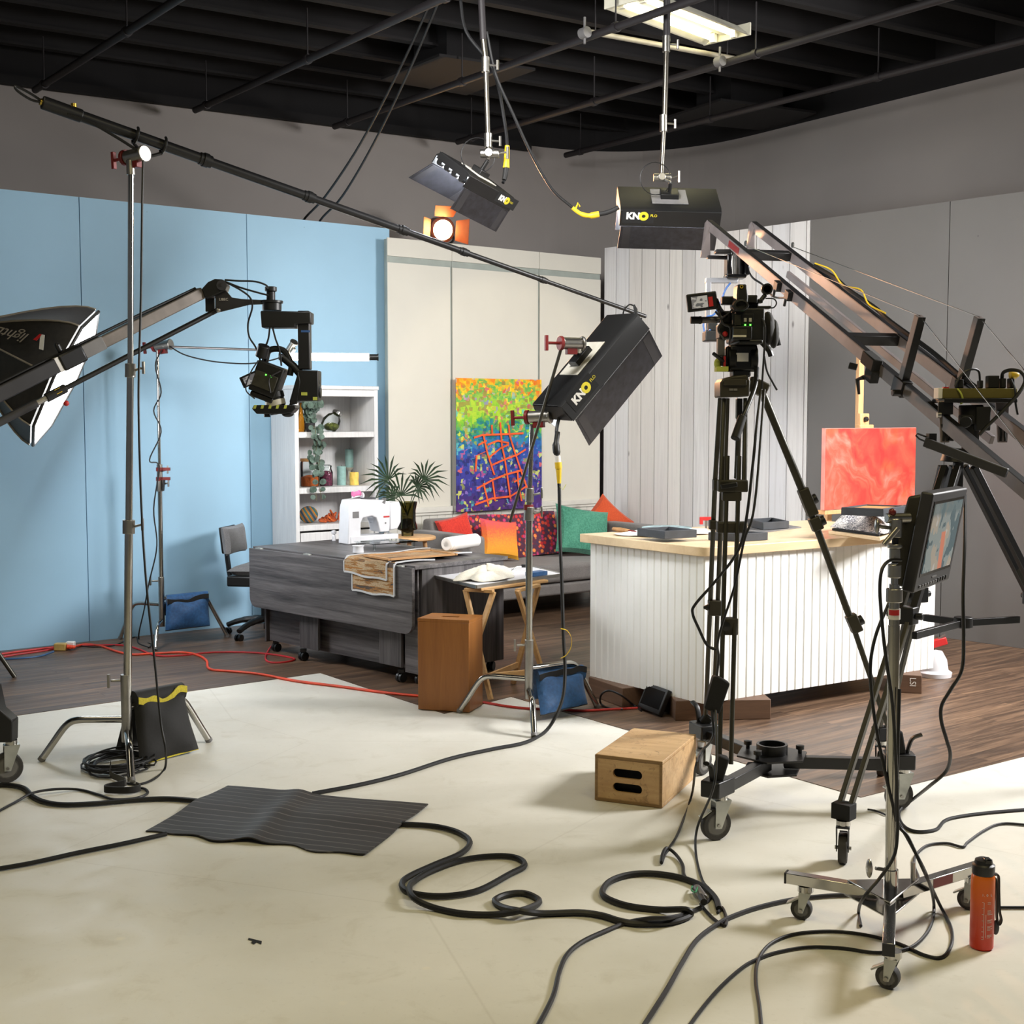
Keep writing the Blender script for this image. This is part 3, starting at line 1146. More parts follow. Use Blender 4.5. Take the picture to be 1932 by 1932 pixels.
# quilted runners hanging over the corner
t = NT('woven_brown_runner')
co = t.coords((1, 1, 1))
mp2 = t.coords((2.0, 34, 34))
n1 = t.noise(mp2, 1.0, 4, 0.6)
n2 = t.noise(co, 220, 2)
c = t.ramp(n1, [(0.32, (70, 62, 58)), (0.42, (150, 104, 52)), (0.5, (182, 158, 124)), (0.6, (166, 110, 48)), (0.72, (96, 90, 88))], 'CONSTANT')
c = t.mix(t.framp(n2, 0.4, 0.6, 0, 0.5), c, (92, 76, 60))
t.bump(n2, 0.5, 0.003)
M['runner'] = t.out(c, 0.95)
M['runner_edge'] = fabric('grey_runner_binding', (170, 172, 176), (196, 198, 200), 200)


def runner(name, label, b0_, b1_, hang0, hang1, a_end, lift, yv=0.0):
    def fn(i, j):
        b = lerp(b0_, b1_, i)
        hang = lerp(hang0, hang1, i)
        L = hang + a_end
        s_ = j * L - hang
        wv_ = 0.006 * math.sin(i * 9 + j * 3)
        if s_ < 0:
            return tp(-0.036 - lift - 0.01 * abs(math.sin(i * 5)), b, ZTAB + lift + s_ + wv_)
        return tp(s_ - 0.03 * (1 - min(1, s_ / 0.05)) - 0.006, b + yv * s_, ZTAB + lift + 0.004 + wv_ * 0.5 + 0.004 * math.sin(s_ * 14))
    o_ = S(name, MB().slab(fn, 14, 30, V((0.003, 0.002, 0.006))), M['runner'], label, 'table runner', 'woven brown runners on the sewing cabinet', rot=ANG_T + PI / 2)
    e = -ta * 0.002
    P('binding', MB().strip([fn(i / 10, 0.0) + e for i in range(11)], 0.012, 0.008, Z).strip([fn(0.0, j / 24) + e for j in range(25)], 0.010, 0.009, tb).strip([fn(1.0, j / 24) + e for j in range(25)], 0.010, 0.009, tb), M['runner_edge'], o_)
    return o_


bb = [leafpx(752), leafpx(683)]
runner('table_runner', 'lower brown woven runner hanging furthest down over the dark drop leaf', bb[0] - 0.06, bb[1] - 0.02, 0.20, 0.20, 0.30, 0.004)
runner('table_runner', 'upper brown woven runner folded over the cabinet corner beside the paper roll', bb[0] + 0.0, bb[1] + 0.05, 0.115, 0.095, 0.68, 0.014)
# wooden frame with stitched fabric
c_ = ont(775, 1047, ZTAB + 0.028)
root = T('stitched_panel', 'flat wood-edged frame of stitched fabric lying behind the runners', 'textile panel', c_, ANG_U)
P('frame_bar', MB().box(c_ + nB * 0.14, 0.5, 0.02, 0.012, AXU).box(c_ - nB * 0.14, 0.5, 0.02, 0.012, AXU).box(c_ + u * 0.25, 0.02, 0.3, 0.012, AXU).box(c_ - u * 0.25, 0.02, 0.3, 0.012, AXU), M['bamboo'], root)
P('stitched_fabric', MB().box(c_ - Z * 0.003, 0.47, 0.27, 0.004, AXU), M['runner'], root)
# paper roll
pa, pb = ont(842, 1046), ont(914, 1035)
rr_ = 0.046
d = xy(pb - pa).normalized()
pa = xy(pa, ZTAB + 0.022 + rr_)
pb = pa + d * 0.34
M['paper'] = plain('white_paper', (240, 238, 234), 0.75, 0, 0.03)
root = T('paper_roll', 'white paper roll lying on the right end of the sewing cabinet', 'paper roll', xy((pa + pb) / 2, ZTAB + 0.022), math.atan2(d.y, d.x))
P('roll', MB().lathe(pa, d, [(0.02, 0.0), (0.040, 0.0), (0.044, 0.004), (0.044, 0.03), (rr_, 0.03), (rr_, 0.34), (0.02, 0.34), (0.02, 0.0)], 28), M['paper'], root)
P('core', MB().lathe(pa + d * 0.002, d, [(0.012, 0), (0.02, 0), (0.02, 0.336), (0.012, 0.336), (0.012, 0)], 18), M['matte_black'], root)

# ------------------------------------------------------------------ task chair
M['seat_grey'] = fabric('grey_upholstery', (98, 98, 100), (128, 128, 130), 150)
cb = G(504, 1196)
hub = G(500, 1199)
root = T('task_chair', 'grey upholstered swivel chair with black five-star base by the blue wall', 'chair', hub, 0)
dC = hub.y
sz = 0.515
back_d = (W(430, 1010, dC) - W(500, 1010, dC)).normalized()
fw = -back_d                                       # sitter faces right
fw = V((0.985, -0.17, 0)).normalized()
sd_ = V((-fw.y, fw.x, 0))
hx = xy(hub)


def cp_(f, s_, z):
    return hx + fw * f + sd_ * s_ + Z * z


def cushion(mb, c, ax, sx, sy, sz_, n=12, pw=0.28, sag=0.0):
    """pillow shape: superellipse outline, domed both ways"""
    vs, fs = [], []
    N = n

    def pt(i, j, sgn):
        a, b = 2 * i / N - 1, 2 * j / N - 1
        e = max(0.0, (1 - abs(a) ** 3) * (1 - abs(b) ** 3)) ** pw
        k_ = 1 - 0.10 * (1 - abs(a)) * abs(b) * 0.6
        return c + ax[0] * (a * sx / 2 * (1 - 0.08 * (1 - b * b))) + ax[1] * (b * sy / 2 * (1 - 0.08 * (1 - a * a))) + ax[2] * (sgn * sz_ / 2 * e)
    top = [[pt(i, j, 1) for i in range(N + 1)] for j in range(N + 1)]
    bot = [[pt(i, j, -1) for i in range(N + 1)] for j in range(N + 1)]
    for g_, flip in ((top, 0), (bot, 1)):
        o_ = len(vs)
        for row in g_:
            vs += row
        for j in range(N):
            for i in range(N):
                q_ = [o_ + j * (N + 1) + i, o_ + j * (N + 1) + i + 1, o_ + (j + 1) * (N + 1) + i + 1, o_ + (j + 1) * (N + 1) + i]
                fs.append(q_[::-1] if flip else q_)
    return mb.add(vs, fs)


P('seat', cushion(MB(), cp_(0.03, 0, sz), (fw, sd_, Z), 0.47, 0.47, 0.085, 14, 0.2), M['seat_grey'], root)
P('seat_pan', MB().box(cp_(0.02, 0, sz - 0.075), 0.46, 0.46, 0.08, (fw, sd_, Z)), M['black'], root, 0.012)
bt = (Z - fw * 0.12).normalized()
bx = frame(bt, fw)
bc = cp_(-0.235, 0, 0.735)
P('backrest', cushion(MB(), bc, (sd_, bt, fw), 0.40, 0.22, 0.085, 14, 0.25), M['seat_grey'], root)
P('back_shell', MB().box(bc - fw * 0.045, 0.02, 0.30, 0.20, (fw, sd_, bt)), M['black'], root, 0.01)
P('back_support', MB().tube(spline([cp_(-0.12, 0, sz - 0.09), cp_(-0.255, 0, sz - 0.09), cp_(-0.29, 0, sz + 0.05), cp_(-0.30, 0, 0.72)], 6), 0.032, 8, flat=0.5), M['black'], root)
P('gas_lift', MB().cyl(cp_(0, 0, 0.12), cp_(0, 0, 0.30), 0.027).cyl(cp_(0, 0, 0.30), cp_(0, 0, 0.36), 0.014), M['black'], root)
P('lift_lever', MB().sphere(cp_(0.0, -0.03, 0.34), 0.018).cyl(cp_(0, -0.03, 0.34), cp_(0, 0.02, 0.37), 0.006), M['steel'], root)
for k in range(5):
    a = 2 * PI * k / 5 + 0.45
    d = V((math.cos(a), math.sin(a), 0))
    tip = hx + d * 0.30
    arm = P('base_arm', MB().tube(spline([hx + d * 0.02 + Z * 0.13, hx + d * 0.12 + Z * 0.125, hx + d * 0.22 + Z * 0.105, tip + Z * 0.075], 5), [0.034] * 4 + [0.03] * 4 + [0.026] * 4 + [0.024] * 4, 8, flat=0.8), M['black'], root)
    s_ = V((-d.y, d.x, 0))
    cs = P('caster', MB().cyl(tip + Z * 0.027 - s_ * 0.024, tip + Z * 0.027 - s_ * 0.006, 0.027, n=16).cyl(tip + Z * 0.027 + s_ * 0.006, tip + Z * 0.027 + s_ * 0.024, 0.027, n=16), M['black_gloss'], arm)

# ------------------------------------------------------------------ sofa on the cream wall
s0 = sC(790, 1130) - 0.13
sl = 2.02
sd0 = 0.10
M['sofa'] = fabric('grey_sofa_fabric', (104, 100, 98), (134, 129, 126), 190)
so_ = cBase + u * s0


def fp(s_, d_, z):
    return xy(so_ + u * s_ + nB * (sd0 + d_), z)


def sbox(mb, a0_, a1_, d0_, d1_, z0, z1):
    return mb.box(fp((a0_ + a1_) / 2, (d0_ + d1_) / 2, (z0 + z1) / 2), a1_ - a0_, d1_ - d0_, z1 - z0, AXU)


root = T('sofa', 'grey fabric sofa with wooden legs along the cream wall below the quilt', 'sofa', fp(sl / 2, 0.45, 0), ANG_U)
P('base', sbox(MB(), 0.02, sl - 0.02, 0.02, 0.86, 0.17, 0.27), M['sofa'], root, 0.02)
P('seat_cushion', sbox(MB(), 0.16, sl - 0.16, 0.16, 0.88, 0.28, 0.43), M['sofa'], root, 0.035, seg=4)
for a_ in (0.0, sl - 0.15):
    P('armrest', sbox(MB(), a_, a_ + 0.15, 0.0, 0.86, 0.20, 0.71), M['sofa'], root, 0.03, seg=4)
P('backrest', MB().prism([fp(0.1, 0.0, 0.2), fp(0.1, 0.16, 0.2), fp(0.1, 0.22, 0.45), fp(0.1, 0.13, 0.80), fp(0.1, 0.0, 0.80)], u * (sl - 0.2)), M['sofa'], root, 0.03, seg=3)
for a_ in (0.1, sl - 0.1):
    for d_ in (0.1, 0.8):
        P('leg', MB().cyl(fp(a_, d_, 0.004), fp(a_, d_, 0.17), 0.016, 0.026, 12), M['black'], root)


def on_sofa(px, d_, z):
    q_ = fp(0, d_, z)
    kk = (px - 966) / FPX
    return q_ + u * ((kk * q_.y - q_.x) / (u.x - kk * u.y))


M['red_cloth'] = fabric('red_cushion', (176, 38, 30), (214, 62, 46), 90)
M['rust_cloth'] = fabric('rust_cushion', (180, 66, 32), (204, 86, 46), 90)
M['green_cloth'] = fabric('sea_green_cushion', (44, 108, 88), (84, 150, 126), 70)
t = NT('sunset_gradient_cushion')
co = t.coords()
sep = t.node('ShaderNodeSeparateXYZ')
t.link(co, sep.inputs[0])
n2 = t.noise(co, 90, 3)
g_ = t.math('ADD', t.framp(sep.outputs[2], 0.02, 0.42, 0, 1), t.math('MULTIPLY', t.math('SUBTRACT', n2, 0.5), 0.6))
c = t.ramp(g_, [(0.0, (232, 170, 48)), (0.35, (240, 150, 56)), (0.65, (236, 98, 66)), (1.0, (206, 66, 116))])
t.bump(n2, 0.4, 0.003)
M['sunset'] = t.out(c, 0.9)
t = NT('floral_throw')
co = t.coords()
v1 = t.node('ShaderNodeTexVoronoi')
v1.inputs['Scale'].default_value = 26
t.link(co, v1.inputs['Vector'])
c = t.ramp(t.noise(co, 40, 2), [(0.35, (60, 52, 78)), (0.55, (92, 40, 60))])
hs = t.node('ShaderNodeSeparateColor')
t.link(v1.outputs['Color'], hs.inputs[0])
fc = t.ramp(hs.outputs[0], [(0.0, (196, 44, 48)), (0.35, (226, 84, 60)), (0.6, (196, 60, 110)), (0.8, (238, 140, 70)), (1.0, (150, 40, 70))], 'CONSTANT')
c = t.mix(t.framp(v1.outputs['Distance'], 0.35, 0.5, 1.0, 0.0), c, fc)
t.bump(v1.outputs['Distance'], 0.2, 0.003)
M['floral'] = t.out(c, 0.9)


def pillow(label, c_, ax, sx, sy, th, m, cat='cushion'):
    return S('cushion', cushion(MB(), c_, ax, sx, sy, th, 16, 0.3), m, label, cat, 'cushions on the sofa', rot=ANG_U)


def tilted(lean, roll=0.0, yaw=0.0):
    n_ = (nB * math.cos(lean) + Z * math.sin(lean)).normalized()
    n_ = (n_ + u * yaw).normalized()
    r_v = (u - n_ * u.dot(n_)).normalized()
    up_ = n_.cross(r_v) * -1
    if up_.z < 0:
        up_ = -up_
    a_ = r_v * math.cos(roll) + up_ * math.sin(roll)
    b_ = up_ * math.cos(roll) - r_v * math.sin(roll)
    return (a_, b_, n_)


# patterned throw over the backrest
def thr(i, j):
    s_ = lerp(0.40, 1.42, i)
    z_ = lerp(0.815, 0.44, j)
    d_ = 0.13 + (0.815 - z_) * 0.27 + 0.012 + 0.008 * math.sin(i * 14 + j * 2)
    return fp(s_, d_, z_ + 0.006 * math.sin(i * 9))


S('throw_blanket', MB().slab(thr, 24, 8, V((-nB.x, -nB.y, 0)) * 0.008), M['floral'], 'floral red and navy throw draped over the grey sofa back', 'blanket', rot=ANG_U)
pillow('red cushion leaning on the left arm of the grey sofa', on_sofa(862, 0.25, 0.665), tilted(0.3, 0.15, -0.35), 0.30, 0.34, 0.13, M['red_cloth'])
pillow('square pink-to-yellow gradient cushion in the middle of the sofa', on_sofa(942, 0.40, 0.625), tilted(0.30, -0.14), 0.38, 0.34, 0.12, M['sunset'])
pillow('large sea green cushion at the right end of the sofa', on_sofa(1099, 0.44, 0.645), tilted(0.30, -0.22, -0.1), 0.56, 0.44, 0.17, M['green_cloth'])
pillow('rust orange cushion standing behind the large green cushion', on_sofa(1143, 0.27, 0.68), tilted(0.2, 0.75, -0.4), 0.40, 0.40, 0.12, M['rust_cloth'])

# ------------------------------------------------------------------ hanging quilt (generic patchwork)
t = NT('patchwork_quilt')
co = t.coords((1, 1, 1))                            # object space: x along the wall, z up
vor = t.node('ShaderNodeTexVoronoi', distance='CHEBYCHEV')
vor.inputs['Scale'].default_value = 17
cx = t.node('ShaderNodeSeparateXYZ')
t.link(co, cx.inputs[0])
cm = t.node('ShaderNodeCombineXYZ')
t.link(cx.outputs[0], cm.inputs[0])
t.link(cx.outputs[2], cm.inputs[1])
t.link(cm.outputs[0], vor.inputs['Vector'])
sepc = t.node('ShaderNodeSeparateColor')
t.link(vor.outputs['Color'], sepc.inputs[0])
v2_ = t.node('ShaderNodeTexVoronoi', distance='CHEBYCHEV')
v2_.inputs['Scale'].default_value = 30
t.link(cm.outputs[0], v2_.inputs['Vector'])
sep2 = t.node('ShaderNodeSeparateColor')
t.link(v2_.outputs['Color'], sep2.inputs[0])
rr = t.math('ADD', t.math('MULTIPLY', sepc.outputs[0], 0.55), t.math('MULTIPLY', sep2.outputs[0], 0.45))
hh = t.math('ADD', t.math('DIVIDE', cx.outputs[2], 1.19), t.math('MULTIPLY', t.math('SUBTRACT', t.noise(cm.outputs[0], 3.2, 3), 0.5), 0.34))
hh = t.math('ADD', hh, t.math('MULTIPLY', t.math('SUBTRACT', rr, 0.5), 0.26))
c = t.ramp(hh, [(0.02, (74, 40, 110)), (0.14, (52, 44, 116)), (0.28, (56, 60, 150)), (0.40, (34, 84, 160)), (0.50, (48, 120, 176)), (0.57, (36, 136, 110)), (0.66, (120, 186, 50)), (0.76, (178, 208, 56)), (0.86, (90, 168, 80)), (0.92, (240, 190, 30)), (0.99, (236, 132, 28))])
c = t.mix(t.framp(rr, 0.66, 0.7, 0, 0.65), c, t.ramp(sep2.outputs[1], [(0.0, (222, 226, 70)), (0.3, (96, 186, 190)), (0.5, (196, 70, 120)), (0.7, (150, 120, 200)), (0.9, (232, 100, 50))], 'CONSTANT'))
c = t.mix(t.framp(sep2.outputs[2], 0.72, 0.76, 0, 0.55), c, t.ramp(hh, [(0.3, (24, 22, 62)), (0.65, (18, 96, 84)), (0.95, (206, 76, 30))]))
t.bump(vor.outputs['Distance'], 0.25, 0.003)
M['quilt'] = t.out(c, 0.9)
M['quilt_street'] = plain('orange_binding', (232, 92, 44), 0.85, 0, 0.15, 12)
q0, q1 = sC(861, 800, 0.04), sC(1022, 800, 0.04)
cq = onC(861, 713, 0.04)
ztop = cq.z
zbot = onC(862, 966, 0.03).z
qw = q1 - q0
qb = cBase + u * q0
root = T('wall_quilt', 'colourful patchwork quilt hanging on the cream wall above the sofa', 'quilt', xy(qb + u * qw / 2 + nB * 0.03, zbot), ANG_U)


def qp(x_, y_, off_):
    """x 0..1 across, y 0..1 up"""
    return xy(qb + u * (x_ * qw) + nB * (0.03 + off_), lerp(zbot, ztop, y_))


def qf(i, j):
    bell = 0.010 * math.sin(i * 7 + j * 2) * (1 - j)
    return qp(i, j, 0.006 + bell)


P('quilt_top', MB().slab(qf, 20, 20, nB * 0.006), M['quilt'], root)
streets = [[(0.19, 0.555), (0.29, 0.575), (0.62, 0.58), (0.77, 0.585)], [(0.30, 0.575), (0.345, 0.44), (0.40, 0.33), (0.43, 0.27)], [(0.5, 0.67), (0.51, 0.575), (0.52, 0.49), (0.55, 0.40), (0.58, 0.27), (0.62, 0.08)], [(0.60, 0.65), (0.61, 0.57), (0.66, 0.46), (0.71, 0.36), (0.76, 0.26), (0.82, 0.15)],
           [(0.36, 0.40), (0.5, 0.47), (0.60, 0.50)], [(0.40, 0.345), (0.55, 0.385), (0.70, 0.42), (0.80, 0.46)], [(0.22, 0.17), (0.42, 0.235), (0.57, 0.27), (0.76, 0.30)], [(0.2, 0.05), (0.40, 0.09), (0.62, 0.10), (0.8, 0.17)], [(0.30, 0.21), (0.34, 0.10), (0.36, 0.03)], [(0.41, 0.22), (0.44, 0.07)], [(0.24, 0.50), (0.34, 0.53)], [(0.40, 0.65), (0.405, 0.58)], [(0.21, 0.30), (0.22, 0.42), (0.33, 0.45)], [(0.35, 0.5), (0.47, 0.53), (0.6, 0.51)], [(0.66, 0.21), (0.78, 0.25)], [(0.70, 0.30), (0.71, 0.2), (0.75, 0.06)]]
mb = MB()
for st in streets:
    mb.strip([qp(a_, b_, 0.017 + 0.004 * math.sin(a_ * 9)) for a_, b_ in st], 0.017, 0.003, Z if abs(st[-1][0] - st[0][0]) > abs(st[-1][1] - st[0][1]) else u)
P('binding_strip', mb, M['quilt_street'], root)
# ------------------------------------------------------------------ white beadboard counter
H0 = 0.115
K0, K1, K2 = G(1326, 1328, H0), G(1112, 1275, H0), G(1762, 1260, H0)
ka = xy(K2 - K0).normalized()
kb = xy(K1 - K0).normalized()
kl, kw = (K2 - K0).length, (K1 - K0).length
ANG_K = math.atan2(ka.y, ka.x)
ko = xy(K0)
ZC = W(1333, 1033, K0.y - 0.03).z
na = V((ka.y, -ka.x, 0))                          # out of the long front
nb_ = V((-kb.y, kb.x, 0))                         # out of the short left end
if nb_.dot(-ko) < 0 and nb_.dot(ka) > 0:
    nb_ = -nb_
if nb_.dot(ka) > 0:
    nb_ = -nb_


def kp(a, b, z):
    return xy(ko + ka * a + kb * b, z)


t = NT('white_beadboard')
co = t.coords()
n = t.noise(co, 2.0, 4)
v = t.node('ShaderNodeTexVoronoi')
v.inputs['Scale'].default_value = 5.5
t.link(co, v.inputs['Vector'])
c = t.ramp(n, [(0.3, (226, 227, 224)), (0.7, (240, 240, 238))])
c = t.mix(t.framp(v.outputs['Distance'], 0.012, 0.022, 0.5, 0.0), c, (150, 140, 124))
M['bead'] = t.out(c, 0.42)
M['maple'] = wood('maple_worktop', (206, 178, 140), (228, 204, 168), 'X', 0.8, 0.32, (0.25, 0.75), 24)
root = T('kitchen_island', 'large white beadboard counter with a pale maple worktop, raised on wooden blocks', 'counter', kp(kl / 2, kw / 2, 0), ANG_K)
P('front_boarding', beads(MB(), ko, ka, na, kl, H0, ZC - 0.05, 0.062, 0.006, 0.02), M['bead'], root)
P('end_boarding', beads(MB(), ko, kb, nb_, kw, H0, ZC - 0.05, 0.056, 0.006, 0.02), M['bead'], root)
P('carcass', MB().prism([kp(0.02, 0.02, H0 + 0.004), kp(kl - 0.0, 0.02, H0 + 0.004), kp(kl - 0.0, kw - 0.01, H0 + 0.004), kp(0.02, kw - 0.01, H0 + 0.004)], Z * (ZC - H0 - 0.054)), M['bead'], root)
poly = []
r_ = 0.07
ov = 0.035
for i in range(8):
    a = PI / 2 * i / 7
    poly.append(kp(-ov + r_ - r_ * math.sin(a) * 1.0, -ov + r_ - r_ * math.cos(a), ZC - 0.05))
poly += [kp(-ov, kw + 0.05, ZC - 0.05), kp(kl + 0.03, kw + 0.05, ZC - 0.05), kp(kl + 0.03, -ov, ZC - 0.05)]
P('worktop', MB().prism(poly, Z * 0.05), M['maple'], root, 0.003)
M['brown_block'] = wood('brown_painted_block', (84, 62, 48), (112, 84, 64), 'X', 1.4, 0.6)


def block(label, p0, p1, back, h, txt=None):
    """wooden apple-box style block: front edge p0-p1 on the floor, going back"""
    d = xy(p1 - p0).normalized()
    n_ = V((-d.y, d.x, 0))
    if n_.y < 0:
        n_ = -n_
    return S('support_block', MB().prism([xy(p0, 0.0032), xy(p1, 0.0032), xy(p1 + n_ * back, 0.0032), xy(p0 + n_ * back, 0.0032)], Z * (h - 0.0034)), M['brown_block'], label, 'wooden block', 'brown blocks under the counter', rot=math.atan2(d.y, d.x), bev=0.004)


block('brown wooden block under the near corner of the white counter', G(1274, 1361), G(1454, 1358), 0.26, H0)
block('brown wooden block under the left end of the counter beside the blue sandbag', G(1110, 1312), G(1174, 1336), 0.20, H0)
g0_ = G(1696, 1308)
bk = block('brown wooden block with white stencilled letters under the right end of the counter', g0_, G(1739, 1310), 0.22, H0)
e_ = G(1739, 1310) - g0_
e_ = xy(e_).normalized()
fn_ = V((e_.y, -e_.x, 0))
if fn_.y > 0:
    fn_ = -fn_
text('lettering', 'LSI', 0.052, xy(G(1716, 1308.6), 0.100) + fn_ * 0.006, -Z, e_, M['label_white'], bk, sx=0.9)


def onc(px, py, z=0.0):
    return G(px, py, ZC + 0.001 + z)


# cradled canvases / deep black frames on the worktop
M['slate'] = plain('slate_black_paint', (50, 53, 58), 0.6, 0, 0.15, 14)


def deepframe(label, L, F_, R, h, z=0.0, solid=False):
    pl, pf, pr = onc(*L, z + h), onc(*F_, z + h), onc(*R, z + h)
    pb_ = pl + pr - pf
    q = [xy(p, ZC + 0.001 + z) for p in (pl, pf, pr, pb_)]
    cen = sum(q, V((0, 0, 0))) / 4
    ang = math.atan2((q[2] - q[1]).y, (q[2] - q[1]).x)
    root = T('deep_frame', label, 'frame', xy(cen, ZC + 0.001 + z), ang, 'deep black frames on the worktop')
    t_ = 0.03
    inn = [lerp(p, cen, 0.16) for p in q]
    for i in range(4):
        j = (i + 1) % 4
        mb_ = MB().prism([q[i], q[j], inn[j], inn[i]], Z * h)
        P('frame_bar', mb_, M['slate'], root, 0.002)
    P('frame_panel', MB().prism([xy(p, ZC + 0.002 + z) for p in inn], Z * (h - 0.008 if solid else 0.004)), M['slate'] if not solid else M['bamboo'], root)
    return root


M['cotton'] = fabric('white_cotton', (232, 232, 230), (246, 246, 244), 90, 0.9, 0.2)
# white cloth
pc = [onc(1164, 1012), onc(1232, 1024), onc(1332, 1012), onc(1318, 992), onc(1232, 996)]
cen = sum(pc, V((0, 0, 0))) / 5


def clothf(i, j):
    a = 2 * PI * i
    rad = 0.30 + 0.03 * math.sin(5 * a) + 0.03 * math.sin(2 * a + 1)
    p = cen + (ka * math.cos(a) * rad * 1.0 + kb * math.sin(a) * rad * 0.72) * j
    return xy(p, ZC + 0.008 + 0.005 * (1 + math.sin(9 * a + j * 7)) * j * 0.5)


S('cotton_cloth', MB().slab(clothf, 48, 6, Z * 0.004), M['cotton'], 'white cotton cloth spread on the worktop under a black frame', 'cloth')
deepframe('deep black frame resting on the white cloth near the left end of the counter', (1202, 996), (1254, 1002), (1315, 999), 0.045, 0.02)
deepframe('deep black frame on the bare worktop behind the tripod legs', (1336, 1004), (1394, 1007), (1449, 1004), 0.045)
deepframe('black frame on the thin grey board at the back of the worktop', (1410, 979), (1440, 986), (1489, 983), 0.045, 0.008)
pb0 = [onc(1392, 1000), onc(1435, 1006), onc(1512, 996), onc(1470, 989)]
S('grey_board', MB().prism(pb0, Z * 0.006), M['mid_grey'], 'thin flat grey board under the rear black frame on the worktop', 'board')
pd = onc(1258, 990, 0.03)
M['palette'] = plain('stained_palette', (150, 172, 176), 0.5, 0, 0.35, 18)
S('paint_palette', MB().lathe(pd - Z * 0.028, Z, [(0, 0), (0.15, 0), (0.155, 0.012), (0.14, 0.014), (0, 0.01)], 28), M['palette'], 'round bluish paint palette behind the front black frame', 'palette')
pq = onc(1332, 1000)
root = T('bar_clamp', 'small red bar clamp standing on the worktop beside the tripod', 'clamp', pq)
P('clamp_bar', MB().box(pq + Z * 0.03, 0.012, 0.012, 0.058), M['steel'], root)
P('clamp_jaw', MB().box(pq + Z * 0.07, 0.08, 0.022, 0.022).box(pq - X * 0.03 + Z * 0.05, 0.02, 0.02, 0.03), M['red'], root, 0.003)
pa, pb = onc(1157, 998, 0.012), onc(1200, 1003, 0.012)
root = T('carving_tool', 'wooden handled carving tool at the left edge of the worktop', 'tool', xy((pa + pb) / 2, ZC + 0.001), 0)
P('handle', MB().tube([pa, lerp(pa, pb, 0.3), lerp(pa, pb, 0.7)], [0.011, 0.014, 0.010], 12), M['bamboo'], root)
P('blade', MB().tube([lerp(pa, pb, 0.7), pb], [0.007, 0.004], 10), M['grip_red'], root)
# paper stack at the right end
M['print'] = None
t = NT('speckled_print')
co = t.coords()
n = t.noise(co, 150, 4, 0.8)
n2 = t.noise(co, 9, 3)
f = t.math('ADD', n, t.math('MULTIPLY', t.math('SUBTRACT', n2, 0.5), 0.5))
M['print'] = t.out(t.ramp(f, [(0.47, (60, 62, 72)), (0.53, (238, 232, 228))]), 0.6)
qs = [onc(1563, 1001, 0.02), onc(1660, 1014, 0.02), onc(1722, 994, 0.02), onc(1630, 985, 0.02)]
S('sketch_board', MB().prism([xy(p, ZC + 0.001) for p in qs], Z * 0.02), M['maple'], 'pale wooden board at the bottom of the paper stack on the worktop', 'board', bev=0.003)
qs2 = [lerp(p, sum(qs, V((0, 0, 0))) / 4, 0.08) for p in qs]
S('black_folder', MB().prism([xy(p, ZC + 0.022) for p in qs2], Z * 0.012), M['matte_black'], 'flat black folder between the pale board and the speckled paper', 'folder', bev=0.002)
cen = sum(qs, V((0, 0, 0))) / 4
ea, eb = (qs[1] - qs[0]), (qs[3] - qs[0])


def crump(i, j):
    p = cen + ea * (i - 0.5) * 1.05 + eb * (j - 0.45) * 0.95
    h_ = 0.075 + 0.02 * math.sin(i * 11 + j * 4) + 0.016 * math.sin(j * 9 - i * 5)
    e = min(i, 1 - i, j, 1 - j)
    return xy(p, ZC + 0.038 + h_ * min(1, e * 5))


S('crumpled_print', MB().slab(crump, 20, 20, Z * 0.003), M['print'], 'crumpled black and white speckled paper under the topmost black frame', 'paper')
deepframe('shallow black panel with pale top lying on the crumpled speckled paper', (1587, 957), (1667, 960), (1712, 954), 0.045, 0.135, True)

# ------------------------------------------------------------------ easel with the red painting
M['pine'] = wood('pine_easel', (196, 148, 98), (222, 178, 128), 'Z', 1.2, 0.5)
pl0 = W(1547, 962, 8.75)
k_ = (1719 - 966) / FPX
pw_ = (k_ * pl0.y - pl0.x) / (u.x - k_ * u.y)
ztopP, zbotP = W(1552, 808, 8.75).z, pl0.z
mid = pl0 + u * pw_ * 0.47
root = T('easel', 'tall pine studio easel holding the red canvas behind the counter', 'easel', xy(mid - nB * 0.06, 0.004), ANG_U)
mz = W(1636, 641, mid.y).z
eb_ = mid - nB * 0.055


def ep(a, d, z):
    return xy(eb_ + u * a + nB * d, z)


P('mast', MB().box(ep(0, 0, (mz + 0.1) / 2), 0.055, 0.03, mz - 0.1, AXU), M['pine'], root, 0.003)
P('top_clamp', MB().box(ep(0, 0.035, ztopP + 0.055), 0.10, 0.03, 0.09, AXU).box(ep(0, 0.045, ztopP + 0.008), 0.15, 0.05, 0.03, AXU), M['pine'], root, 0.006)
P('star_knob', MB().lathe(ep(0, 0.052, ztopP + 0.06), nB, [(0, 0), (0.02, 0), (0.016, 0.02), (0, 0.022)], 5), M['black'], root)
P('ledge', MB().box(ep(-0.02, 0.05, zbotP - 0.018), 0.86, 0.07, 0.03, AXU), M['pine'], root, 0.003)
P('ledge_bracket', MB().box(ep(-0.02, 0.03, zbotP - 0.075), 0.12, 0.04, 0.08, AXU), M['pine'], root, 0.003)
for a_ in (-0.28, 0.28):
    P('upright', MB().box(ep(a_, -0.03, 0.55), 0.05, 0.03, 1.0, AXU), M['pine'], root, 0.003)
    P('foot', MB().box(ep(a_, 0.0, 0.03), 0.05, 0.55, 0.05, AXU), M['pine'], root, 0.004)
P('cross_rail', MB().box(ep(0, -0.03, 0.25), 0.6, 0.025, 0.06, AXU).box(ep(0, -0.03, 0.9), 0.6, 0.025, 0.06, AXU), M['pine'], root, 0.003)
t = NT('red_swirl_painting')
co = t.coords((1, 1, 1))
nz = t.node('ShaderNodeTexNoise')
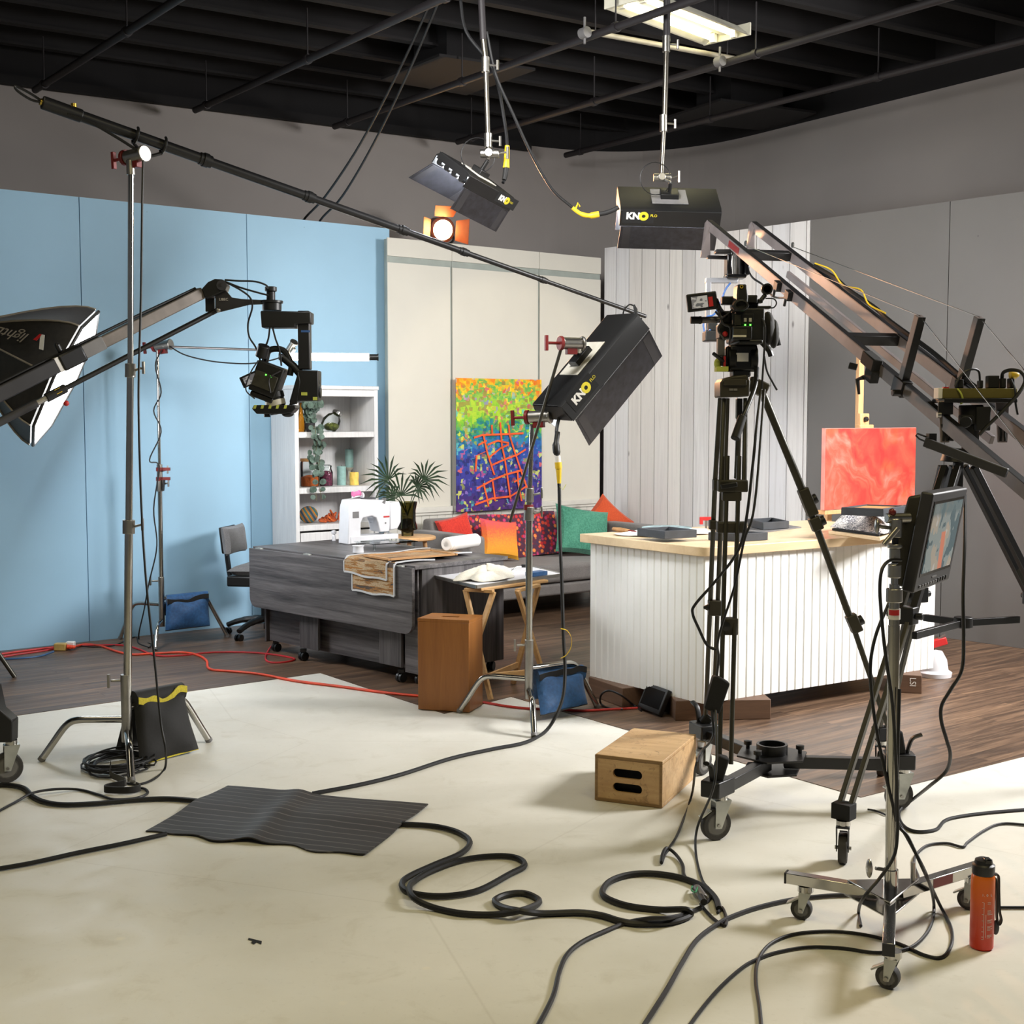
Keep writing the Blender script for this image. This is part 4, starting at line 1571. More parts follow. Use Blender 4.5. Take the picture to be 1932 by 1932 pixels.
nz.inputs['Scale'].default_value = 2.4
nz.inputs['Detail'].default_value = 3
t.link(co, nz.inputs['Vector'])
av = t.node('ShaderNodeVectorMath', operation='MULTIPLY_ADD')
t.link(nz.outputs['Color'], av.inputs[0])
av.inputs[1].default_value = (0.8, 0.8, 0.8)
t.link(co, av.inputs[2])
n1 = t.noise(av.outputs[0], 1.7, 7, 0.62, 2.2)
wv = t.node('ShaderNodeTexWave', wave_type='RINGS', rings_direction='Y')
wv.inputs['Scale'].default_value = 1.3
wv.inputs['Distortion'].default_value = 7
wv.inputs['Detail'].default_value = 4
wv.inputs['Detail Scale'].default_value = 1.4
t.link(av.outputs[0], wv.inputs[0])
f = t.math('ADD', t.math('MULTIPLY', n1, 0.88), t.math('MULTIPLY', wv.outputs['Fac'], 0.12))
c = t.ramp(f, [(0.26, (182, 40, 38)), (0.42, (208, 62, 50)), (0.52, (220, 80, 60)), (0.63, (228, 106, 90)), (0.78, (236, 142, 124))])
c = t.mix(t.framp(t.noise(co, 2.2, 2), 0.55, 0.68, 0, 0.75), c, (238, 96, 36))
t.bump(f, 0.25, 0.006)
M['red_art'] = t.out(c, 0.5)
M['canvas_edge'] = plain('pink_canvas_edge', (240, 150, 140), 0.7)
hP = ztopP - zbotP
croot = T('canvas_painting', 'large red and orange swirling abstract canvas on the pine easel', 'painting', xy(pl0 + u * pw_ / 2 + nB * 0.02, zbotP), ANG_U)
pc0 = pl0 + nB * 0.02
P('canvas', MB().box(xy(pc0 + u * pw_ / 2, (zbotP + ztopP) / 2), pw_, 0.03, hP, AXU), M['canvas_edge'], croot)
P('paint_surface', MB().box(xy(pc0 + u * pw_ / 2 + nB * 0.0165, (zbotP + ztopP) / 2), pw_ - 0.006, 0.003, hP - 0.006, AXU), M['red_art'], croot)

# ------------------------------------------------------------------ palm in a vase on a little wooden side table
pst = W(770, 1010, 10.25)
zst = pst.z - 0.004
ps = xy(pst)
root = T('side_table', 'small round wooden side table between the sewing cabinet and the sofa', 'table', xy(ps + X * 0.02), 0)
P('table_top', MB().lathe(xy(ps + X * 0.02, zst - 0.03), Z, [(0, 0), (0.19, 0), (0.2, 0.008), (0.2, 0.022), (0.19, 0.03), (0, 0.03)], 32), M['pine'], root)
for k in range(3):
    a = 2 * PI * k / 3 + 0.5
    d = V((math.cos(a), math.sin(a), 0))
    P('leg', MB().cyl(xy(ps + X * 0.02 + d * 0.19, 0.004), xy(ps + X * 0.02 + d * 0.12, zst - 0.03), 0.014, 0.018, 12), M['pine'], root)
M['smoke'] = glass('smoked_olive_glass', (186, 182, 146), 0.04, 0.85, 1.25)
M['soil_stones'] = plain('dark_pebbles', (48, 42, 32), 0.9, 0, 0.6, 50, 0.8, 70)
pv = xy(ps - X * 0.005, zst + 0.001)
root = T('potted_palm', 'fan palm stems in a smoked olive glass vase on the round side table', 'plant', pv)
P('vase', MB().lathe(pv, Z, [(0, 0), (0.048, 0.0), (0.05, 0.035), (0.052, 0.04), (0.078, 0.05), (0.080, 0.06), (0.066, 0.12), (0.066, 0.20), (0.078, 0.26), (0.080, 0.27), (0.076, 0.27), (0.062, 0.20), (0.062, 0.12), (0.07, 0.06), (0.044, 0.04), (0, 0.02)], 28), M['smoke'], root)
P('pebbles', MB().lathe(pv, Z, [(0, 0.021), (0.04, 0.03), (0.066, 0.064), (0.058, 0.12), (0.03, 0.135), (0, 0.14)], 20), M['soil_stones'], root)
M['palm'] = plain('palm_leaf', (44, 62, 40), 0.5, 0, 0.3, 20)
fans = [((733, 905), 10.1, (-0.75, 0.9), 0.33), ((800, 905), 10.3, (0.75, 0.75), 0.30), ((757, 935), 10.05, (-0.1, 0.45), 0.34), ((744, 938), 10.2, (-0.9, 0.1), 0.24), ((786, 918), 10.4, (0.4, 0.2), 0.22)]
rnd = random.Random(4)
for (fx, fy), fd, (ax_, az_), R in fans:
    hub_ = W(fx, fy, fd)
    st = P('frond_stem', MB().tube(spline([pv + Z * 0.16, lerp(pv + Z * 0.16, hub_, 0.5) + Z * 0.03, hub_], 6), 0.004, 6), M['palm'], root)
    mb = MB()
    main = math.atan2(az_, ax_)
    nl = 13
    for i in range(nl):
        a = main + (i / (nl - 1) - 0.5) * 3.6
        L = R * (0.62 + 0.38 * math.cos((i / (nl - 1) - 0.5) * 2.2)) * rnd.uniform(0.85, 1.05)
        d = V((math.cos(a), rnd.uniform(-0.4, 0.1), math.sin(a)))
        tip = hub_ + d * L * 0.72 - Z * 0.03
        midp = hub_ + d * L * 0.40 + Z * 0.008
        sd = V((-math.sin(a), 0.25, math.cos(a))).normalized() * 0.009
        lo = V((0, 0.004, 0))
        mb.add([hub_ - sd * 0.3, hub_ + sd * 0.3, midp + sd, midp - sd, tip, midp + lo - Z * 0.003], [(0, 1, 2, 5), (0, 5, 3), (5, 2, 4), (3, 5, 4)])
    P('fan_leaf', mb, M['palm'], st)

# ------------------------------------------------------------------ folding tray table with a whiteboard on it
M['beech'] = wood('beech_tray', (176, 134, 84), (206, 166, 114), 'X', 1.2, 0.5)
zt = 0.665
tcs = [G(835, 1093, zt), G(903, 1112, zt), G(1047, 1094, zt), G(990, 1080, zt)]
cen = sum(tcs, V((0, 0, 0))) / 4
dA = xy(tcs[2] - tcs[1]).normalized()
ANG_TR = math.atan2(dA.y, dA.x)
root = T('tray_table', 'folding beech tray table with crossed legs between the cabinet and the counter', 'table', xy(cen, 0), ANG_TR)
P('tray_top', MB().prism([lerp(p, cen, 0.12) - Z * 0.018 for p in tcs], Z * 0.018), M['beech'], root, 0.004)
legs = [((878, 1112), (926, 1320), 0.0), ((931, 1116), (864, 1322), 0.0), ((1016, 1104), (968, 1290), 0.0), ((976, 1114), (1034, 1302), 0.0)]
ends = []
for tp_, ft, _ in legs:
    a_, b_ = G(*tp_, zt - 0.02), G(*ft, 0.003)
    ends.append((a_, b_))
    P('leg', MB().bar(a_, b_, 0.034, 0.018, dA), M['beech'], root, 0.002)
for i, j, f in ((0, 2, 0.80), (1, 3, 0.80)):
    P('crossbar', MB().bar(lerp(*ends[i], f), lerp(*ends[j], f), 0.016, 0.034), M['beech'], root, 0.002)
for i, j in ((0, 1), (3, 2)):
    P('top_rail', MB().bar(ends[i][0], ends[j][0], 0.03, 0.02), M['beech'], root, 0.002)
wb = [G(x_, y_, zt + 0.004) for x_, y_ in ((818, 1089), (899, 1109), (1062, 1086), (1000, 1071))]
cen = sum(wb, V((0, 0, 0))) / 4
root = T('whiteboard', 'white board with metal edges lying flat on the folding tray table', 'whiteboard', xy(cen, zt + 0.001), ANG_TR)
P('board', MB().prism([xy(p, zt + 0.001) for p in wb], Z * 0.014), M['white_gloss'], root, 0.002)
for i in range(4):
    j = (i + 1) % 4
    P('edge_trim', MB().bar(xy(wb[i], zt + 0.009), xy(wb[j], zt + 0.009), 0.012, 0.019), M['steel'], root)
ztb = zt + 0.016
M['linen'] = fabric('cream_linen', (190, 184, 168), (212, 206, 192), 120, 0.95, 0.3)
pcn = G(918, 1092, ztb)


def linen(i, j):
    a = 2 * PI * i
    rad = 0.215 + 0.03 * math.sin(3 * a + 0.5) + 0.02 * math.sin(7 * a)
    p = pcn + (dA * math.cos(a) * rad + V((-dA.y, dA.x, 0)) * math.sin(a) * rad * 0.62) * j
    h_ = 0.060 * (1 - j ** 2.6) * (0.8 + 0.35 * math.sin(2 * a + 1)) + 0.016 * math.sin(5 * a + j * 9) * (1 - j * 0.6) + 0.012
    return xy(p, ztb + max(0.006, h_))


S('linen_cloth', MB().slab(linen, 48, 12, Z * 0.004), M['linen'], 'crumpled cream linen cloth lying on the whiteboard of the tray table', 'cloth')
q = G(1012, 1086, ztb)
S('blue_box', MB().box(q + Z * 0.014, 0.13, 0.07, 0.026, (dA, V((-dA.y, dA.x, 0)), Z)), M['blue_cloth'], 'small blue box at the right side of the tray table', 'box', bev=0.003)
q = G(985, 1078, ztb)
root = T('wire_stand', 'little wire stand with a dark clip beside the linen cloth', 'stand', q)
P('wire_frame', MB().tube([q + X * a for a in (-0.08, 0.0, 0.06)], 0.003, 6).tube([q + X * -0.08, q + X * -0.03 + Z * 0.03, q + X * 0.03 + Z * 0.03], 0.003, 6), M['chrome'], root)
P('clip', MB().box(q + X * 0.02 + Z * 0.035, 0.05, 0.02, 0.02), M['black'], root, 0.003)

# ------------------------------------------------------------------ wooden apple boxes
M['oak_stain'] = wood('honey_stained_plywood', (124, 74, 28), (164, 106, 48), 'Z', 0.7, 0.38, (0.25, 0.75), 22)
b0_, b1_, b2_ = G(788.6, 1339.8), G(885.5, 1346), G(911, 1331)
hb = W(838, 1169, b1_.y + 0.03).z
root = T('apple_box', 'tall honey-stained wooden box standing on end before the grey cabinet', 'wooden box', (b0_ + b2_) / 2, math.atan2((b1_ - b0_).y, (b1_ - b0_).x))
sid = xy(b2_ - b1_)
b3_ = b0_ + sid
bq = [xy(p) for p in (b0_, b1_, b2_, b3_)]
bc_ = sum(bq, V((0, 0, 0))) / 4
P('box_body', MB().prism([xy(p, 0.004) for p in bq], Z * (hb - 0.02)), M['oak_stain'], root, 0.004)
ia = xy(bq[1] - bq[0]).normalized()
ib = sid.normalized()
sw, sd2 = (bq[1] - bq[0]).length, sid.length
# top with a handle slot
zt0, zt1 = hb - 0.016, hb
hs_w, hs_d = 0.105, 0.028
top = P('top_panel', MB().box(xy(bc_ + ib * (sd2 / 4 + hs_d / 4), (zt0 + zt1) / 2), sw, sd2 / 2 - hs_d / 2, 0.016, (ia, ib, Z)).box(xy(bc_ - ib * (sd2 / 4 + hs_d / 4), (zt0 + zt1) / 2), sw, sd2 / 2 - hs_d / 2, 0.016, (ia, ib, Z)).box(xy(bc_ + ia * (sw / 4 + hs_w / 4), (zt0 + zt1) / 2), sw / 2 - hs_w / 2, hs_d, 0.016, (ia, ib, Z)).box(xy(bc_ - ia * (sw / 4 + hs_w / 4), (zt0 + zt1) / 2), sw / 2 - hs_w / 2, hs_d, 0.016, (ia, ib, Z)), M['oak_stain'], root)
P('handle_slot', MB().box(xy(bc_, zt0 + 0.001), hs_w, hs_d, 0.002, (ia, ib, Z)), M['matte_black'], top)

t = NT('scuffed_birch_ply')
co = t.coords((1, 1, 1))
mpn = t.coords((1.0, 9, 9))
n1 = t.noise(mpn, 2.2, 5, 0.6, 0.8)
n2 = t.noise(co, 22, 5, 0.75, 1.4)
c = t.ramp(n1, [(0.3, (178, 140, 96)), (0.7, (206, 172, 126))])
c = t.mix(t.framp(n2, 0.56, 0.68, 0, 0.6), c, (104, 76, 48))
t.bump(n2, 0.08, 0.003)
M['ply'] = t.out(c, 0.5)
M['ply_edge'] = wood('ply_edge', (112, 84, 50), (150, 118, 76), 'X', 3, 0.6)
f0, f1 = G(1122.5, 1510), G(1249, 1526)
fx_ = xy(f1 - f0).normalized()
fy_ = V((-fx_.y, fx_.x, 0))
if fy_.y < 0:
    fy_ = -fy_
fwid, fdep, fh = 0.305, 0.52, 0.205
f0 = xy((f0 + f1) / 2 - fx_ * fwid / 2)
ANG_F = math.atan2(fx_.y, fx_.x)
root = T('apple_box', 'scuffed pale birch plywood apple box lying flat beside the camera tripod', 'wooden box', f0 + fx_ * fwid / 2 + fy_ * fdep / 2, ANG_F)
FAX = (fx_, fy_, Z)


def fb(a0_, a1_, d0_, d1_, z0, z1, mb=None):
    return (mb or MB()).box(xy(f0 + fx_ * (a0_ + a1_) / 2 + fy_ * (d0_ + d1_) / 2, (z0 + z1) / 2), a1_ - a0_, d1_ - d0_, z1 - z0, FAX)


P('top_panel', fb(0, fwid, 0.0, fdep, fh - 0.015, fh), M['ply'], root, 0.003)
P('bottom_panel', fb(0, fwid, 0.0, fdep, 0.001, 0.016), M['ply'], root, 0.003)
for a_ in (0.0, fwid - 0.015):
    P('side_panel', fb(a_, a_ + 0.015, 0.0, fdep, 0.0165, fh - 0.0155), M['ply'], root)
P('end_panel', fb(0.0155, fwid - 0.0155, fdep - 0.016, fdep, 0.0165, fh - 0.0155), M['ply'], root)
# front end panel with two rounded slots: strips around them
sl0, sl1 = 0.082, 0.215
zs = ((0.050, 0.090), (0.112, 0.152))
mb = MB()
zc_ = [0.0165, zs[0][0], zs[0][1], zs[1][0], zs[1][1], fh - 0.0155]
for i in (0, 2, 4):
    fb(0.0155, fwid - 0.0155, 0.0, 0.015, zc_[i], zc_[i + 1], mb)
for z0_, z1_ in zs:
    rr2 = (z1_ - z0_) / 2
    for sgn, e in ((1, sl0), (-1, sl1)):
        base_ = 0.0155 if sgn > 0 else fwid - 0.0155
        pl = [(base_, z0_)]
        for i in range(9):
            a = -PI / 2 + PI * i / 8
            pl.append((e + sgn * (rr2 - rr2 * math.cos(a)), (z0_ + z1_) / 2 + rr2 * math.sin(a)))
        pl.append((base_, z1_))
        mb.prism([xy(f0 + fx_ * a_, z_) for a_, z_ in pl], fy_ * 0.015)
P('handle_panel', mb, M['ply'], root)
P('edge_band', fb(0.0, fwid, -0.0008, 0.0005, fh - 0.013, fh - 0.002, fb(0.0, fwid, -0.0008, 0.0005, 0.003, 0.014, fb(0.0005, 0.0125, -0.0008, 0.0005, 0.014, fh - 0.013, fb(fwid - 0.0125, fwid - 0.0005, -0.0008, 0.0005, 0.014, fh - 0.013)))), M['ply_edge'], root)
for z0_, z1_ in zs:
    P('slot_shade_board', fb(sl0 - 0.02, sl1 + 0.02, 0.06, 0.064, z0_ - 0.012, z1_ + 0.012), M['matte_black'], root)  # black sheet standing in for the shade inside the box, behind the slots

# ------------------------------------------------------------------ small monitor leaning at the counter foot, scoop behind it
m0, m1 = G(1205.5, 1339), G(1246, 1355)
md = xy(m1 - m0).normalized()
mn = V((md.y, -md.x, 0))
if mn.y > 0:
    mn = -mn
mup = (Z * 0.9 - mn * 0.42).normalized()
mw = (m1 - m0).length
mc_ = (xy(m0, 0.012) + xy(m1, 0.012)) / 2
fo = mup.cross(md) * (1 if mup.cross(md).dot(mn) > 0 else -1)
root = T('floor_monitor', 'small black monitor leaning back on the floor at the counter foot', 'monitor', xy(mc_, 0.003), math.atan2(md.y, md.x))
P('housing', MB().box(mc_ + mup * 0.075, mw, 0.15, 0.03, (md, mup, fo)), M['black_metal'], root, 0.004)
P('screen', MB().box(mc_ + mup * 0.08 + fo * 0.0155, mw - 0.035, 0.105, 0.002, (md, mup, fo)), M['black_gloss'], root)
P('stand', MB().prism([mc_ + mup * 0.12 - fo * 0.016, mc_ + mup * 0.02 - fo * 0.016, xy(mc_ - fo * 0.14, 0.006)], md * 0.06), M['black'], root)
pk = G(1766, 1276)
root = T('dustpan', 'white plastic dustpan with red brush standing at the far end of the counter', 'dustpan', pk)
P('pan', MB().lathe(pk + X * -0.01, Z, [(0, 0.004), (0.105, 0.004), (0.108, 0.03), (0.085, 0.045), (0.075, 0.11), (0.045, 0.165), (0, 0.175)], 24), M['white_gloss'], root)
P('brush', MB().bar(pk + V((-0.06, 0, 0.20)), pk + V((0.06, 0.0, 0.235)), 0.04, 0.05), M['red'], root, 0.006)
P('handle', MB().tube([pk + V((-0.02, 0.0, 0.17)), pk + V((-0.05, 0.0, 0.20)), pk + V((0.05, -0.01, 0.27))], 0.009, 8), M['grey_metal'], root)
# ------------------------------------------------------------------ pipe grid under the ceiling
ZP = 4.15
pipes = [((66, 170), (333, 0), 'dark ceiling pipe furthest left, its end above the black boom tip'),
         ((368, 208), (828, 0), 'dark ceiling pipe whose end hangs above the second blue flat'),
         ((631, 239), (1308, 0), 'dark ceiling pipe carrying the hanging light panels'),
         ((863, 268), (1771, 0), 'dark ceiling pipe ending above the twin-tube ceiling light row, in front of the corner'),
         ((1067, 293), (1932, 76), 'dark ceiling pipe ending nearest the rounded wall corner')]
pl_lab = ['dark ceiling pipe above the boom tip, the one furthest left', 'dark ceiling pipe ending above the middle blue flat',
          'dark ceiling pipe ending above the right blue flat and crossing the lit fixture', 'dark ceiling pipe ending just above the hanging tilted light panel', 'dark ceiling pipe ending nearest the rounded wall corner']
pipe_line = []
for (a_, b_, _), lb in zip(pipes, pl_lab):
    p0, p1 = G(*a_, ZP), G(*b_, ZP)
    d = (p1 - p0).normalized()
    p1 = p1 + d * 3.0
    root = T('grid_pipe', lb, 'ceiling pipe', p0, math.atan2(d.y, d.x), 'ceiling grid pipes')
    P('pipe', MB().cyl(p0, p1, 0.026, n=14), M['soot_pipe'], root)
    L = (p1 - p0).length
    for s_ in (0.22, 1.9, 3.6):
        if s_ < L:
            q = p0 + d * s_
            P('hanger', MB().tube([q + Z * 0.35, q + Z * 0.03], 0.006, 6).cyl(q - d * 0.02 + Z * 0.0, q + d * 0.02, 0.034, n=12), M['soot_pipe'], root)
    for cx__ in {2: (1103, 62), 3: (1358, 116)}.get(len(pipe_line) and len(pipe_line), ()) and [{2: (1103, 62), 3: (1358, 116)}[len(pipe_line)]]:
        q = G(*cx__, ZP)
        P('pipe_clamp', MB().cyl(q - d * 0.03, q + d * 0.03, 0.036, n=14).cyl(q + Z * 0.02, q + Z * 0.10, 0.008, n=8).cyl(q - Z * 0.02, q - Z * 0.07, 0.008, n=8), M['mid_grey'], root)
    pipe_line.append((p0, d))

cd0, cd1 = G(1100, 58, 4.22), G(1372, 108, 4.22)
cdd = (cd1 - cd0).normalized()
root = T('conduit', 'pale conduit catching the light just below the ceiling fixture', 'conduit', cd0, math.atan2(cdd.y, cdd.x))
P('pipe', MB().cyl(cd0, cd1 + cdd * 0.1, 0.018, n=12), plain('pale_pipe', (150, 144, 128), 0.5), root)
for q in (cd0 + cdd * 0.1, cd1):
    P('hanger', MB().cyl(q, q + Z * 0.66, 0.005, n=6), M['soot_pipe'], root)
# ------------------------------------------------------------------ ceiling air diffusers: square plates under ducts
for (corners, lb) in (([(718, 151), (829, 106), (1010, 133), (880, 180)], 'square black air diffuser plate near the middle of the ceiling, by the hanging rods'),
                      ([(1244, 228), (1360, 190), (1540, 214), (1455, 248)], 'square black air diffuser plate beyond the lit ceiling fixture')):
    q = [G(x_, y_, 4.32) for x_, y_ in corners]
    cen = sum(q, V((0, 0, 0))) / 4
    root = T('air_diffuser', lb, 'air vent', cen, ANG_U, 'ceiling air diffusers')
    P('plate', MB().prism(q, Z * 0.02), M['joist'], root)
    P('duct', MB().prism([lerp(p, cen, 0.45) + Z * 0.021 for p in q], Z * 0.565), M['soot'], root)

# ------------------------------------------------------------------ fluorescent ceiling fixture
M['tube_on'] = emit('lit_fluorescent_tube', (255, 248, 206), 9)
M['warm_white'] = plain('warm_white_enamel', (226, 222, 204), 0.5, 0, 0.04)
fx = [G(1150, 8, 4.30), G(1250, 2, 4.30), G(1424, 60, 4.30), G(1340, 88, 4.30)]
fa = ((fx[3] - fx[0]) + (fx[2] - fx[1])).normalized()
fbv = V((-fa.y, fa.x, 0))
fc_ = G(1283, 42, 4.30)
Lf = ((fx[3] - fx[0]).length + (fx[2] - fx[1]).length) / 2
root = T('fluorescent_fixture', 'lit white twin-tube fluorescent fixture on the black ceiling', 'ceiling light', fc_, math.atan2(fa.y, fa.x))
FAXIS = (fa, fbv, Z)
P('housing', MB().prism([fc_ + fa * -Lf / 2 + fbv * y_ + Z * z_ for y_, z_ in ((-0.19, 0.0), (-0.10, 0.075), (0.10, 0.075), (0.19, 0.0), (0.17, 0.0), (0.09, 0.06), (-0.09, 0.06), (-0.17, 0.0))], fa * Lf), M['warm_white'], root)
P('ballast_cover', MB().box(fc_ + Z * 0.05, Lf * 0.98, 0.07, 0.03, FAXIS), M['warm_white'], root)
for s_ in (-1, 1):
    P('end_cap', MB().box(fc_ + fa * (s_ * (Lf / 2 + 0.008)) + Z * 0.04, 0.015, 0.39, 0.085, FAXIS), M['warm_white'], root, 0.003)
    tb_ = P('tube', MB().cyl(fc_ + fbv * (0.085 * s_) - fa * (Lf / 2 - 0.06) + Z * 0.018, fc_ + fbv * (0.085 * s_) + fa * (Lf / 2 - 0.06) + Z * 0.018, 0.019, n=14), M['tube_on'], root)
    for e in (-1, 1):
        P('lamp_holder', MB().box(fc_ + fbv * (0.085 * s_) + fa * (e * (Lf / 2 - 0.035)) + Z * 0.02, 0.03, 0.04, 0.06, FAXIS), M['warm_white'], root)
P('hanger', MB().tube([fc_ + fa * 0.4 + Z * 0.06, fc_ + fa * 0.4 + Z * 0.56], 0.004, 5).tube([fc_ - fa * 0.4 + Z * 0.06, fc_ - fa * 0.4 + Z * 0.56], 0.004, 5), M['soot_pipe'], root)

# ------------------------------------------------------------------ four-tube light panels
M['panel_black'] = plain('panel_black', (14, 14, 15), 0.5, 0.1, 0.15, 8)
M['flap_grey'] = plain('scuffed_grey_flap', (44, 44, 49), 0.42, 0.2, 0.25, 26)
M['reflector'] = plain('bright_reflector', (200, 208, 214), 0.3, 0.8, 0.05)
M['plate_white'] = plain('worn_white_plate', (206, 202, 188), 0.5, 0.1, 0.08, 12)
M['logo_y'] = plain('logo_yellow', (222, 206, 48), 0.5)
M['panel_tube'] = emit('lit_panel_tube', (244, 250, 255), 58)


def orth(w_, l_):
    w_ = V(w_).normalized()
    l_ = V(l_)
    l_ = (l_ - w_ * l_.dot(w_)).normalized()
    return w_, l_


def light_panel(label, c, w_, l_, d_, L, Wd, Tk, flap, flap_tilt, logo_at, plate=None, open_end=False, flap2=1.0, tilt2=None):
    """c: centre of the back; w_: short axis towards the side that carries the badge; d_: the way it shines"""
    root = T('studio_light', label, 'studio light', c, 0, 'four-tube light panels')
    hl, hw = L / 2, Wd / 2
    ax = (l_, w_, d_)
    P('back_shell', MB().prism([c + l_ * -hl + w_ * a + d_ * b for a, b in ((-hw, Tk * 0.35), (-hw * 0.8, 0), (hw * 0.8, 0), (hw, Tk * 0.12), (hw, Tk), (hw - 0.006, Tk), (hw - 0.006, Tk * 0.3), (hw * 0.78, 0.008), (-hw * 0.78, 0.008), (-hw + 0.006, Tk * 0.4), (-hw + 0.006, Tk), (-hw, Tk))], l_ * L), M['panel_black'], root, 0.002)
    P('reflector', MB().box(c + d_ * 0.02, L - 0.02, Wd * 0.84, 0.004, ax), M['reflector'], root)
    for s_ in (-1, 1):
        P('end_plate', MB().box(c + l_ * (s_ * (hl - 0.004)) + d_ * (Tk * (0.3 if open_end else 0.55)), 0.006, Wd * 0.9, Tk * (0.5 if open_end else 0.88), ax), M['panel_black'], root)
    for k in range(4):
        o_ = c + w_ * ((k - 1.5) * Wd * 0.225) + d_ * (Tk * 0.62)
        tb = P('lamp_tube', MB().cyl(o_ - l_ * (hl - 0.03), o_ + l_ * (hl - 0.03), 0.019, n=12), M['panel_tube'], root)
        P('tube_base', MB().cyl(o_ - l_ * (hl - 0.002), o_ - l_ * (hl - 0.035), 0.021, n=12).cyl(o_ + l_ * (hl - 0.035), o_ + l_ * (hl - 0.002), 0.021, n=12), M['black'], tb)
    for s_, tl_ in ((1, flap_tilt), (-1, flap_tilt + 0.15 if tilt2 is None else tilt2)):
        e0 = c + w_ * (s_ * hw) + d_ * Tk
        fd = (d_ * math.cos(tl_) - w_ * (s_ * math.sin(tl_))).normalized()
        nn = fd.cross(l_).normalized()
        flap_ = flap
        flap = flap * (1.0 if s_ > 0 else flap2)
        dv = P('barn_door', MB().prism([e0 - l_ * (hl - 0.01), e0 + l_ * (hl - 0.01), e0 + l_ * (hl - 0.005) + fd * flap, e0 - l_ * (hl - 0.005) + fd * flap], nn * 0.004), M['flap_grey'], root)
        for q in (-1, 1):
            P('hinge', MB().box(e0 + l_ * (q * (hl - 0.05)) + fd * flap * 0.5, 0.05, flap * 0.92, 0.01, (l_, fd, nn)), M['dark_grey'], dv)
        flap = flap_
    pc_ = c - d_ * 0.003
    P('mount_plate', MB().box(pc_, L * 0.36, Wd * 0.58, 0.006, ax), plate or M['plate_white'], root, 0.002)
    P('mount_block', MB().box(c - d_ * 0.02, L * 0.18, Wd * 0.26, 0.035, ax).cyl(c - d_ * 0.03, c - d_ * 0.10, 0.012, n=12), M['black'], root, 0.003)
    sd = c + w_ * (hw + 0.0012)
    lo = sd + l_ * (logo_at * L) + d_ * (Tk * 0.42)
    P('badge', MB().box(lo + w_ * -0.0004 + l_ * 0.075 + d_ * -0.0, 0.20, Tk * 0.8, 0.0012, (l_, d_, w_)), M['matte_black'], root)
    yd = -d_
    xd = l_
    if xd.cross(yd).dot(w_) < 0:
        xd = -l_
        lo = lo + l_ * 0.15
    text('badge_lettering', 'KN', Tk * 0.5, lo + d_ * Tk * 0.16 + w_ * 0.0008, xd, yd, M['label_white'], root, 0.0006, bold=0.003)
    text('badge_lettering', 'O', Tk * 0.55, lo + d_ * Tk * 0.18 + xd * (Tk * 0.68) + w_ * 0.0008, xd, yd, M['logo_y'], root, 0.0006, bold=0.006)
    text('badge_lettering', 'FLO', Tk * 0.2, lo + d_ * Tk * 0.02 + xd * (Tk * 1.25) + w_ * 0.0008, xd, yd, M['logo_y'], root, 0.0004)
    return root, (l_, w_, d_)


# panel over the counter
dA_ = 8.3
w1, l1 = orth((0, -0.82, -0.57), (1, 0.10, 0.035))
d1 = w1.cross(l1)
if d1.z > 0:
    d1 = -d1
cA = W(1262, 372, dA_)
pA_, _ = light_panel('black four-tube light panel hanging over the white counter, its back to us', cA, w1, l1, d1, 0.63, 0.345, 0.12, 0.18, 0.25, -0.44, M['mid_grey'])
# panel tilted towards the blue wall
w2, l2 = orth((0.176, -0.15, -0.157), (0.261, 0.355, -0.088))
d2 = w2.cross(l2)
if d2.z > 0:
    d2 = -d2
cB = W(903, 330, 7.7)
light_panel('black four-tube light panel hanging tilted towards the blue wall, its lit tube ends showing', cB, w2, l2, d2, 0.47, 0.30, 0.085, 0.14, 0.0, 0.18, None, True, 1.25, -0.55)
# panel on the stand in the middle
w3, l3 = orth((0.154, -0.29, -0.011), (0.411, 0.2, 0.489))
d3 = w3.cross(l3)
if d3.y < 0:
    d3 = -d3
cC = W(1099, 677, 7.05)
light_panel('large black four-tube light panel held slantwise on the middle chrome stand', cC, w3, l3, d3, 0.68, 0.33, 0.12, 0.22, 0.42, -0.40, None, False, 0.35)
pe_ = cC + l3 * 0.34 + d3 * 0.05
P('power_lead', MB().tube(spline([pe_ - w3 * 0.02, pe_ + Z * 0.05 - X * 0.01, pe_ + Z * 0.085 + X * 0.02, pe_ + Z * 0.08 + X * 0.045], 6), 0.004, 6).tube([pe_ + Z * 0.085 + X * 0.045, pe_ + Z * 0.06 + X * 0.055, pe_ + Z * 0.0 + X * 0.058], [0.006, 0.011, 0.009], 8).box(pe_ + X * 0.05 + Z * 0.002, 0.08, 0.03, 0.02), M['black'], bpy.data.objects['studio_light.002'])


def safety_loop(mb, c, r, ax0, ax1):
    return mb.tube([c + ax0 * math.cos(a) * r + ax1 * math.sin(a) * r for a in [2 * PI * i / 24 for i in range(25)]], 0.003, 5)


M['rod_metal'] = plain('tarnished_rod', (116, 112, 104), 0.3, 0.9, 0.12)


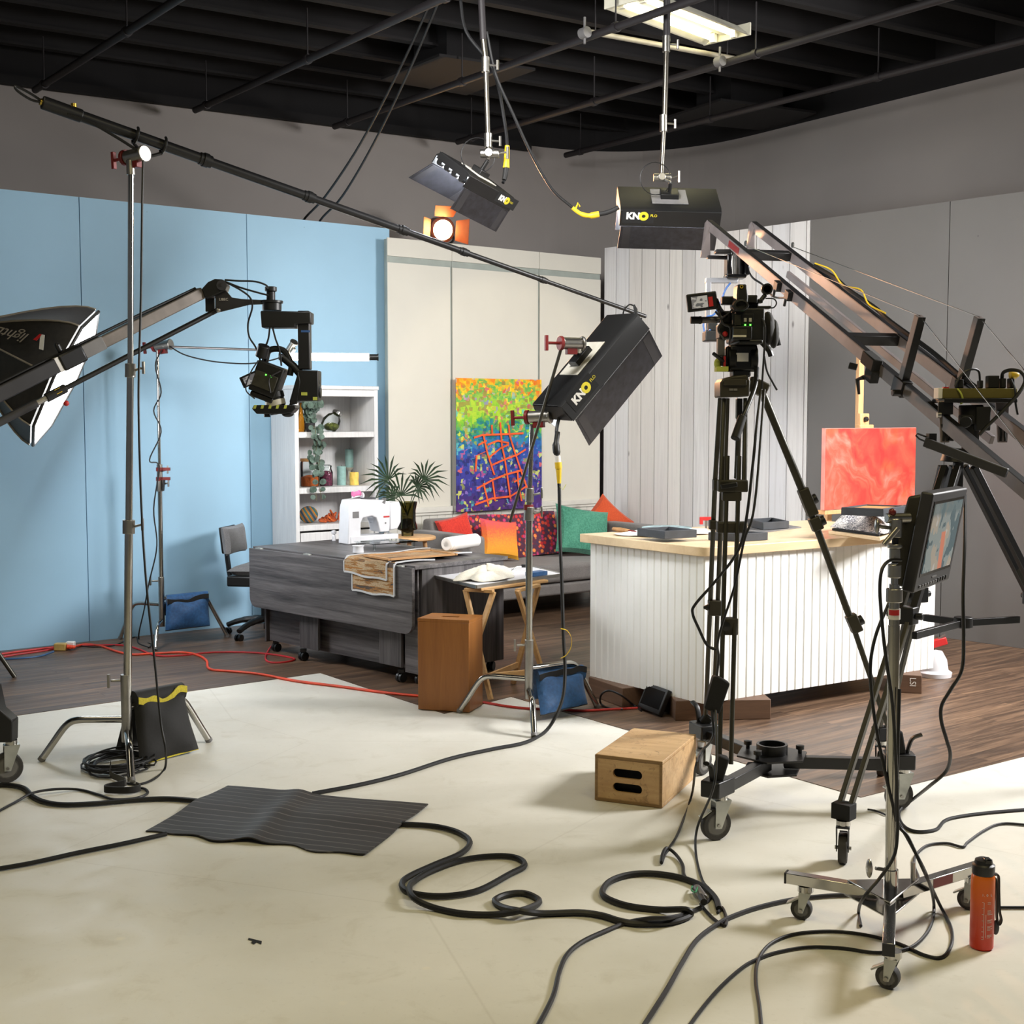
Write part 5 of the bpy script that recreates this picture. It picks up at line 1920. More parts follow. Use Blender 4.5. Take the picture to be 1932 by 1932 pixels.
def hang_rod(label, pts, rs, target, collars, dY):
    """telescopic drop rod from the pipe grid: pts are pixels top to bottom"""
    P3 = [W(x_, y_, dY) for x_, y_ in pts]
    root = T('drop_rod', label, 'hanging rod', P3[-1], 0, 'telescopic drop rods')
    for i in range(len(P3) - 1):
        P('rod_section', MB().cyl(P3[i], P3[i + 1], rs[i], n=14), M['soot_pipe'] if i == 0 else M['rod_metal'], root)
    for (x_, y0_, y1_) in collars:
        a_, b_ = W(x_, y0_, dY), W(x_, y1_, dY)
        cl = P('collar', MB().cyl(a_, b_, 0.024, n=16), M['steel'], root)
        m_ = (a_ + b_) / 2
        P('tee_knob', MB().cyl(m_, m_ + V((0.07, -0.02, -0.01)), 0.006, n=8).cyl(m_ + V((0.07, -0.02, -0.035)), m_ + V((0.07, -0.02, 0.02)), 0.008, n=8), M['steel'], cl)
    e = P3[-1]
    P('grip_head', MB().cyl(e + V((-0.05, 0, -0.0)), e + V((0.06, 0, 0.0)), 0.026, n=16).cyl(e + V((0, 0.03, 0.0)), e + V((0, -0.045, 0.0)), 0.024, n=16), M['steel'], root, 0.003)
    P('grip_handle', MB().cyl(e + V((0.06, 0, 0)), e + V((0.11, 0, 0.01)), 0.006, n=8).cyl(e + V((0.11, 0, -0.03)), e + V((0.11, 0, 0.04)), 0.008, n=8), M['steel'], root)
    P('drop_pin', MB().tube([e, lerp(e, target, 0.6), target], 0.008, 8), M['steel'], root)
    P('safety_cable', safety_loop(MB(), lerp(e, target, 0.35) + V((-0.06, -0.02, 0)), 0.10, V((1, 0.2, 0)).normalized(), Z), M['cable'], root)
    return root


hang_rod('chrome drop rod holding the light panel over the counter', [(1258, -30), (1258, 68), (1254, 218), (1248, 335)], [0.022, 0.017, 0.014], cA - d1 * 0.10, [(1257, 68, 98), (1252, 217, 248)], dA_)
hang_rod('chrome drop rod holding the light panel tilted towards the blue wall', [(906, -40), (912, 75), (916, 110), (922, 290)], [0.020, 0.017, 0.015], cB - d2 * 0.10, [(916, 108, 136), (921, 252, 278)], 7.7)

# ------------------------------------------------------------------ fresnel backlight clamped on top of the cream flat
M['fresnel_on'] = emit('hot_tungsten_lens', (255, 196, 120), 90)
M['fresnel_red'] = plain('oxide_red_housing', (120, 58, 34), 0.5, 0.2, 0.15)
fp_ = W(836, 434, 11.55)
aim = (V((1.5, 6.0, 2.2)) - fp_).normalized()
fa_, fs_, fu_ = frame(aim)
root = T('fresnel_light', 'small lit tungsten fresnel lamp with barn doors on top of the cream flat', 'studio light', fp_ - Z * 0.16)
P('housing', MB().lathe(fp_ - fa_ * 0.24, fa_, [(0, 0), (0.07, 0.0), (0.10, 0.03), (0.105, 0.20), (0.115, 0.225), (0.10, 0.235)], 20), M['fresnel_red'], root)
P('lens', MB().lathe(fp_ - fa_ * 0.01, fa_, [(0, 0.03), (0.05, 0.026), (0.096, 0.0), (0, -0.004)], 24), M['fresnel_on'], root)
for a in range(4):
    d = fs_ * math.cos(a * PI / 2) + fu_ * math.sin(a * PI / 2)
    tdir = fs_ * -math.sin(a * PI / 2) + fu_ * math.cos(a * PI / 2)
    o_ = fp_ + d * 0.115
    oo = (fa_ * 0.75 + d * 0.75).normalized()
    P('barn_door', MB().prism([o_ - tdir * 0.085, o_ + tdir * 0.085, o_ + tdir * 0.11 + oo * 0.13, o_ - tdir * 0.11 + oo * 0.13], d * 0.003), M['fresnel_red'], root)
P('yoke', MB().tube(spline([fp_ - fa_ * 0.13 + fs_ * 0.125, fp_ - fa_ * 0.13 + fs_ * 0.13 - Z * 0.10, fp_ - fa_ * 0.13 - Z * 0.15, fp_ - fa_ * 0.13 - fs_ * 0.13 - Z * 0.10, fp_ - fa_ * 0.13 - fs_ * 0.125], 5), 0.01, 8), M['black_metal'], root)
cl_ = fp_ - fa_ * 0.13
P('clamp', MB().cyl(cl_ - Z * 0.145, V((cl_.x, cl_.y, zc + 0.004)), 0.012, n=10).box(V((cl_.x, cl_.y, zc + 0.012)), 0.09, 0.09, 0.02, AXU), M['black_metal'], root)
sp_ = bpy.data.lights.new('tungsten_fresnel_beam', 'SPOT')
sp_.energy, sp_.color, sp_.spot_size, sp_.spot_blend, sp_.shadow_soft_size = 640, (1.0, 0.5, 0.26), math.radians(36), 0.6, 0.09
so_l = bpy.data.objects.new('tungsten_fresnel_beam', sp_)
so_l.location = fp_ + fa_ * 0.18
so_l.rotation_euler = aim.to_track_quat('-Z', 'Y').to_euler()
COL.objects.link(so_l)
# the warm wash across the cream wall comes from a second lamp hung from the grid, right of the frame
sw_ = bpy.data.lights.new('warm_wash_light', 'SPOT')
sw_.energy, sw_.color, sw_.spot_size, sw_.spot_blend, sw_.shadow_soft_size = 300, (1.0, 0.86, 0.62), math.radians(26), 0.25, 0.08
so_w = bpy.data.objects.new('warm_wash_light', sw_)
so_w.location = (3.6, 7.2, 3.9)
sw_.energy = 190
so_w.rotation_euler = (onC(960, 800) - V(so_w.location)).to_track_quat('-Z', 'Y').to_euler()
COL.objects.link(so_w)

# ------------------------------------------------------------------ cables in the air
def cable(label, pts, r, m=None, n=6, cat='cable', group=None):
    return S('power_cable', MB().tube(spline(pts, n), r, 8), m or M['cable'], label, cat, group)


for k, (px0, px1) in enumerate((((818, -8), (572, 416)), ((832, -8), (604, 416)))):
    pt = [(px0[0], px0[1]), (lerp(px0[0], px1[0], 0.30) + 9, lerp(px0[1], px1[1], 0.33)), (lerp(px0[0], px1[0], 0.6) + 9, lerp(px0[1], px1[1], 0.66)), (px1[0] + 42, px1[1] - 46), px1, (px1[0] - 16, px1[1] + 40)]
    dd = [8.2, 8.9, 9.7, 10.4, 10.75, 11.1]
    cable(('left' if k == 0 else 'right') + ' one of two thin black cables running from the ceiling behind the blue flat', [W(x_, y_, dp) for (x_, y_), dp in zip(pt, dd)], 0.009)
# feed to the tilted panel and the swag between the two panels
cable('black cable with yellow connector dropping to the tilted hanging light panel', [W(868, -5, 7.9), W(880, 60, 7.9), W(930, 130, 7.9), W(952, 230, 7.85), W(957, 285, 7.8), W(955, 330, 7.78), W(949, 345, 7.75)], 0.010)
root = T('cable_connector', 'yellow plug connector on the cable beside the tilted light panel', 'plug', W(956, 318, 7.79))
P('plug_body', MB().cyl(W(957, 276, 7.80) - Y * 0.012, W(955, 318, 7.78) - Y * 0.012, 0.014, 0.020, 12), M['yellow'], root)
P('boot', MB().cyl(W(955, 318, 7.78) - Y * 0.012, W(951, 340, 7.76) - Y * 0.012, 0.017, 0.012, 12), M['rubber'], root)
cable('black cable swagging from the left hanging rod to the panel over the counter', [W(918, 60, 7.72), W(935, 140, 7.75), W(968, 215, 7.8), W(1000, 285, 7.85), W(1040, 355, 7.9), W(1080, 392, 7.93)], 0.009)
root = T('cable_connector', 'yellow plug connector left of the panel over the counter', 'plug', W(1105, 405, 7.93))
P('plug_body', MB().tube(spline([W(1080, 392, 7.93), W(1095, 403, 7.93), W(1112, 407, 7.93), W(1130, 404, 7.93)], 5), [0.012] * 6 + [0.014] * 5 + [0.019] * 5, 12), M['yellow'], root)
P('strap', MB().tube([W(1085, 396, 7.925), W(1091, 383, 7.92), W(1094, 390, 7.92)], 0.006, 6), M['yellow'], root)
P('boot', MB().tube(spline([W(1131, 404, 7.93), W(1145, 401, 7.93), W(1158, 396, 7.93), W(1167, 391, 7.93)], 4), 0.014, 10), M['rubber'], root)
# ------------------------------------------------------------------ C-stands
def bent_leg(parent, col, foot, h, r, m, frac=0.66, rr=0.05):
    """turtle-base leg: out level from the column, then bent down to the floor"""
    a = xy(col, h)
    d = xy(foot - col)
    b = xy(col + d * frac, h)
    c = xy(foot, 0.006)
    n1 = (a - b).normalized()
    n2 = (c - b).normalized()
    pts = [a, lerp(a, b, 0.5), b + n1 * rr * 1.3, b + n1 * rr * 0.5 + n2 * rr * 0.15, b + n2 * rr * 0.5 + n1 * rr * 0.15, b + n2 * rr * 1.3, lerp(b, c, 0.6), c]
    lg = P('leg', MB().tube(spline(pts, 4), r, 12), m, parent)
    P('foot_cap', MB().cyl(c, c + (b - c).normalized() * 0.018, r * 1.06, n=12), M['mid_grey'], lg)
    return lg


def knob(parent, at, d, m='steel', s=1.0):
    d = V(d).normalized()
    k = P('tee_knob', MB().cyl(at, at + d * 0.05 * s, 0.007 * s, n=8).box(at + d * 0.06 * s, 0.012 * s, 0.02 * s, 0.065 * s, (X, Y, Z)), M[m], parent, 0.002)
    return k


def cstand(label, colpx, D, feet, hs, r0, sections, metal, group='chrome light stands', head='red'):
    """colpx: (x,y) top-down pixel list of the column; sections: list of (y0px, y1px, radius)"""
    def cx_(y_):
        for (x0, y0), (x1, y1) in zip(colpx, colpx[1:]):
            if y0 <= y_ <= y1:
                return lerp(x0, x1, (y_ - y0) / (y1 - y0))
        return colpx[0][0] if y_ < colpx[0][1] else colpx[-1][0]
    base = W(cx_(colpx[-1][1]), colpx[-1][1], D)
    root = T('light_stand', label, 'light stand', xy(base), 0, group)
    for f_, h_ in zip(feet, hs):
        bent_leg(root, base, f_, h_, r0 * 0.86, metal)
    P('base_sleeve', MB().cyl(xy(base, min(hs) - 0.05), xy(base, max(hs) + 0.16), r0 * 1.28, n=18), M['steel'], root, 0.002)
    knob(root, xy(base, max(hs) + 0.13) - X * r0, (-1, -0.2, 0))
    for y0, y1, r in sections:
        P('riser', MB().cyl(W(cx_(y0), y0, D), W(cx_(y1), y1, D), r, n=16), metal, root)
    for (y0, y1, r) in sections[1:]:
        a_, b_ = W(cx_(y0 - 4), y0 - 4, D), W(cx_(y0 + 22), y0 + 22, D)
        c_ = P('collar', MB().cyl(a_, b_, r * 1.5, n=16), M['steel'], root, 0.002)
        knob(c_, (a_ + b_) / 2 + X * r, (1, -0.3, 0.25), s=0.9)
    return root, W(cx_(sections[0][0]), sections[0][0], D)


def grip_head(parent, c, axis, s=1.0, red=True):
    a, b, d = frame(V(axis))
    h_ = P('grip_head', MB().cyl(c - a * 0.045 * s, c + a * 0.05 * s, 0.028 * s, n=18).cyl(c + a * 0.05 * s, c + a * 0.062 * s, 0.034 * s, n=18), M['steel'], parent, 0.003)
    P('grip_jaw', MB().cyl(c - a * 0.062 * s, c - a * 0.046 * s, 0.033 * s, n=18).box(c - d * 0.035 * s, 0.05 * s, 0.03 * s, 0.03 * s, (a, b, d)), M['grip_red'] if red else M['steel'], h_, 0.002)
    P('grip_handle', MB().cyl(c - a * 0.06 * s, c - a * 0.12 * s, 0.007 * s, n=8).box(c - a * 0.125 * s, 0.014 * s, 0.018 * s, 0.07 * s, (a, b, d)), M['grip_red'] if red else M['steel'], h_, 0.002)
    return h_


# left stand carrying the boom
fL, fF, fR = G(77, 1437), G(248, 1478), G(395, 1400)
DL = 6.2
st1, top1 = cstand('tallest chrome light stand holding the long black boom, black sandbag on its leg', [(247, 305), (246, 690), (243, 1000), (240, 1400)], DL, [fL, fF, fR], (0.205, 0.145, 0.265), 0.020,
                   [(318, 690, 0.0135), (690, 985, 0.0165), (985, 1380, 0.0195)], M['chrome'])
grip_head(st1, W(254, 294, DL), (0.8, -0.5, 0.05), 1.15)
P('stand_neck', MB().cyl(W(246, 303, DL), W(247, 330, DL), 0.02, n=14), M['steel'], st1)
# boom
b0, b1 = W(88, 196, 6.02), W(1218, 597, 8.0)
root = T('boom_pole', 'long black telescopic boom pole sloping across the set from the tall stand', 'boom', lerp(b0, b1, 0.15), 0)


def bt_(px):
    t_ = (px - 88) / (1218 - 88)
    iv = lerp(1 / b0.y, 1 / b1.y, t_)
    return ((1 / iv) - b0.y) / (b1.y - b0.y)


cuts = [(88, 0.026), (385, 0.0225), (580, 0.0195), (757, 0.017), (872, 0.0145), (1022, 0.012), (1218, 0.012)]
for (x0, r_), (x1, _) in zip(cuts, cuts[1:]):
    P('pole_section', MB().cyl(lerp(b0, b1, bt_(x0)), lerp(b0, b1, bt_(x1)), r_, n=14), M['black_metal'], root)
for x0, r_ in cuts[1:-1]:
    q = lerp(b0, b1, bt_(x0))
    dd = (b1 - b0).normalized()
    P('locking_collar', MB().cyl(q - dd * 0.03, q + dd * 0.03, r_ * 1.35, n=14).cyl(q - dd * 0.012, q + dd * 0.012, r_ * 1.55, n=14), M['black'], root)
dd = (b1 - b0).normalized()
P('end_grip', MB().cyl(b0 - dd * 0.02, b0 + dd * 0.16, 0.031, n=16), M['black'], root, 0.004)
P('brass_fitting', MB().cyl(b0 - dd * 0.022, b0 - dd * 0.03, 0.016, n=12).cyl(b0 + dd * 0.125 + Z * 0.026, b0 + dd * 0.125 + Z * 0.045, 0.013, n=10), M['brass'], root)
P('strap_loop', MB().tube(spline([b0 - dd * 0.02, b0 - dd * 0.07 - Z * 0.006, b0 - dd * 0.13 + Z * 0.012, b0 - dd * 0.135 + Z * 0.03, b0 - dd * 0.07 + Z * 0.02, b0 - dd * 0.02 + Z * 0.004], 5), 0.006, 6), M['cable'], root)
ch_ = lerp(b0, b1, bt_(280))
hk0, hk1 = lerp(b0, b1, bt_(254)), lerp(b0, b1, bt_(306))
_, bs_, bu_ = frame(dd)
for hq in (hk0, hk1):
    P('cradle_hook', MB().tube([hq + (bs_ * math.cos(a) + bu_ * math.sin(a)) * 0.038 for a in [PI * 0.62 + 2 * PI * i / 20 * 0.82 for i in range(21)]], 0.007, 6), M['black_metal'], root)
P('cradle', MB().tube(spline([hk0 - bu_ * 0.04, lerp(hk0, hk1, 0.5) - bu_ * 0.075, hk1 - bu_ * 0.04], 6), 0.008, 8).cyl(lerp(hk0, hk1, 0.3) - bu_ * 0.065, W(266, 286, DL), 0.008, n=10), M['black_metal'], root)
cable('thin black cable strung from the boom end to the grip head of the tall stand', [W(128, 216, 6.05), W(165, 228, 6.08), W(215, 256, 6.12), W(255, 281, 6.15)], 0.007)
cable('thin black cable hanging straight down beside the tall chrome stand to the floor', [W(270, 303, 6.12), W(268, 400, 6.1), W(266, 560, 6.1), W(262, 700, 6.1), W(262, 800, 6.08), W(267, 960, 6.06), W(276, 1100, 6.0), W(291, 1240, 5.98), W(303, 1360, 5.96), W(312, 1412, 5.93), G(311, 1450, 0.006), G(290, 1470, 0.006), G(262, 1480, 0.006), G(240, 1478, 0.006)], 0.0055)


# sandbags
def sandbag(label, tops, pouches, mcloth, mtrim, handle, group=None):
    """saddle bag: tops = two ends of the saddle line, pouches = list of bottom edges (two points each)"""
    a, b = tops
    root = T('sandbag', label, 'sandbag', xy((a + b) / 2), 0, 'saddle sandbags')
    for k, (c, d) in enumerate(pouches):
        def fn(i, j, a=a, b=b, c=c, d=d):
            t0 = lerp(a, b, i)
            t1 = lerp(c, d, i)
            return lerp(t0, t1, j)
        nrm = ((b - a).cross(lerp(c, d, 0.5) - lerp(a, b, 0.5))).normalized()
        if nrm.y > 0:
            nrm = -nrm
        N, K = 16, 14
        vs, fs = [], []
        for sgn in (1, -1):
            for j in range(K + 1):
                for i in range(N + 1):
                    f_, g_ = i / N, j / K
                    e = max(0.0, (1 - abs(2 * f_ - 1) ** 4)) ** 0.5 * max(0.0, math.sin(PI * min(1, g_ ** 0.75 * 1.0) ** 1.0)) ** 0.6
                    wob = 0.008 * math.sin(f_ * 9 + k) * math.sin(g_ * 7 + 1)
                    vs.append(fn(f_, g_) + nrm * (sgn * 0.048 * e + wob))
        w_ = N + 1
        o2 = (K + 1) * w_
        for j in range(K):
            for i in range(N):
                q = (j * w_ + i, j * w_ + i + 1, (j + 1) * w_ + i + 1, (j + 1) * w_ + i)
                fs.append(q)
                fs.append(tuple(x_ + o2 for x_ in q[::-1]))
        pt = P('pouch', MB().add(vs, fs), mcloth, root)
        P('seam', MB().tube([lerp(c, d, f_ / 8) for f_ in range(9)], 0.004, 5), mtrim, pt)
    up = Z * 0.012
    fr_ = (b - a).cross(lerp(*pouches[0], 0.5) - lerp(a, b, 0.5)).normalized()
    if fr_.y > 0:
        fr_ = -fr_
    fr_ = xy(fr_).normalized()
    nh = len(handle) - 1
    P('handle_strap', MB().strip(spline([lerp(a, b, i / nh) + fr_ * 0.046 + Z * (h_ - 0.004) for i, h_ in enumerate(handle)], 5), 0.034, 0.006, Z), mtrim, root)
    P('saddle', MB().tube([a - up * 0.6, lerp(a, b, 0.5) - up * 0.6, b - up * 0.6], 0.045, 12, flat=1.0, up=Z), mcloth, root)
    return root


M['black_cloth'] = fabric('black_nylon', (9, 9, 9), (18, 17, 18), 80, 0.75, 0.2)
M['yellow_trim'] = fabric('yellow_webbing', (176, 160, 40), (214, 198, 60), 120, 0.8, 0.2)
cB_ = W(240, 1400, DL)
ta_, tb_2 = xy(lerp(cB_, fR, 0.08), 0.300), xy(lerp(cB_, fR, 0.66), 0.300)
sandbag('black sandbag with yellow trim straddling the tall stand leg', (ta_, tb_2), [(W(264, 1443, 6.12), W(374, 1413, 6.36)), (W(213, 1423, 6.40), W(330, 1400, 6.60))], M['black_cloth'], M['yellow_trim'],
        (0.0, -0.012, -0.006, -0.03, -0.012, 0.02, 0.012))

# middle stand with the slanted panel
gL, gF, gR = G(866, 1345), G(1008, 1392), G(1127, 1336)
DM = 7.07
st2, top2 = cstand('chrome light stand in the middle carrying the slanted black light panel', [(1004, 790), (997, 1000), (998, 1330)], DM, [gL, gF, gR], (0.225, 0.165, 0.285), 0.019,
                   [(800, 925, 0.013), (925, 960, 0.016), (960, 1300, 0.019)], M['chrome'])
gh1 = W(1016, 786, DM - 0.03)
grip_head(st2, gh1, (0.9, -0.35, 0.05), 1.2)
P('red_collar', MB().cyl(W(997, 952, DM), W(997, 962, DM), 0.027, n=16), M['grip_red'], st2)
r0_, r1_ = W(962, 985, 7.05), W(1061, 650, 6.88)
arm = T('grip_arm', 'slanting chrome grip arm between the middle stand and the light panel', 'grip arm', lerp(r0_, r1_, 0.6), 0)
P('arm_rod', MB().cyl(r0_, r1_, 0.0085, n=12), M['gun'], arm)
grip_head(arm, W(1078, 648, 6.90), (0.85, 0.35, 0.0), 1.15)
P('mount_pin', MB().tube([W(1086, 648, 6.92), W(1092, 662, 6.96), cC - d3 * 0.09], 0.012, 8).cyl(W(1095, 640, 6.91), W(1090, 664, 6.93), 0.022, n=14), M['chrome'], arm)
sandbag('blue sandbag with black handle on the leg of the middle stand', (W(1010, 1275, 7.12), W(1098, 1266, 7.28)), [(W(1020, 1350, 6.98), W(1108, 1328, 7.18)), (W(1004, 1318, 7.25), W(1092, 1306, 7.42))], M['blue_cloth'], M['black_cloth'],
        (0.0, 0.01, 0.014, 0.022, 0.018, 0.03, 0.02))

# small stand with the light tube by the blue wall
hF, hL, hR = G(293, 1228), G(226, 1207), G(430, 1203)
DS = 9.5
st3, top3 = cstand('slim chrome light stand with red collars before the blue wall holding the light tube', [(297, 655), (301, 880), (306, 1195)], DS, [hF, hL, hR], (0.17, 0.285, 0.33), 0.017,
                   [(662, 880, 0.011), (880, 905, 0.014), (905, 1180, 0.017)], M['chrome'])
grip_head(st3, W(306, 652, DS), (0.9, -0.3, 0.1), 1.2)
for y_ in (882, 900):
    P('red_collar', MB().cyl(W(301, y_, DS), W(301, y_ + 7, DS), 0.026, n=16).box(W(312, y_ + 3, DS - 0.02), 0.07, 0.02, 0.022), M['grip_red'], st3)
P('lock_lever', MB().bar(W(310, 905, DS - 0.02), W(308, 926, DS - 0.02), 0.02, 0.012), M['black'], st3)
arm = T('grip_arm', 'level grey grip arm from the slim stand to the lit tube', 'grip arm', W(420, 658, DS - 0.05), 0)
P('arm_rod', MB().cyl(W(308, 654, DS - 0.03), W(548, 662, DS - 0.10), 0.0085, n=12), M['grey_metal'], arm)
grip_head(arm, W(549, 655, DS - 0.12), (0.5, -0.5, 0.6), 0.9, False)
sandbag('faded blue sandbag hanging on the slim stand near the task chair', (W(314, 1132, 9.5), W(392, 1124, 9.62)), [(W(312, 1190, 9.42), W(396, 1180, 9.54)), (W(300, 1160, 9.6), W(380, 1155, 9.72))], M['blue_cloth'], M['black_cloth'],
        (0.0, -0.01, -0.012, -0.02, 0.0, 0.01, 0.01))
tA, tB = W(528, 673, DS - 0.16), W(712, 674, DS - 0.08)
td = (tB - tA).normalized()
M['tube_light_on'] = emit('lit_warm_tube', (255, 240, 214), 30)
root = T('light_tube', 'short lit tube lamp with black end caps before the blue wall', 'studio light', lerp(tA, tB, 0.5) - Z * 0.03, 0)
P('tube', MB().cyl(tA + td * 0.07, tB - td * 0.06, 0.027, n=18), M['tube_light_on'], root)
P('end_cap', MB().cyl(tA, tA + td * 0.07, 0.022, n=16).cyl(tA - td * 0.008, tA, 0.026, n=16), M['black'], root)
P('end_cap', MB().cyl(tB - td * 0.06, tB, 0.022, n=16).cyl(tB, tB + td * 0.008, 0.026, n=16), M['black'], root)
cable('thin dark cable drooping from the slim stand to the lit tube', [W(318, 652, 9.46), W(345, 668, 9.44), W(380, 678, 9.43), W(420, 684, 9.42), W(470, 686, 9.40), W(510, 680, 9.38), W(530, 674, 9.36)], 0.005)
cable('thin dark cable winding down the slim chrome stand to the floor', [W(305, 660, 9.46), W(293, 690, 9.46), W(304, 740, 9.44), W(290, 775, 9.45), W(304, 815, 9.44), W(282, 868, 9.42), W(300, 880, 9.43), W(290, 960, 9.42), W(296, 1030, 9.42), W(281, 1100, 9.42), W(272, 1150, 9.4), G(262, 1205, 0.008), G(285, 1215, 0.008), G(280, 1222, 0.008)], 0.005)

# ------------------------------------------------------------------ octagonal softbox at the left edge
cS = W(124, 714, 8.25)                             # centre of the diffuser
axS = V((0.876, 0.17, -0.44)).normalized()         # way it shines
aS, bS, cSx = frame(axS)
RS = 0.47
rim = [cS + (bS * math.cos(2 * PI * i / 8) + cSx * math.sin(2 * PI * i / 8)) * RS for i in range(8)]
M['softbox_cloth'] = fabric('softbox_black_cloth', (18, 17, 15), (40, 36, 31), 30, 0.55, 0.25)
M['softbox_on'] = emit('lit_diffuser', (250, 252, 255), 24)
M['piping'] = plain('grey_ribs', (150, 142, 128), 0.5)
root = T('softbox', 'large black octagonal softbox with glowing white front at the left edge', 'softbox', cS - axS * 0.3 - Z * 0.4)
DEP = 0.60
rings = 7
vs = []
for j in range(rings + 1):
    f_ = j / rings
    rr_ = (1 - f_ ** 1.9 * 0.84)
    for i in range(8):
        c0_, c1_ = rim[i] - cS, rim[(i + 1) % 8] - cS
        for q in range(3):
            p = lerp(c0_, c1_, q / 3)
            sag = 1 - 0.03 * math.sin(PI * q / 3) * math.sin(PI * f_)
            vs.append(cS - axS * (0.02 + DEP * (1 - (1 - f_) ** 1.0) * (0.55 + 0.45 * f_)) + p * rr_ * sag)
n24 = 24
fs = [(j * n24 + i, j * n24 + (i + 1) % n24, (j + 1) * n24 + (i + 1) % n24, (j + 1) * n24 + i) for j in range(rings) for i in range(n24)]
P('shell', MB().add(vs, fs), M['softbox_cloth'], root)
P('diffuser', MB().prism([p - axS * 0.0 for p in [cS + (q - cS) * 0.985 for q in rim]], -axS * 0.01), M['softbox_on'], root)
P('front_lip', MB().tube(rim + [rim[0], rim[1]], 0.011, 6), M['softbox_cloth'], root)
for i in range(8):
    rib = [vs[j * n24 + i * 3] + (vs[j * n24 + i * 3] - (cS - axS * DEP * j / rings)).normalized() * 0.006 for j in range(rings + 1)]
    P('rib', MB().tube(rib[0:], 0.006, 5), M['piping'], root)
# badge on the upper panel facing us
best, bi = -9, 0
for i in range(8):
    m_ = (rim[i] + rim[(i + 1) % 8]) / 2
    sc_v = (m_ - cS).normalized().dot(Z) * 1.0 + (m_ - cS).normalized().dot(-Y) * 0.9
    if sc_v > best:
        best, bi = sc_v, i
pA0, pA1 = vs[1 * n24 + bi * 3], vs[1 * n24 + ((bi + 1) % 8) * 3]
pB0, pB1 = vs[4 * n24 + bi * 3], vs[4 * n24 + ((bi + 1) % 8) * 3]
m0_, m1_ = (pA0 + pA1) / 2, (pB0 + pB1) / 2
xd = (m1_ - m0_).normalized()
yd = (pA1 - pA0).normalized()
nn = xd.cross(yd)
if nn.dot(m0_ - cS) < 0:
    yd = -yd
    nn = -nn
org = m0_ + xd * 0.20 + nn * 0.012 - yd * 0.03
text('script_lettering', 'lightDome', 0.10, org, xd, yd, M['piping'], root, 0.0006, 0.35)
vv = m0_ + xd * 0.11 + nn * 0.012
P('emblem', MB().prism([vv + xd * a + yd * b for a, b in ((-0.05, 0.05), (-0.02, 0.05), (0.012, -0.02), (0.02, -0.05), (-0.005, -0.05))], nn * 0.002), M['label_white'], root)
P('emblem', MB().prism([vv + xd * a + yd * b for a, b in ((0.025, 0.0), (0.05, 0.0), (0.03, -0.05), (0.012, -0.05))], nn * 0.002), M['red'], root)
tail = cS - axS * (DEP + 0.02)
P('lamp_head', MB().cyl(tail, tail - axS * 0.28, 0.075, n=20), M['black_metal'], root, 0.006)
sfoot = G(28, 1279)
scol = xy(tail - axS * 0.14)
sc_feet = [sfoot, scol + V((-0.45, -0.35, 0)), scol + V((-0.1, 0.5, 0))]
root2 = T('light_stand', 'light stand of the softbox, only one grey leg showing at the left edge', 'light stand', scol, 0, 'chrome light stands')
P('riser', MB().cyl(xy(scol, 0.16), V((scol.x, scol.y, tail.z - 0.09)), 0.016, n=14), M['steel'], root2)
for f_ in sc_feet:
    P('leg', MB().cyl(xy(scol, 0.55), xy(f_, 0.006), 0.015, n=12), M['gun'], root2)
# ------------------------------------------------------------------ helpers for equipment
def pbx(mb, x0, y0, x1, y1, D, dep, rot=0.0):
    """upright box seen between two pixels at distance D, `dep` deep"""
    c = W((x0 + x1) / 2, (y0 + y1) / 2, D)
    sx, sz_ = abs(x1 - x0) * D / FPX, abs(y1 - y0) * D / FPX
    a = X * math.cos(rot) + Z * math.sin(rot)
    b = Z * math.cos(rot) - X * math.sin(rot)
    return mb.box(c, sx, dep, sz_, (a, Y, b))


def caster_big(parent, bottom, r, ang, black=False, name='caster'):
    """swivel caster: zinc fork, grey wheel; bottom = point on the floor, ang = rolling direction"""
    d = V((math.cos(ang), math.sin(ang), 0))
    s_ = V((-d.y, d.x, 0))
    hub = bottom + Z * r
    top = hub + Z * (r + 0.030 * min(1, r / 0.05)) - d * 0.022 * min(1, r / 0.063)
    mf = M['black_metal'] if black else M['zinc']
    mb = MB()
    k_ = min(1.0, r / 0.063)
    for sg in (-1, 1):
        o_ = s_ * (sg * 0.022)
        mb.prism([hub + o_ - d * 0.014 * k_ - Z * 0.014 * k_, hub + o_ + d * 0.014 * k_ - Z * 0.012 * k_, top + o_ + d * 0.034 * k_, top + o_ - d * 0.034 * k_], s_ * 0.003)
    mb.box(top + Z * 0.002, 0.068 * k_, 0.05, 0.006, (d, s_, Z))
    fork = P(name, mb, mf, parent)
    P('wheel', MB().lathe(hub - s_ * 0.016, s_, [(0.0, 0.004), (r * 0.55, 0.004), (r * 0.62, 0.0), (r * 0.72, 0.0)], 26).lathe(hub + s_ * 0.016, -s_, [(0.0, 0.004), (r * 0.55, 0.004), (r * 0.62, 0.0), (r * 0.72, 0.0)], 26), M['wheel_grey'], fork)
    P('tyre', MB().lathe(hub - s_ * 0.016, s_, [(r * 0.70, 0), (r * 0.94, 0.0), (r, 0.006), (r, 0.026), (r * 0.94, 0.032), (r * 0.70, 0.032), (r * 0.70, 0)], 30), M['tyre'], fork)
    P('axle', MB().cyl(hub - s_ * 0.03, hub + s_ * 0.03, 0.007, n=10), M['steel'], fork)
    P('swivel', MB().cyl(top + Z * 0.004, top + Z * 0.024, 0.026, n=18), M['chrome'], fork)
    P('brake_tab', MB().box(hub + d * (r * 0.75) + Z * (r * 0.75), 0.05, 0.03, 0.006, ((d + Z * -0.6).normalized(), s_, (Z + d * 0.6).normalized())), mf, fork, 0.002)
    return top + Z * 0.024


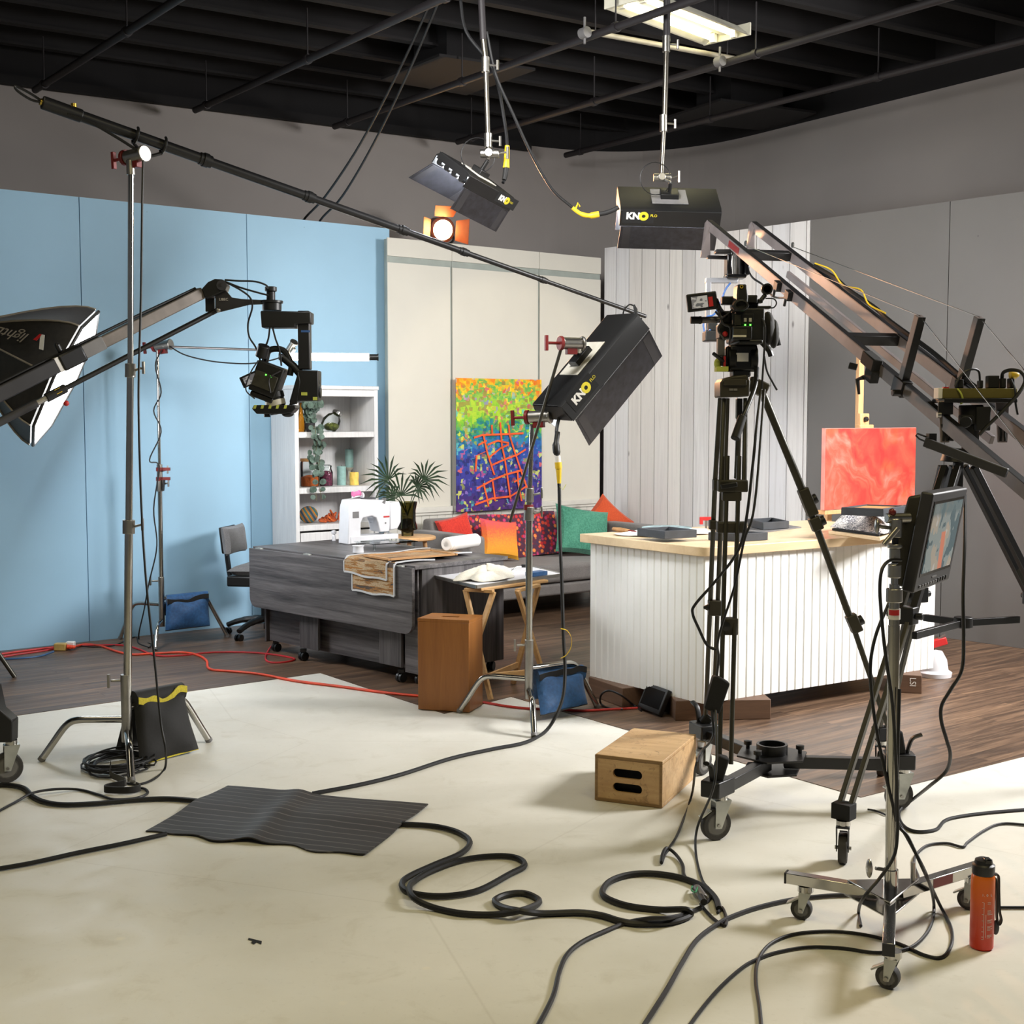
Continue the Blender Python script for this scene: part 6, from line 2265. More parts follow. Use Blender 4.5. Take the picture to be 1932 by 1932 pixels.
M['led_green'] = emit('green_indicator', (90, 255, 70), 4)
M['screen_img'] = None
t = NT('lit_camera_screen')
co = t.coords((14, 14, 22))
n = t.noise(co, 1.0, 2)
c = t.ramp(n, [(0.35, (120, 120, 126)), (0.5, (176, 176, 180)), (0.6, (96, 98, 104))], 'CONSTANT')
t.out(c, 0.3)
t.link(c, t.bsdf.inputs['Emission Color'])
t.bsdf.inputs['Emission Strength'].default_value = 0.35
M['screen_img'] = t.mat
M['cam_body'] = plain('camera_body', (16, 16, 14), 0.5, 0.1, 0.35, 40, 0.15, 90)
M['cam_panel'] = plain('camera_panel', (58, 56, 44), 0.5, 0.1, 0.2, 30)
M['card_white'] = plain('white_label', (226, 224, 222), 0.6, 0, 0.03)
M['olive_tube'] = plain('olive_grey_tripod', (62, 60, 50), 0.4, 0.3, 0.12)
M['olive_cast'] = plain('olive_cast_metal', (56, 53, 42), 0.5, 0.2, 0.12)

# ------------------------------------------------------------------ tripod on its rolling dolly
D0 = 5.42
q1, q2, q3 = G(1350, 1584), G(1325, 1461), G(1695, 1527)
ctr = xy((q1 + q2 + q3) / 3)
rootD = T('tripod_dolly', 'black three-wheeled tripod dolly with grey wheels under the camera tripod', 'dolly', ctr, 0)
zd = W(1468, 1436, ctr.y).z
for q, ang in ((q1, 0.35), (q2, 0.9), (q3, 0.25)):
    tp_ = caster_big(rootD, q, 0.063, ang + PI)
    e = xy(q, zd)
    dv = xy(ctr - q).normalized()
    s_ = V((-dv.y, dv.x, 0))
    a_ = P('dolly_arm', MB().bar(xy(ctr, zd) - dv * 0.05, xy(q, zd) + dv * 0.03, 0.045, 0.05), M['black_metal'], rootD, 0.003)
    P('foot_cup', MB().prism([xy(q + s_ * w_ + dv * f_, tp_.z) for w_, f_ in ((-0.04, -0.06), (0.04, -0.06), (0.05, 0.07), (-0.05, 0.07))], Z * (zd + 0.05 - tp_.z)), M['black_metal'], a_, 0.006)
    P('clamp_lever', MB().tube(spline([xy(q, zd + 0.05) - dv * 0.03, xy(q, zd + 0.11) - dv * 0.05, xy(q, zd + 0.13) - dv * 0.09], 4), 0.014, 8, flat=0.6), M['black'], a_)
P('hub_plate', MB().prism([xy(ctr + V((math.cos(a), math.sin(a), 0)) * 0.16, zd + 0.026) for a in [0.2 + 2 * PI * i / 6 for i in range(6)]], Z * 0.008).prism([xy(ctr + V((math.cos(a), math.sin(a), 0)) * 0.13, zd - 0.04) for a in [0.2 + 2 * PI * i / 6 for i in range(6)]], Z * 0.01), M['black_metal'], rootD, 0.002)
P('hub_ring', MB().lathe(xy(ctr, zd + 0.034), Z, [(0.066, 0), (0.066, 0.042), (0.055, 0.042), (0.055, 0.0), (0.066, 0.0)], 32), M['black_metal'], rootD)
for a in (0.0, 2.4, 4.0):
    P('hub_knob', MB().lathe(xy(ctr + V((math.cos(a), math.sin(a), 0)) * 0.12, zd + 0.035), Z, [(0, 0), (0.009, 0), (0.009, 0.015), (0.018, 0.018), (0.018, 0.034), (0, 0.036)], 12), M['black'], rootD)

rootT = T('camera_tripod', 'tall olive-black video tripod with twin-tube legs standing on the dolly', 'tripod', ctr, 0)


def tlegs(parent, tops, foot, s_ax, w0, w1, r=0.011, mids=()):
    """double-tube leg from two top points to foot"""
    pass


def Wt(x_, y_, dd=0.0):
    return W(x_, y_, D0 + dd)


# front leg (to the near left caster): twin upper tubes, twin lower tubes
zf = zd + 0.10


def twin_leg(top_l, top_r, mid_l, mid_r, bot_l, bot_r, lower_in=0.25):
    lg = None
    for (a, b) in ((top_l, mid_l), (top_r, mid_r)):
        o = P('leg_tube', MB().cyl(a, b, 0.0105, n=12), M['olive_tube'], rootT)
        lg = lg or o
    for (a, b) in ((lerp(mid_l, mid_r, lower_in), bot_l), (lerp(mid_l, mid_r, 1 - lower_in), bot_r)):
        P('leg_tube', MB().cyl(a + (a - b).normalized() * 0.12, b, 0.0095, n=12), M['olive_tube'], rootT)
    return lg


d1_, d2_, d3_ = -0.12, 0.12, 0.02
twin_leg(Wt(1366, 752, -0.05), Wt(1407, 752, -0.05), Wt(1360, 915, -0.14), Wt(1404, 915, -0.14), W(1357, 1442, q1.y + 0.02), W(1379, 1442, q1.y + 0.02))
c1 = P('leg_collar', pbx(pbx(MB(), 1354, 905, 1410, 928, D0 - 0.14, 0.05), 1362, 926, 1398, 945, D0 - 0.14, 0.045), M['olive_cast'], rootT, 0.006)
P('lock_lever', pbx(MB(), 1360, 911, 1391, 921, D0 - 0.175, 0.015, 0.15), M['black'], c1, 0.004)
P('leg_collar', pbx(MB(), 1352, 984, 1408, 1005, D0 - 0.15, 0.05), M['olive_cast'], rootT, 0.006)
c1 = P('leg_collar', pbx(MB(), 1361, 1165, 1391, 1197, D0 - 0.24, 0.05), M['olive_cast'], rootT, 0.004)
P('lock_knob', MB().lathe(W(1368, 1181, D0 - 0.27), -Y, [(0, 0), (0.018, 0), (0.02, 0.012), (0, 0.016)], 16), M['black'], c1)
# back left leg
for (xa, ya, xb, yb, da_2, db_2) in ((1359, 752, 1349, 910, 0.02, 0.12), (1349, 910, 1331, 1360, 0.12, q2.y - D0), (1372, 752, 1366, 930, 0.04, 0.14), (1362, 930, 1346, 1360, 0.14, q2.y - D0)):
    P('leg_tube', MB().cyl(Wt(xa, ya, da_2), Wt(xb, yb, db_2), 0.0105, n=12), M['olive_tube'], rootT)
P('leg_collar', pbx(MB(), 1345, 904, 1354, 926, D0 + 0.12, 0.05), M['olive_cast'], rootT, 0.004)
P('leg_collar', pbx(MB(), 1338, 981, 1351, 999, D0 + 0.18, 0.05), M['olive_cast'], rootT, 0.004)
c1 = P('leg_collar', pbx(MB(), 1336, 1132, 1360, 1161, D0 + 0.32, 0.05), M['olive_cast'], rootT, 0.004)
P('lock_knob', MB().lathe(W(1336, 1146, D0 + 0.30), -X, [(0, 0), (0.016, 0), (0.006, 0.02), (0, 0.021)], 14), M['black'], c1)
P('leg_collar', pbx(MB(), 1389, 752, 1400, 790, D0 + 0.05, 0.04), M['black'], rootT, 0.003)
P('leg_tube', MB().cyl(Wt(1396, 760, 0.05), Wt(1390, 902, 0.13), 0.012, n=12), M['olive_tube'], rootT)
# right leg
rl = [(1436, 735, 0.0), (1524, 950, 0.0), (1609, 1180, 0.0), (1668, 1352, q3.y - D0)]
for (xa, ya, a_), (xb, yb, b_), r_ in zip(rl, rl[1:], (0.0165, 0.0145, 0.0115)):
    P('leg_tube', MB().cyl(Wt(xa, ya, a_), Wt(xb, yb, b_), r_, n=14), M['olive_tube'], rootT)
P('leg_tube', MB().cyl(Wt(1668, 1352, q3.y - D0), xy(q3, zd + 0.06), 0.0115, n=12), M['olive_tube'], rootT)
for (xa, ya, xb, yb) in ((1514, 922, 1534, 972), (1534, 976, 1544, 1000), (1604, 1160, 1618, 1192)):
    c1 = P('leg_collar', MB().bar(Wt(xa, ya), Wt(xb, yb), 0.05, 0.045), M['olive_cast'], rootT, 0.005)
    P('lock_knob', MB().cyl(Wt((xa + xb) / 2 + 7, (ya + yb) / 2 - 3), Wt((xa + xb) / 2 + 17, (ya + yb) / 2 - 8), 0.021, n=14), M['black'], c1, 0.003)
for q_, (bx_, by_, bd_) in ((q1, (1365, 1440, q1.y)), (q2, (1338, 1362, q2.y)), (q3, (1690, 1392, q3.y))):
    top_ = W(bx_, by_, bd_)
    ft = xy(q_, zd + 0.045)
    P('foot_boot', MB().bar(top_ + Z * 0.03, ft, 0.055, 0.045, X), M['matte_black'], rootT, 0.008)
P('crown', MB().prism([Wt(x_, y_, -0.09) for x_, y_ in ((1359, 750), (1359, 722), (1364, 715), (1385, 709), (1409, 707), (1416, 718), (1414, 748))], Y * 0.16), M['olive_cast'], rootT, 0.006)
P('crown_lip', pbx(MB(), 1365, 716, 1408, 727, D0 - 0.095, 0.012), M['olive_cast'], rootT, 0.002)
P('crown_badge', pbx(pbx(MB(), 1376, 733, 1383, 737, D0 - 0.092, 0.004), 1384, 733, 1391, 737, D0 - 0.092, 0.004), M['mid_grey'], rootT)
P('right_shoulder', MB().bar(Wt(1412, 722), Wt(1446, 738), 0.06, 0.06), M['olive_cast'], rootT, 0.006)
P('fluid_head', pbx(pbx(pbx(MB(), 1373, 652, 1424, 700, D0, 0.12), 1366, 655, 1380, 696, D0, 0.10), 1380, 697, 1413, 712, D0, 0.10), M['black_metal'], rootT, 0.008)
for xa_, xb_ in ((1372, 1387), (1413, 1427)):
    P('tension_dial', MB().cyl(W(xa_, 677, D0 - 0.02), W(xb_, 677, D0 - 0.02), 0.054, n=26), M['black'], rootT, 0.004)
P('counter_label', pbx(MB(), 1389, 666, 1412, 682, D0 - 0.068, 0.006), M['card_white'], rootT)
P('side_plate', pbx(MB(), 1353, 640, 1366, 671, D0 - 0.04, 0.04), M['mid_grey'], rootT, 0.002)
P('lock_handle', MB().tube([Wt(1370, 686, -0.06), Wt(1360, 678, -0.08), Wt(1346, 667, -0.1)], 0.008, 8), M['black'], rootT)
P('bubble_level', pbx(MB(), 1350, 692, 1372, 701, D0 - 0.05, 0.06).sphere(Wt(1354, 686, -0.05), 0.022, (0.7, 0.8, 1)), M['yellow_green'], rootT)
P('drag_knob', pbx(MB(), 1358, 671, 1370, 690, D0 - 0.05, 0.05), M['black'], rootT, 0.004)
P('red_ring', pbx(MB(), 1365, 672, 1369, 692, D0 - 0.074, 0.006), M['red'], rootT)
P('pan_bar', MB().tube(spline([Wt(1428, 695, -0.05), Wt(1424, 730, -0.16), Wt(1408, 772, -0.24), Wt(1400, 790, -0.26)], 5), 0.010, 10), M['black_metal'], rootT)
P('pan_grip', MB().cyl(Wt(1401, 786, -0.26), Wt(1387, 828, -0.30), 0.017, 0.019, 16), M['rubber'], rootT, 0.003)
cable('black cable dangling loose from the tripod camera with a small plug end', [Wt(1442, 672, -0.1), Wt(1447, 700, -0.1), Wt(1458, 722, -0.1), Wt(1466, 736, -0.1)], 0.004)

# ------------------------------------------------------------------ cinema camera on the tripod
rootC = T('cinema_camera', 'black cinema camera seen from behind on the big tripod, two green lights', 'camera', W(1405, 650, D0), 0)
DC_ = D0 - 0.02
P('body', pbx(pbx(MB(), 1379, 586, 1432, 646, DC_, 0.24), 1384, 644, 1428, 652, DC_, 0.26), M['cam_body'], rootC, 0.006)
P('rear_panel', pbx(MB(), 1382, 592, 1422, 612, DC_ - 0.124, 0.008), M['cam_body'], rootC, 0.002)
bt2 = P('battery_pack', pbx(MB(), 1382, 616, 1417, 641, DC_ - 0.14, 0.04), M['cam_body'], rootC, 0.004)
P('battery_label', pbx(MB(), 1384, 621, 1409, 631, DC_ - 0.162, 0.003), M['cam_panel'], bt2)
P('barcode', pbx(MB(), 1383, 632, 1408, 636, DC_ - 0.162, 0.003), M['plate_white'], bt2)
for x_ in (1406, 1415.5):
    P('card_slot', pbx(MB(), x_ - 2.5, 600, x_ + 2.5, 607, DC_ - 0.129, 0.003), M['plate_white'], rootC)
    P('indicator', pbx(MB(), x_ - 1.2, 611.5, x_ + 1.4, 614.5, DC_ - 0.13, 0.004), M['led_green'], rootC)
P('control_panel', pbx(MB(), 1386, 594, 1398, 614, DC_ - 0.129, 0.003), M['cam_panel'], rootC, 0.002)
P('viewfinder', MB().prism([W(x_, y_, DC_ - 0.16) for x_, y_ in ((1392, 536), (1409, 536), (1412, 560), (1410, 580), (1404, 588), (1388, 586), (1384, 574), (1390, 566))], Y * 0.10), M['cam_body'], rootC, 0.006)
P('eyecup', MB().lathe(W(1397, 576, DC_ - 0.165), -Y, [(0.034, 0), (0.030, 0.02), (0.022, 0.022), (0.018, 0.006), (0, 0.004)], 24, 0.7), M['rubber'], rootC)
P('finder_ring', MB().lathe(W(1399, 541, DC_ - 0.163), -Y, [(0.0045, 0), (0.0065, 0), (0.0065, 0.002), (0.0045, 0.002), (0.0045, 0)], 18), M['yellow'], rootC)
P('top_handle', pbx(pbx(pbx(MB(), 1361, 560, 1392, 575, DC_, 0.05), 1404, 558, 1427, 573, DC_, 0.06), 1392, 566, 1428, 588, DC_ + 0.05, 0.08), M['cam_body'], rootC, 0.005)
mon = P('monitor', pbx(MB(), 1296, 553, 1352, 586, DC_ - 0.10, 0.03, 0.12), M['black'], rootC, 0.005)
P('screen', pbx(MB(), 1305, 559, 1335, 581, DC_ - 0.118, 0.003, 0.12), M['screen_img'], mon)
P('screen_bar', pbx(MB(), 1337, 560, 1345, 578, DC_ - 0.118, 0.003, 0.12), M['red'], mon)
P('monitor_arm', MB().tube(spline([W(1350, 566, DC_ - 0.08), W(1358, 585, DC_ - 0.05), W(1372, 600, DC_)], 5), 0.012, 8), M['black_metal'], rootC)
P('hand_grip', MB().cyl(W(1303, 604, DC_ - 0.05), W(1319, 604, DC_ - 0.05), 0.015, n=16).cyl(W(1319, 604, DC_ - 0.05), W(1323, 604, DC_ - 0.05), 0.016, n=16), M['rubber'], rootC)
P('rod', MB().cyl(W(1323, 604, DC_ - 0.05), W(1357, 603, DC_ - 0.03), 0.0135, n=16), M['grey_metal'], rootC)
P('cable_bundle', MB().tube(spline([W(1350, 588, DC_ - 0.06), W(1362, 604, DC_ - 0.08), W(1355, 622, DC_ - 0.06), W(1368, 642, DC_ - 0.08)], 6), 0.0045, 6).tube(spline([W(1356, 585, DC_ - 0.06), W(1364, 610, DC_ - 0.1), W(1378, 620, DC_ - 0.13), W(1376, 650, DC_ - 0.1)], 6), 0.004, 6).tube(spline([W(1352, 608, DC_ - 0.04), W(1366, 598, DC_ - 0.1), W(1382, 584, DC_ - 0.12)], 6), 0.004, 6), M['cable_grey'], rootC)
P('side_mount', pbx(pbx(MB(), 1354, 612, 1380, 640, DC_, 0.10), 1360, 588, 1376, 612, DC_ + 0.02, 0.08), M['cam_body'], rootC, 0.006)
P('red_knob', MB().sphere(W(1368, 630, DC_ - 0.07), 0.011), M['red'], rootC)
P('handle_strap', MB().sphere(W(1448, 620, DC_), 0.07, (0.42, 0.9, 1.0)).sphere(W(1460, 630, DC_), 0.06, (0.34, 0.8, 1.0)), M['black_cloth'], rootC)
P('rosette_arm', MB().tube(spline([W(1432, 640, DC_ - 0.03), W(1450, 660, DC_ - 0.05), W(1455, 672, DC_ - 0.05)], 5), 0.012, 8).tube([W(1465, 632, DC_), W(1470, 652, DC_)], 0.009, 8), M['black_metal'], rootC)
P('side_cable', MB().tube(spline([W(1434, 597, DC_ - 0.1), W(1442, 610, DC_ - 0.14), W(1443, 640, DC_ - 0.14), W(1440, 690, DC_ - 0.12), W(1437, 735, DC_ - 0.1)], 6), 0.0045, 6), M['cable_grey'], rootC)
P('cold_shoe', pbx(pbx(MB(), 1426, 578, 1453, 583, DC_, 0.05), 1428, 565, 1438, 572, DC_, 0.04), M['black'], rootC, 0.003)
P('lens', MB().cyl(W(1405, 612, DC_ + 0.13), W(1405, 612, DC_ + 0.34), 0.055, n=24), M['black'], rootC, 0.004)
P('clip_ring', MB().lathe(W(1446, 546, DC_), -Y, [(0.016, 0), (0.023, 0.0), (0.023, 0.02), (0.016, 0.02), (0.016, 0)], 24).tube([W(1444, 556, DC_), W(1436, 566, DC_)], 0.009, 8), M['black'], rootC)
P('whip_cable', MB().tube(spline([W(1445, 563, DC_), W(1460, 564, DC_ - 0.03), W(1465, 572, DC_ - 0.03), W(1460, 580, DC_ - 0.02), W(1450, 581, DC_)], 6), 0.003, 6), M['cable'], rootC)
cable('black cable draped down the tripod, looping out to the left of its legs', [Wt(1436, 735, -0.14), Wt(1428, 800, -0.2), Wt(1420, 880, -0.24), Wt(1408, 980, -0.28), Wt(1392, 1040, -0.3), Wt(1352, 1094, -0.3), Wt(1312, 1140, -0.3), Wt(1307, 1158, -0.3), Wt(1318, 1185, -0.3), Wt(1334, 1217, -0.3), Wt(1352, 1226, -0.31)], 0.006)
cable('black cable running down the inside of the tripod legs to the power brick', [Wt(1442, 735, -0.14), Wt(1424, 950, -0.3), Wt(1404, 1020, -0.34), Wt(1386, 1105, -0.36), Wt(1362, 1180, -0.38), Wt(1354, 1215, -0.38), Wt(1356, 1240, -0.36), Wt(1353, 1275, -0.36)], 0.005)
rootB = T('power_brick', 'black power adapter hanging on cables at the lower tripod legs', 'power adapter', Wt(1355, 1340, -0.36), 0)
P('brick', MB().prism([W(x_, y_, D0 - 0.36) for x_, y_ in ((1346, 1277), (1356, 1277), (1370, 1285), (1378, 1290), (1358, 1348), (1329, 1338))], Y * 0.045), M['matte_black'], rootB, 0.006)
P('brick_cable', MB().tube(spline([Wt(1343, 1340, -0.36), Wt(1345, 1390, -0.4), Wt(1322, 1420, -0.45), Wt(1312, 1450, -0.5), G(1305, 1500, 0.02), G(1280, 1570, 0.01), G(1262, 1600, 0.008)], 6), 0.005, 6).tube(spline([Wt(1350, 1340, -0.37), Wt(1352, 1430, -0.5), Wt(1345, 1490, -0.55), G(1316, 1560, 0.06), G(1313, 1610, 0.006), G(1325, 1660, 0.006), G(1340, 1680, 0.006), G(1338, 1697, 0.006), G(1322, 1710, 0.006)], 6), 0.005, 6), M['cable'], rootB)
rootB = T('velcro_cable_end', 'doubled black cable end lying below the pale apple box', 'cable', G(1255, 1612))
P('loop', MB().tube(spline([G(1262, 1602, 0.02), G(1254, 1612, 0.012), G(1248, 1628, 0.01), G(1250, 1612, 0.02), G(1258, 1600, 0.025), G(1275, 1612, 0.012), G(1288, 1632, 0.008), G(1291, 1652, 0.008), G(1306, 1665, 0.008), G(1322, 1676, 0.01)], 6), 0.0065, 7), M['cable'], rootB)
bpy.data.objects[rootB.name].name = 'cable_tail'
ROOTM['cable_tail'] = ROOTM.get('velcro_cable_end')
cn = G(1321, 1688)
rootB = T('inline_connector', 'grey and green inline plug connectors where the floor cables meet', 'plug', cn)
P('plug_body', MB().cyl(G(1314, 1676, 0.016), G(1328, 1696, 0.016), 0.016, n=12), M['grey_metal'], rootB, 0.003)
P('plug_clip', MB().cyl(G(1322, 1692, 0.03), G(1328, 1702, 0.03), 0.012, n=10), M['black'], rootB)
M['green'] = plain('green_tie', (52, 140, 92), 0.6)
P('tie', MB().tube(spline([G(1306, 1672, 0.012), G(1305, 1680, 0.02), G(1312, 1683, 0.03), G(1316, 1674, 0.03)], 5), 0.003, 6), M['green'], rootB)

# ------------------------------------------------------------------ camera crane (right)
A0, A1 = W(1338, 424, 8.0), W(1850, 854, 5.2)
adir = (A1 - A0).normalized()
plan = xy(adir).normalized()
sidev = V((-plan.y, plan.x, 0))
if sidev.x < 0:
    sidev = -sidev
aup = sidev.cross(adir).normalized()
if aup.z < 0:
    aup = -aup
GAP = 0.29
A2 = A1 + adir * 0.75
M['crane_metal'] = plain('crane_grey_enamel', (108, 100, 99), 0.45, 0.1, 0.12, 6)
M['crane_dark'] = plain('crane_black_trim', (16, 15, 17), 0.45, 0.1, 0.15)
rootR = T('camera_crane', 'long twin-beam camera crane reaching from the right edge over the white counter', 'camera crane', xy(A1 + sidev * GAP / 2), 0)


def alen(px):
    """distance along beam A where it passes column px"""
    kk = (px - 966) / FPX
    return (kk * A0.y - A0.x) / (adir.x - kk * adir.y)


def ap(L, s_=0.0, h_=0.0):
    return A0 + adir * L + sidev * s_ + aup * h_


LL = (A2 - A0).length
for s_ in (0.0, GAP):
    bm_ = P('beam', MB().box(ap(LL / 2, s_), LL, 0.03, 0.055, (adir, sidev, aup)), M['crane_metal'], rootR, 0.002)
    P('beam_edge', MB().box(ap(LL / 2, s_, 0.029), LL, 0.03, 0.004, (adir, sidev, aup)), M['crane_dark'], bm_)
    P('nose_plate', MB().prism([ap(0.0, s_ - 0.018, 0.03), ap(0.05, s_ - 0.018, 0.0), ap(0.0, s_ - 0.018, 0) + V((0.02, 0, -0.20)), ap(0.0, s_ - 0.018, 0) + V((-0.035, 0, -0.20)), ap(-0.03, s_ - 0.018, 0.0)], sidev * 0.006), M['crane_metal'], rootR)
L1 = alen(1770)
P('levelling_rod', MB().box(ap((0.6 + L1) / 2, GAP * 0.98, -0.105), L1 - 0.6, 0.02, 0.038, (adir, sidev, aup)), M['crane_metal'], rootR, 0.002)
for L in (alen(1400), alen(1590)):
    P('cross_beam', MB().bar(ap(L, 0.015, 0.0), ap(L, GAP - 0.015, 0.0), 0.05, 0.05, aup), M['crane_dark'], rootR, 0.003)
P('name_plate', MB().box(ap(alen(1384), -0.0165, 0), 0.16, 0.003, 0.035, (adir, sidev, aup)), M['grip_red'], rootR)
Lp = alen(1698)
tops = []
for s_ in (0.0, GAP):
    b_ = ap(Lp, s_, 0.03)
    tpv = b_ + aup * 0.30
    tops.append(tpv)
    P('king_post', MB().bar(b_, tpv, 0.035, 0.035, sidev), M['crane_metal'], rootR, 0.002)
    P('post_edge', MB().bar(b_ + adir * 0.0195, tpv + adir * 0.0195, 0.036, 0.004, adir), M['crane_dark'], rootR)
    e0 = ap(alen(1398) + 0.0, s_, 0.05)
    e1 = ap(LL, s_, 0.03)
    P('tension_wire', MB().tube([e0, tpv, e1], 0.0022, 5), M['steel'], rootR)
    P('eye_bolt', MB().lathe(e0 + aup * 0.01, sidev, [(0.010, -0.003), (0.016, -0.003), (0.016, 0.003), (0.010, 0.003), (0.010, -0.003)], 16), M['steel'], rootR)
    P('post_clamp', MB().box(ap(Lp, s_, 0.0), 0.09, 0.05, 0.075, (adir, sidev, aup)).cyl(ap(Lp + 0.05, s_ - 0.03, -0.01), ap(Lp + 0.05, s_ - 0.07, -0.01), 0.015, n=10), M['crane_dark'], rootR, 0.004)
for px in (1471, 1492):
    P('cable_clip', MB().box(ap(alen(px), -0.025, 0.0), 0.05, 0.035, 0.05, (adir, sidev, aup)).cyl(ap(alen(px), -0.04, -0.02), ap(alen(px), -0.04, -0.06), 0.008, n=8), M['crane_dark'], rootR, 0.004)
cl = P('accessory_clamp', MB().box(ap(alen(1650), -0.03, 0.02), 0.12, 0.05, 0.06, (adir, sidev, aup)).box(ap(alen(1656), -0.03, -0.035), 0.07, 0.045, 0.06, (adir, sidev, aup)), M['matte_black'], rootR, 0.006)
P('clamp_lever', MB().tube([ap(alen(1650), -0.05, -0.06), ap(alen(1644), -0.06, -0.085), ap(alen(1652), -0.06, -0.14)], [0.012, 0.011, 0.006], 8).cyl(ap(alen(1632), -0.04, -0.05), ap(alen(1628), -0.07, -0.05), 0.016, n=10), M['matte_black'], cl)
P('cable_loom', MB().tube(spline([ap(alen(1425) + 0.1, GAP, 0.04), ap(alen(1470), GAP + 0.01, 0.05), ap(alen(1500), GAP - 0.01, 0.055), ap(alen(1540), GAP + 0.015, 0.05), ap(alen(1570), GAP, 0.05), ap(alen(1640), GAP + 0.01, 0.05), ap(alen(1700), GAP, 0.045), ap(alen(1760), GAP + 0.01, 0.05)], 6), 0.012, 8), M['cable'], rootR)
P('yellow_cable', MB().tube(spline([ap(alen(1440), GAP - 0.01, 0.06), ap(alen(1462), GAP + 0.01, 0.075), ap(alen(1490), GAP - 0.015, 0.06), ap(alen(1512), GAP + 0.01, 0.085), ap(alen(1535), GAP - 0.012, 0.06), ap(alen(1560), GAP, 0.07)], 6), 0.004, 6), M['yellow'], rootR)
# nose: cross bars, motor, hanging camera frame
n0, n1 = ap(0.0, -0.01) - Z * 0.195, ap(0.0, GAP + 0.01) - Z * 0.195
P('nose_bar', MB().bar(n0, n1, 0.035, 0.02), M['crane_dark'], rootR, 0.002)
D8 = 8.0
hc = W(1388, 480, D8)
P('pan_motor', pbx(pbx(MB(), 1369, 482, 1378, 520, D8, 0.12), 1402, 482, 1411, 520, D8, 0.12).prism([W(x_, y_, D8 - 0.05) for x_, y_ in ((1370, 517), (1410, 517), (1408, 524), (1371, 524))], Y * 0.12), M['black_gloss'], rootR, 0.006)
P('motor_core', MB().cyl(W(1389, 478, D8), W(1389, 518, D8), 0.045, n=18), M['chrome'], rootR)
P('motor_plate', pbx(MB(), 1350, 472, 1430, 478, D8, 0.10), M['crane_dark'], rootR, 0.003)
M['silver'] = plain('silver_extrusion', (176, 178, 186), 0.35, 0.7, 0.06)
P('drop_frame', pbx(pbx(pbx(MB(), 1331, 525, 1391, 534, D8, 0.05), 1331, 534, 1340, 645, D8, 0.05), 1331, 637, 1360, 645, D8, 0.05), M['silver'], rootR, 0.002)
P('drop_camera', pbx(pbx(MB(), 1328, 625, 1356, 644, D8 - 0.05, 0.14), 1334, 600, 1352, 625, D8 - 0.02, 0.1), M['cam_body'], rootR, 0.006)
M['blue_wire'] = plain('blue_cable', (52, 92, 150), 0.5)
P('blue_cable', MB().tube(spline([W(1378, 534, D8 - 0.03), W(1368, 548, D8 - 0.04), W(1350, 590, D8 - 0.05), W(1334, 598, D8 - 0.06), W(1327, 612, D8 - 0.06), W(1332, 630, D8 - 0.06), W(1340, 622, D8 - 0.08)], 6), 0.006, 6), M['blue_wire'], rootR)
P('feed_cable', MB().tube(spline([W(1411, 508, D8), W(1420, 524, D8 - 0.1), W(1440, 538, D8 - 0.2), W(1460, 560, D8 - 0.5), W(1490, 563, D8 - 0.9), ap(alen(1500), 0, -0.03)], 6), 0.006, 6), M['cable'], rootR)
# pivot head and power strip
pz = A1 + sidev * GAP / 2
DP = 5.5
P('pivot_bracket', pbx(pbx(MB(), 1770, 752, 1906, 760, DP, 0.16), 1770, 758, 1798, 782, DP - 0.06, 0.01), M['crane_dark'], rootR, 0.003)
for xa, xb, dz in ((1772, 1790, -0.05), (1880, 1900, 0.06)):
    mb = MB()
    mb.prism([W(x_, y_, DP + dz) for x_, y_ in ((xa - 1, 757), (xb + 5, 757), (xb + 1, 835), (xa + 3, 835))], Y * 0.012)
    P('fork_plate', mb, M['crane_metal'], rootR, 0.002)
    P('fork_slot', MB().tube(spline([W(xa + 5, 800, DP + dz - 0.003), W(xa + 9, 815, DP + dz - 0.003), W(xa + 8, 832, DP + dz - 0.003)], 4), 0.005, 6).tube(spline([W(xb + 1, 800, DP + dz - 0.003), W(xb - 4, 815, DP + dz - 0.003), W(xb - 3, 832, DP + dz - 0.003)], 4), 0.005, 6), M['matte_black'], rootR)
P('pivot_axle', MB().cyl(W(1768, 783, DP - 0.08), W(1775, 783, DP - 0.08), 0.012, n=12).cyl(W(1890, 890, 4.95), W(1896, 890, 4.95), 0.014, n=12), M['steel'], rootR)
P('pan_bearing', MB().cyl(W(1832, 764, DP), W(1832, 800, DP), 0.05, n=20).cyl(W(1832, 800, DP), W(1830, 850, DP), 0.035, n=18).box(W(1822, 792, DP - 0.06), 0.05, 0.05, 0.04).box(W(1850, 790, DP - 0.03), 0.06, 0.08, 0.10), M['matte_black'], rootR, 0.006)
P('brake_knob', MB().cyl(W(1822, 796, DP - 0.08), W(1822, 796, DP - 0.13), 0.024, n=16).cyl(W(1796, 815, DP - 0.05), W(1794, 832, DP - 0.05), 0.012, n=10), M['black'], rootR, 0.003)
P('lower_arm', MB().bar(W(1745, 834, 5.15), W(1900, 893, 4.92), 0.02, 0.036, Z), M['dark_grey'], rootR, 0.003)
P('slot_end', MB().tube([W(x_, y_, 5.18) for x_, y_ in ((1757, 838), (1734, 828), (1728, 822), (1731, 818), (1752, 826), (1758, 830))], 0.004, 6).box(W(1757, 832, 5.16), 0.03, 0.04, 0.06), M['crane_dark'], rootR)
P('tripod_bowl', MB().cyl(W(1810, 846, DP), W(1808, 872, DP), 0.06, 0.075, 20).cyl(W(1808, 872, DP), W(1806, 940, DP), 0.022, n=14), M['crane_dark'], rootR, 0.003)
fA, fB = G(1590, 1628), G(1662, 1463)
apx = W(1806, 880, DP)
fC = xy(apx) * 3 - fA - fB
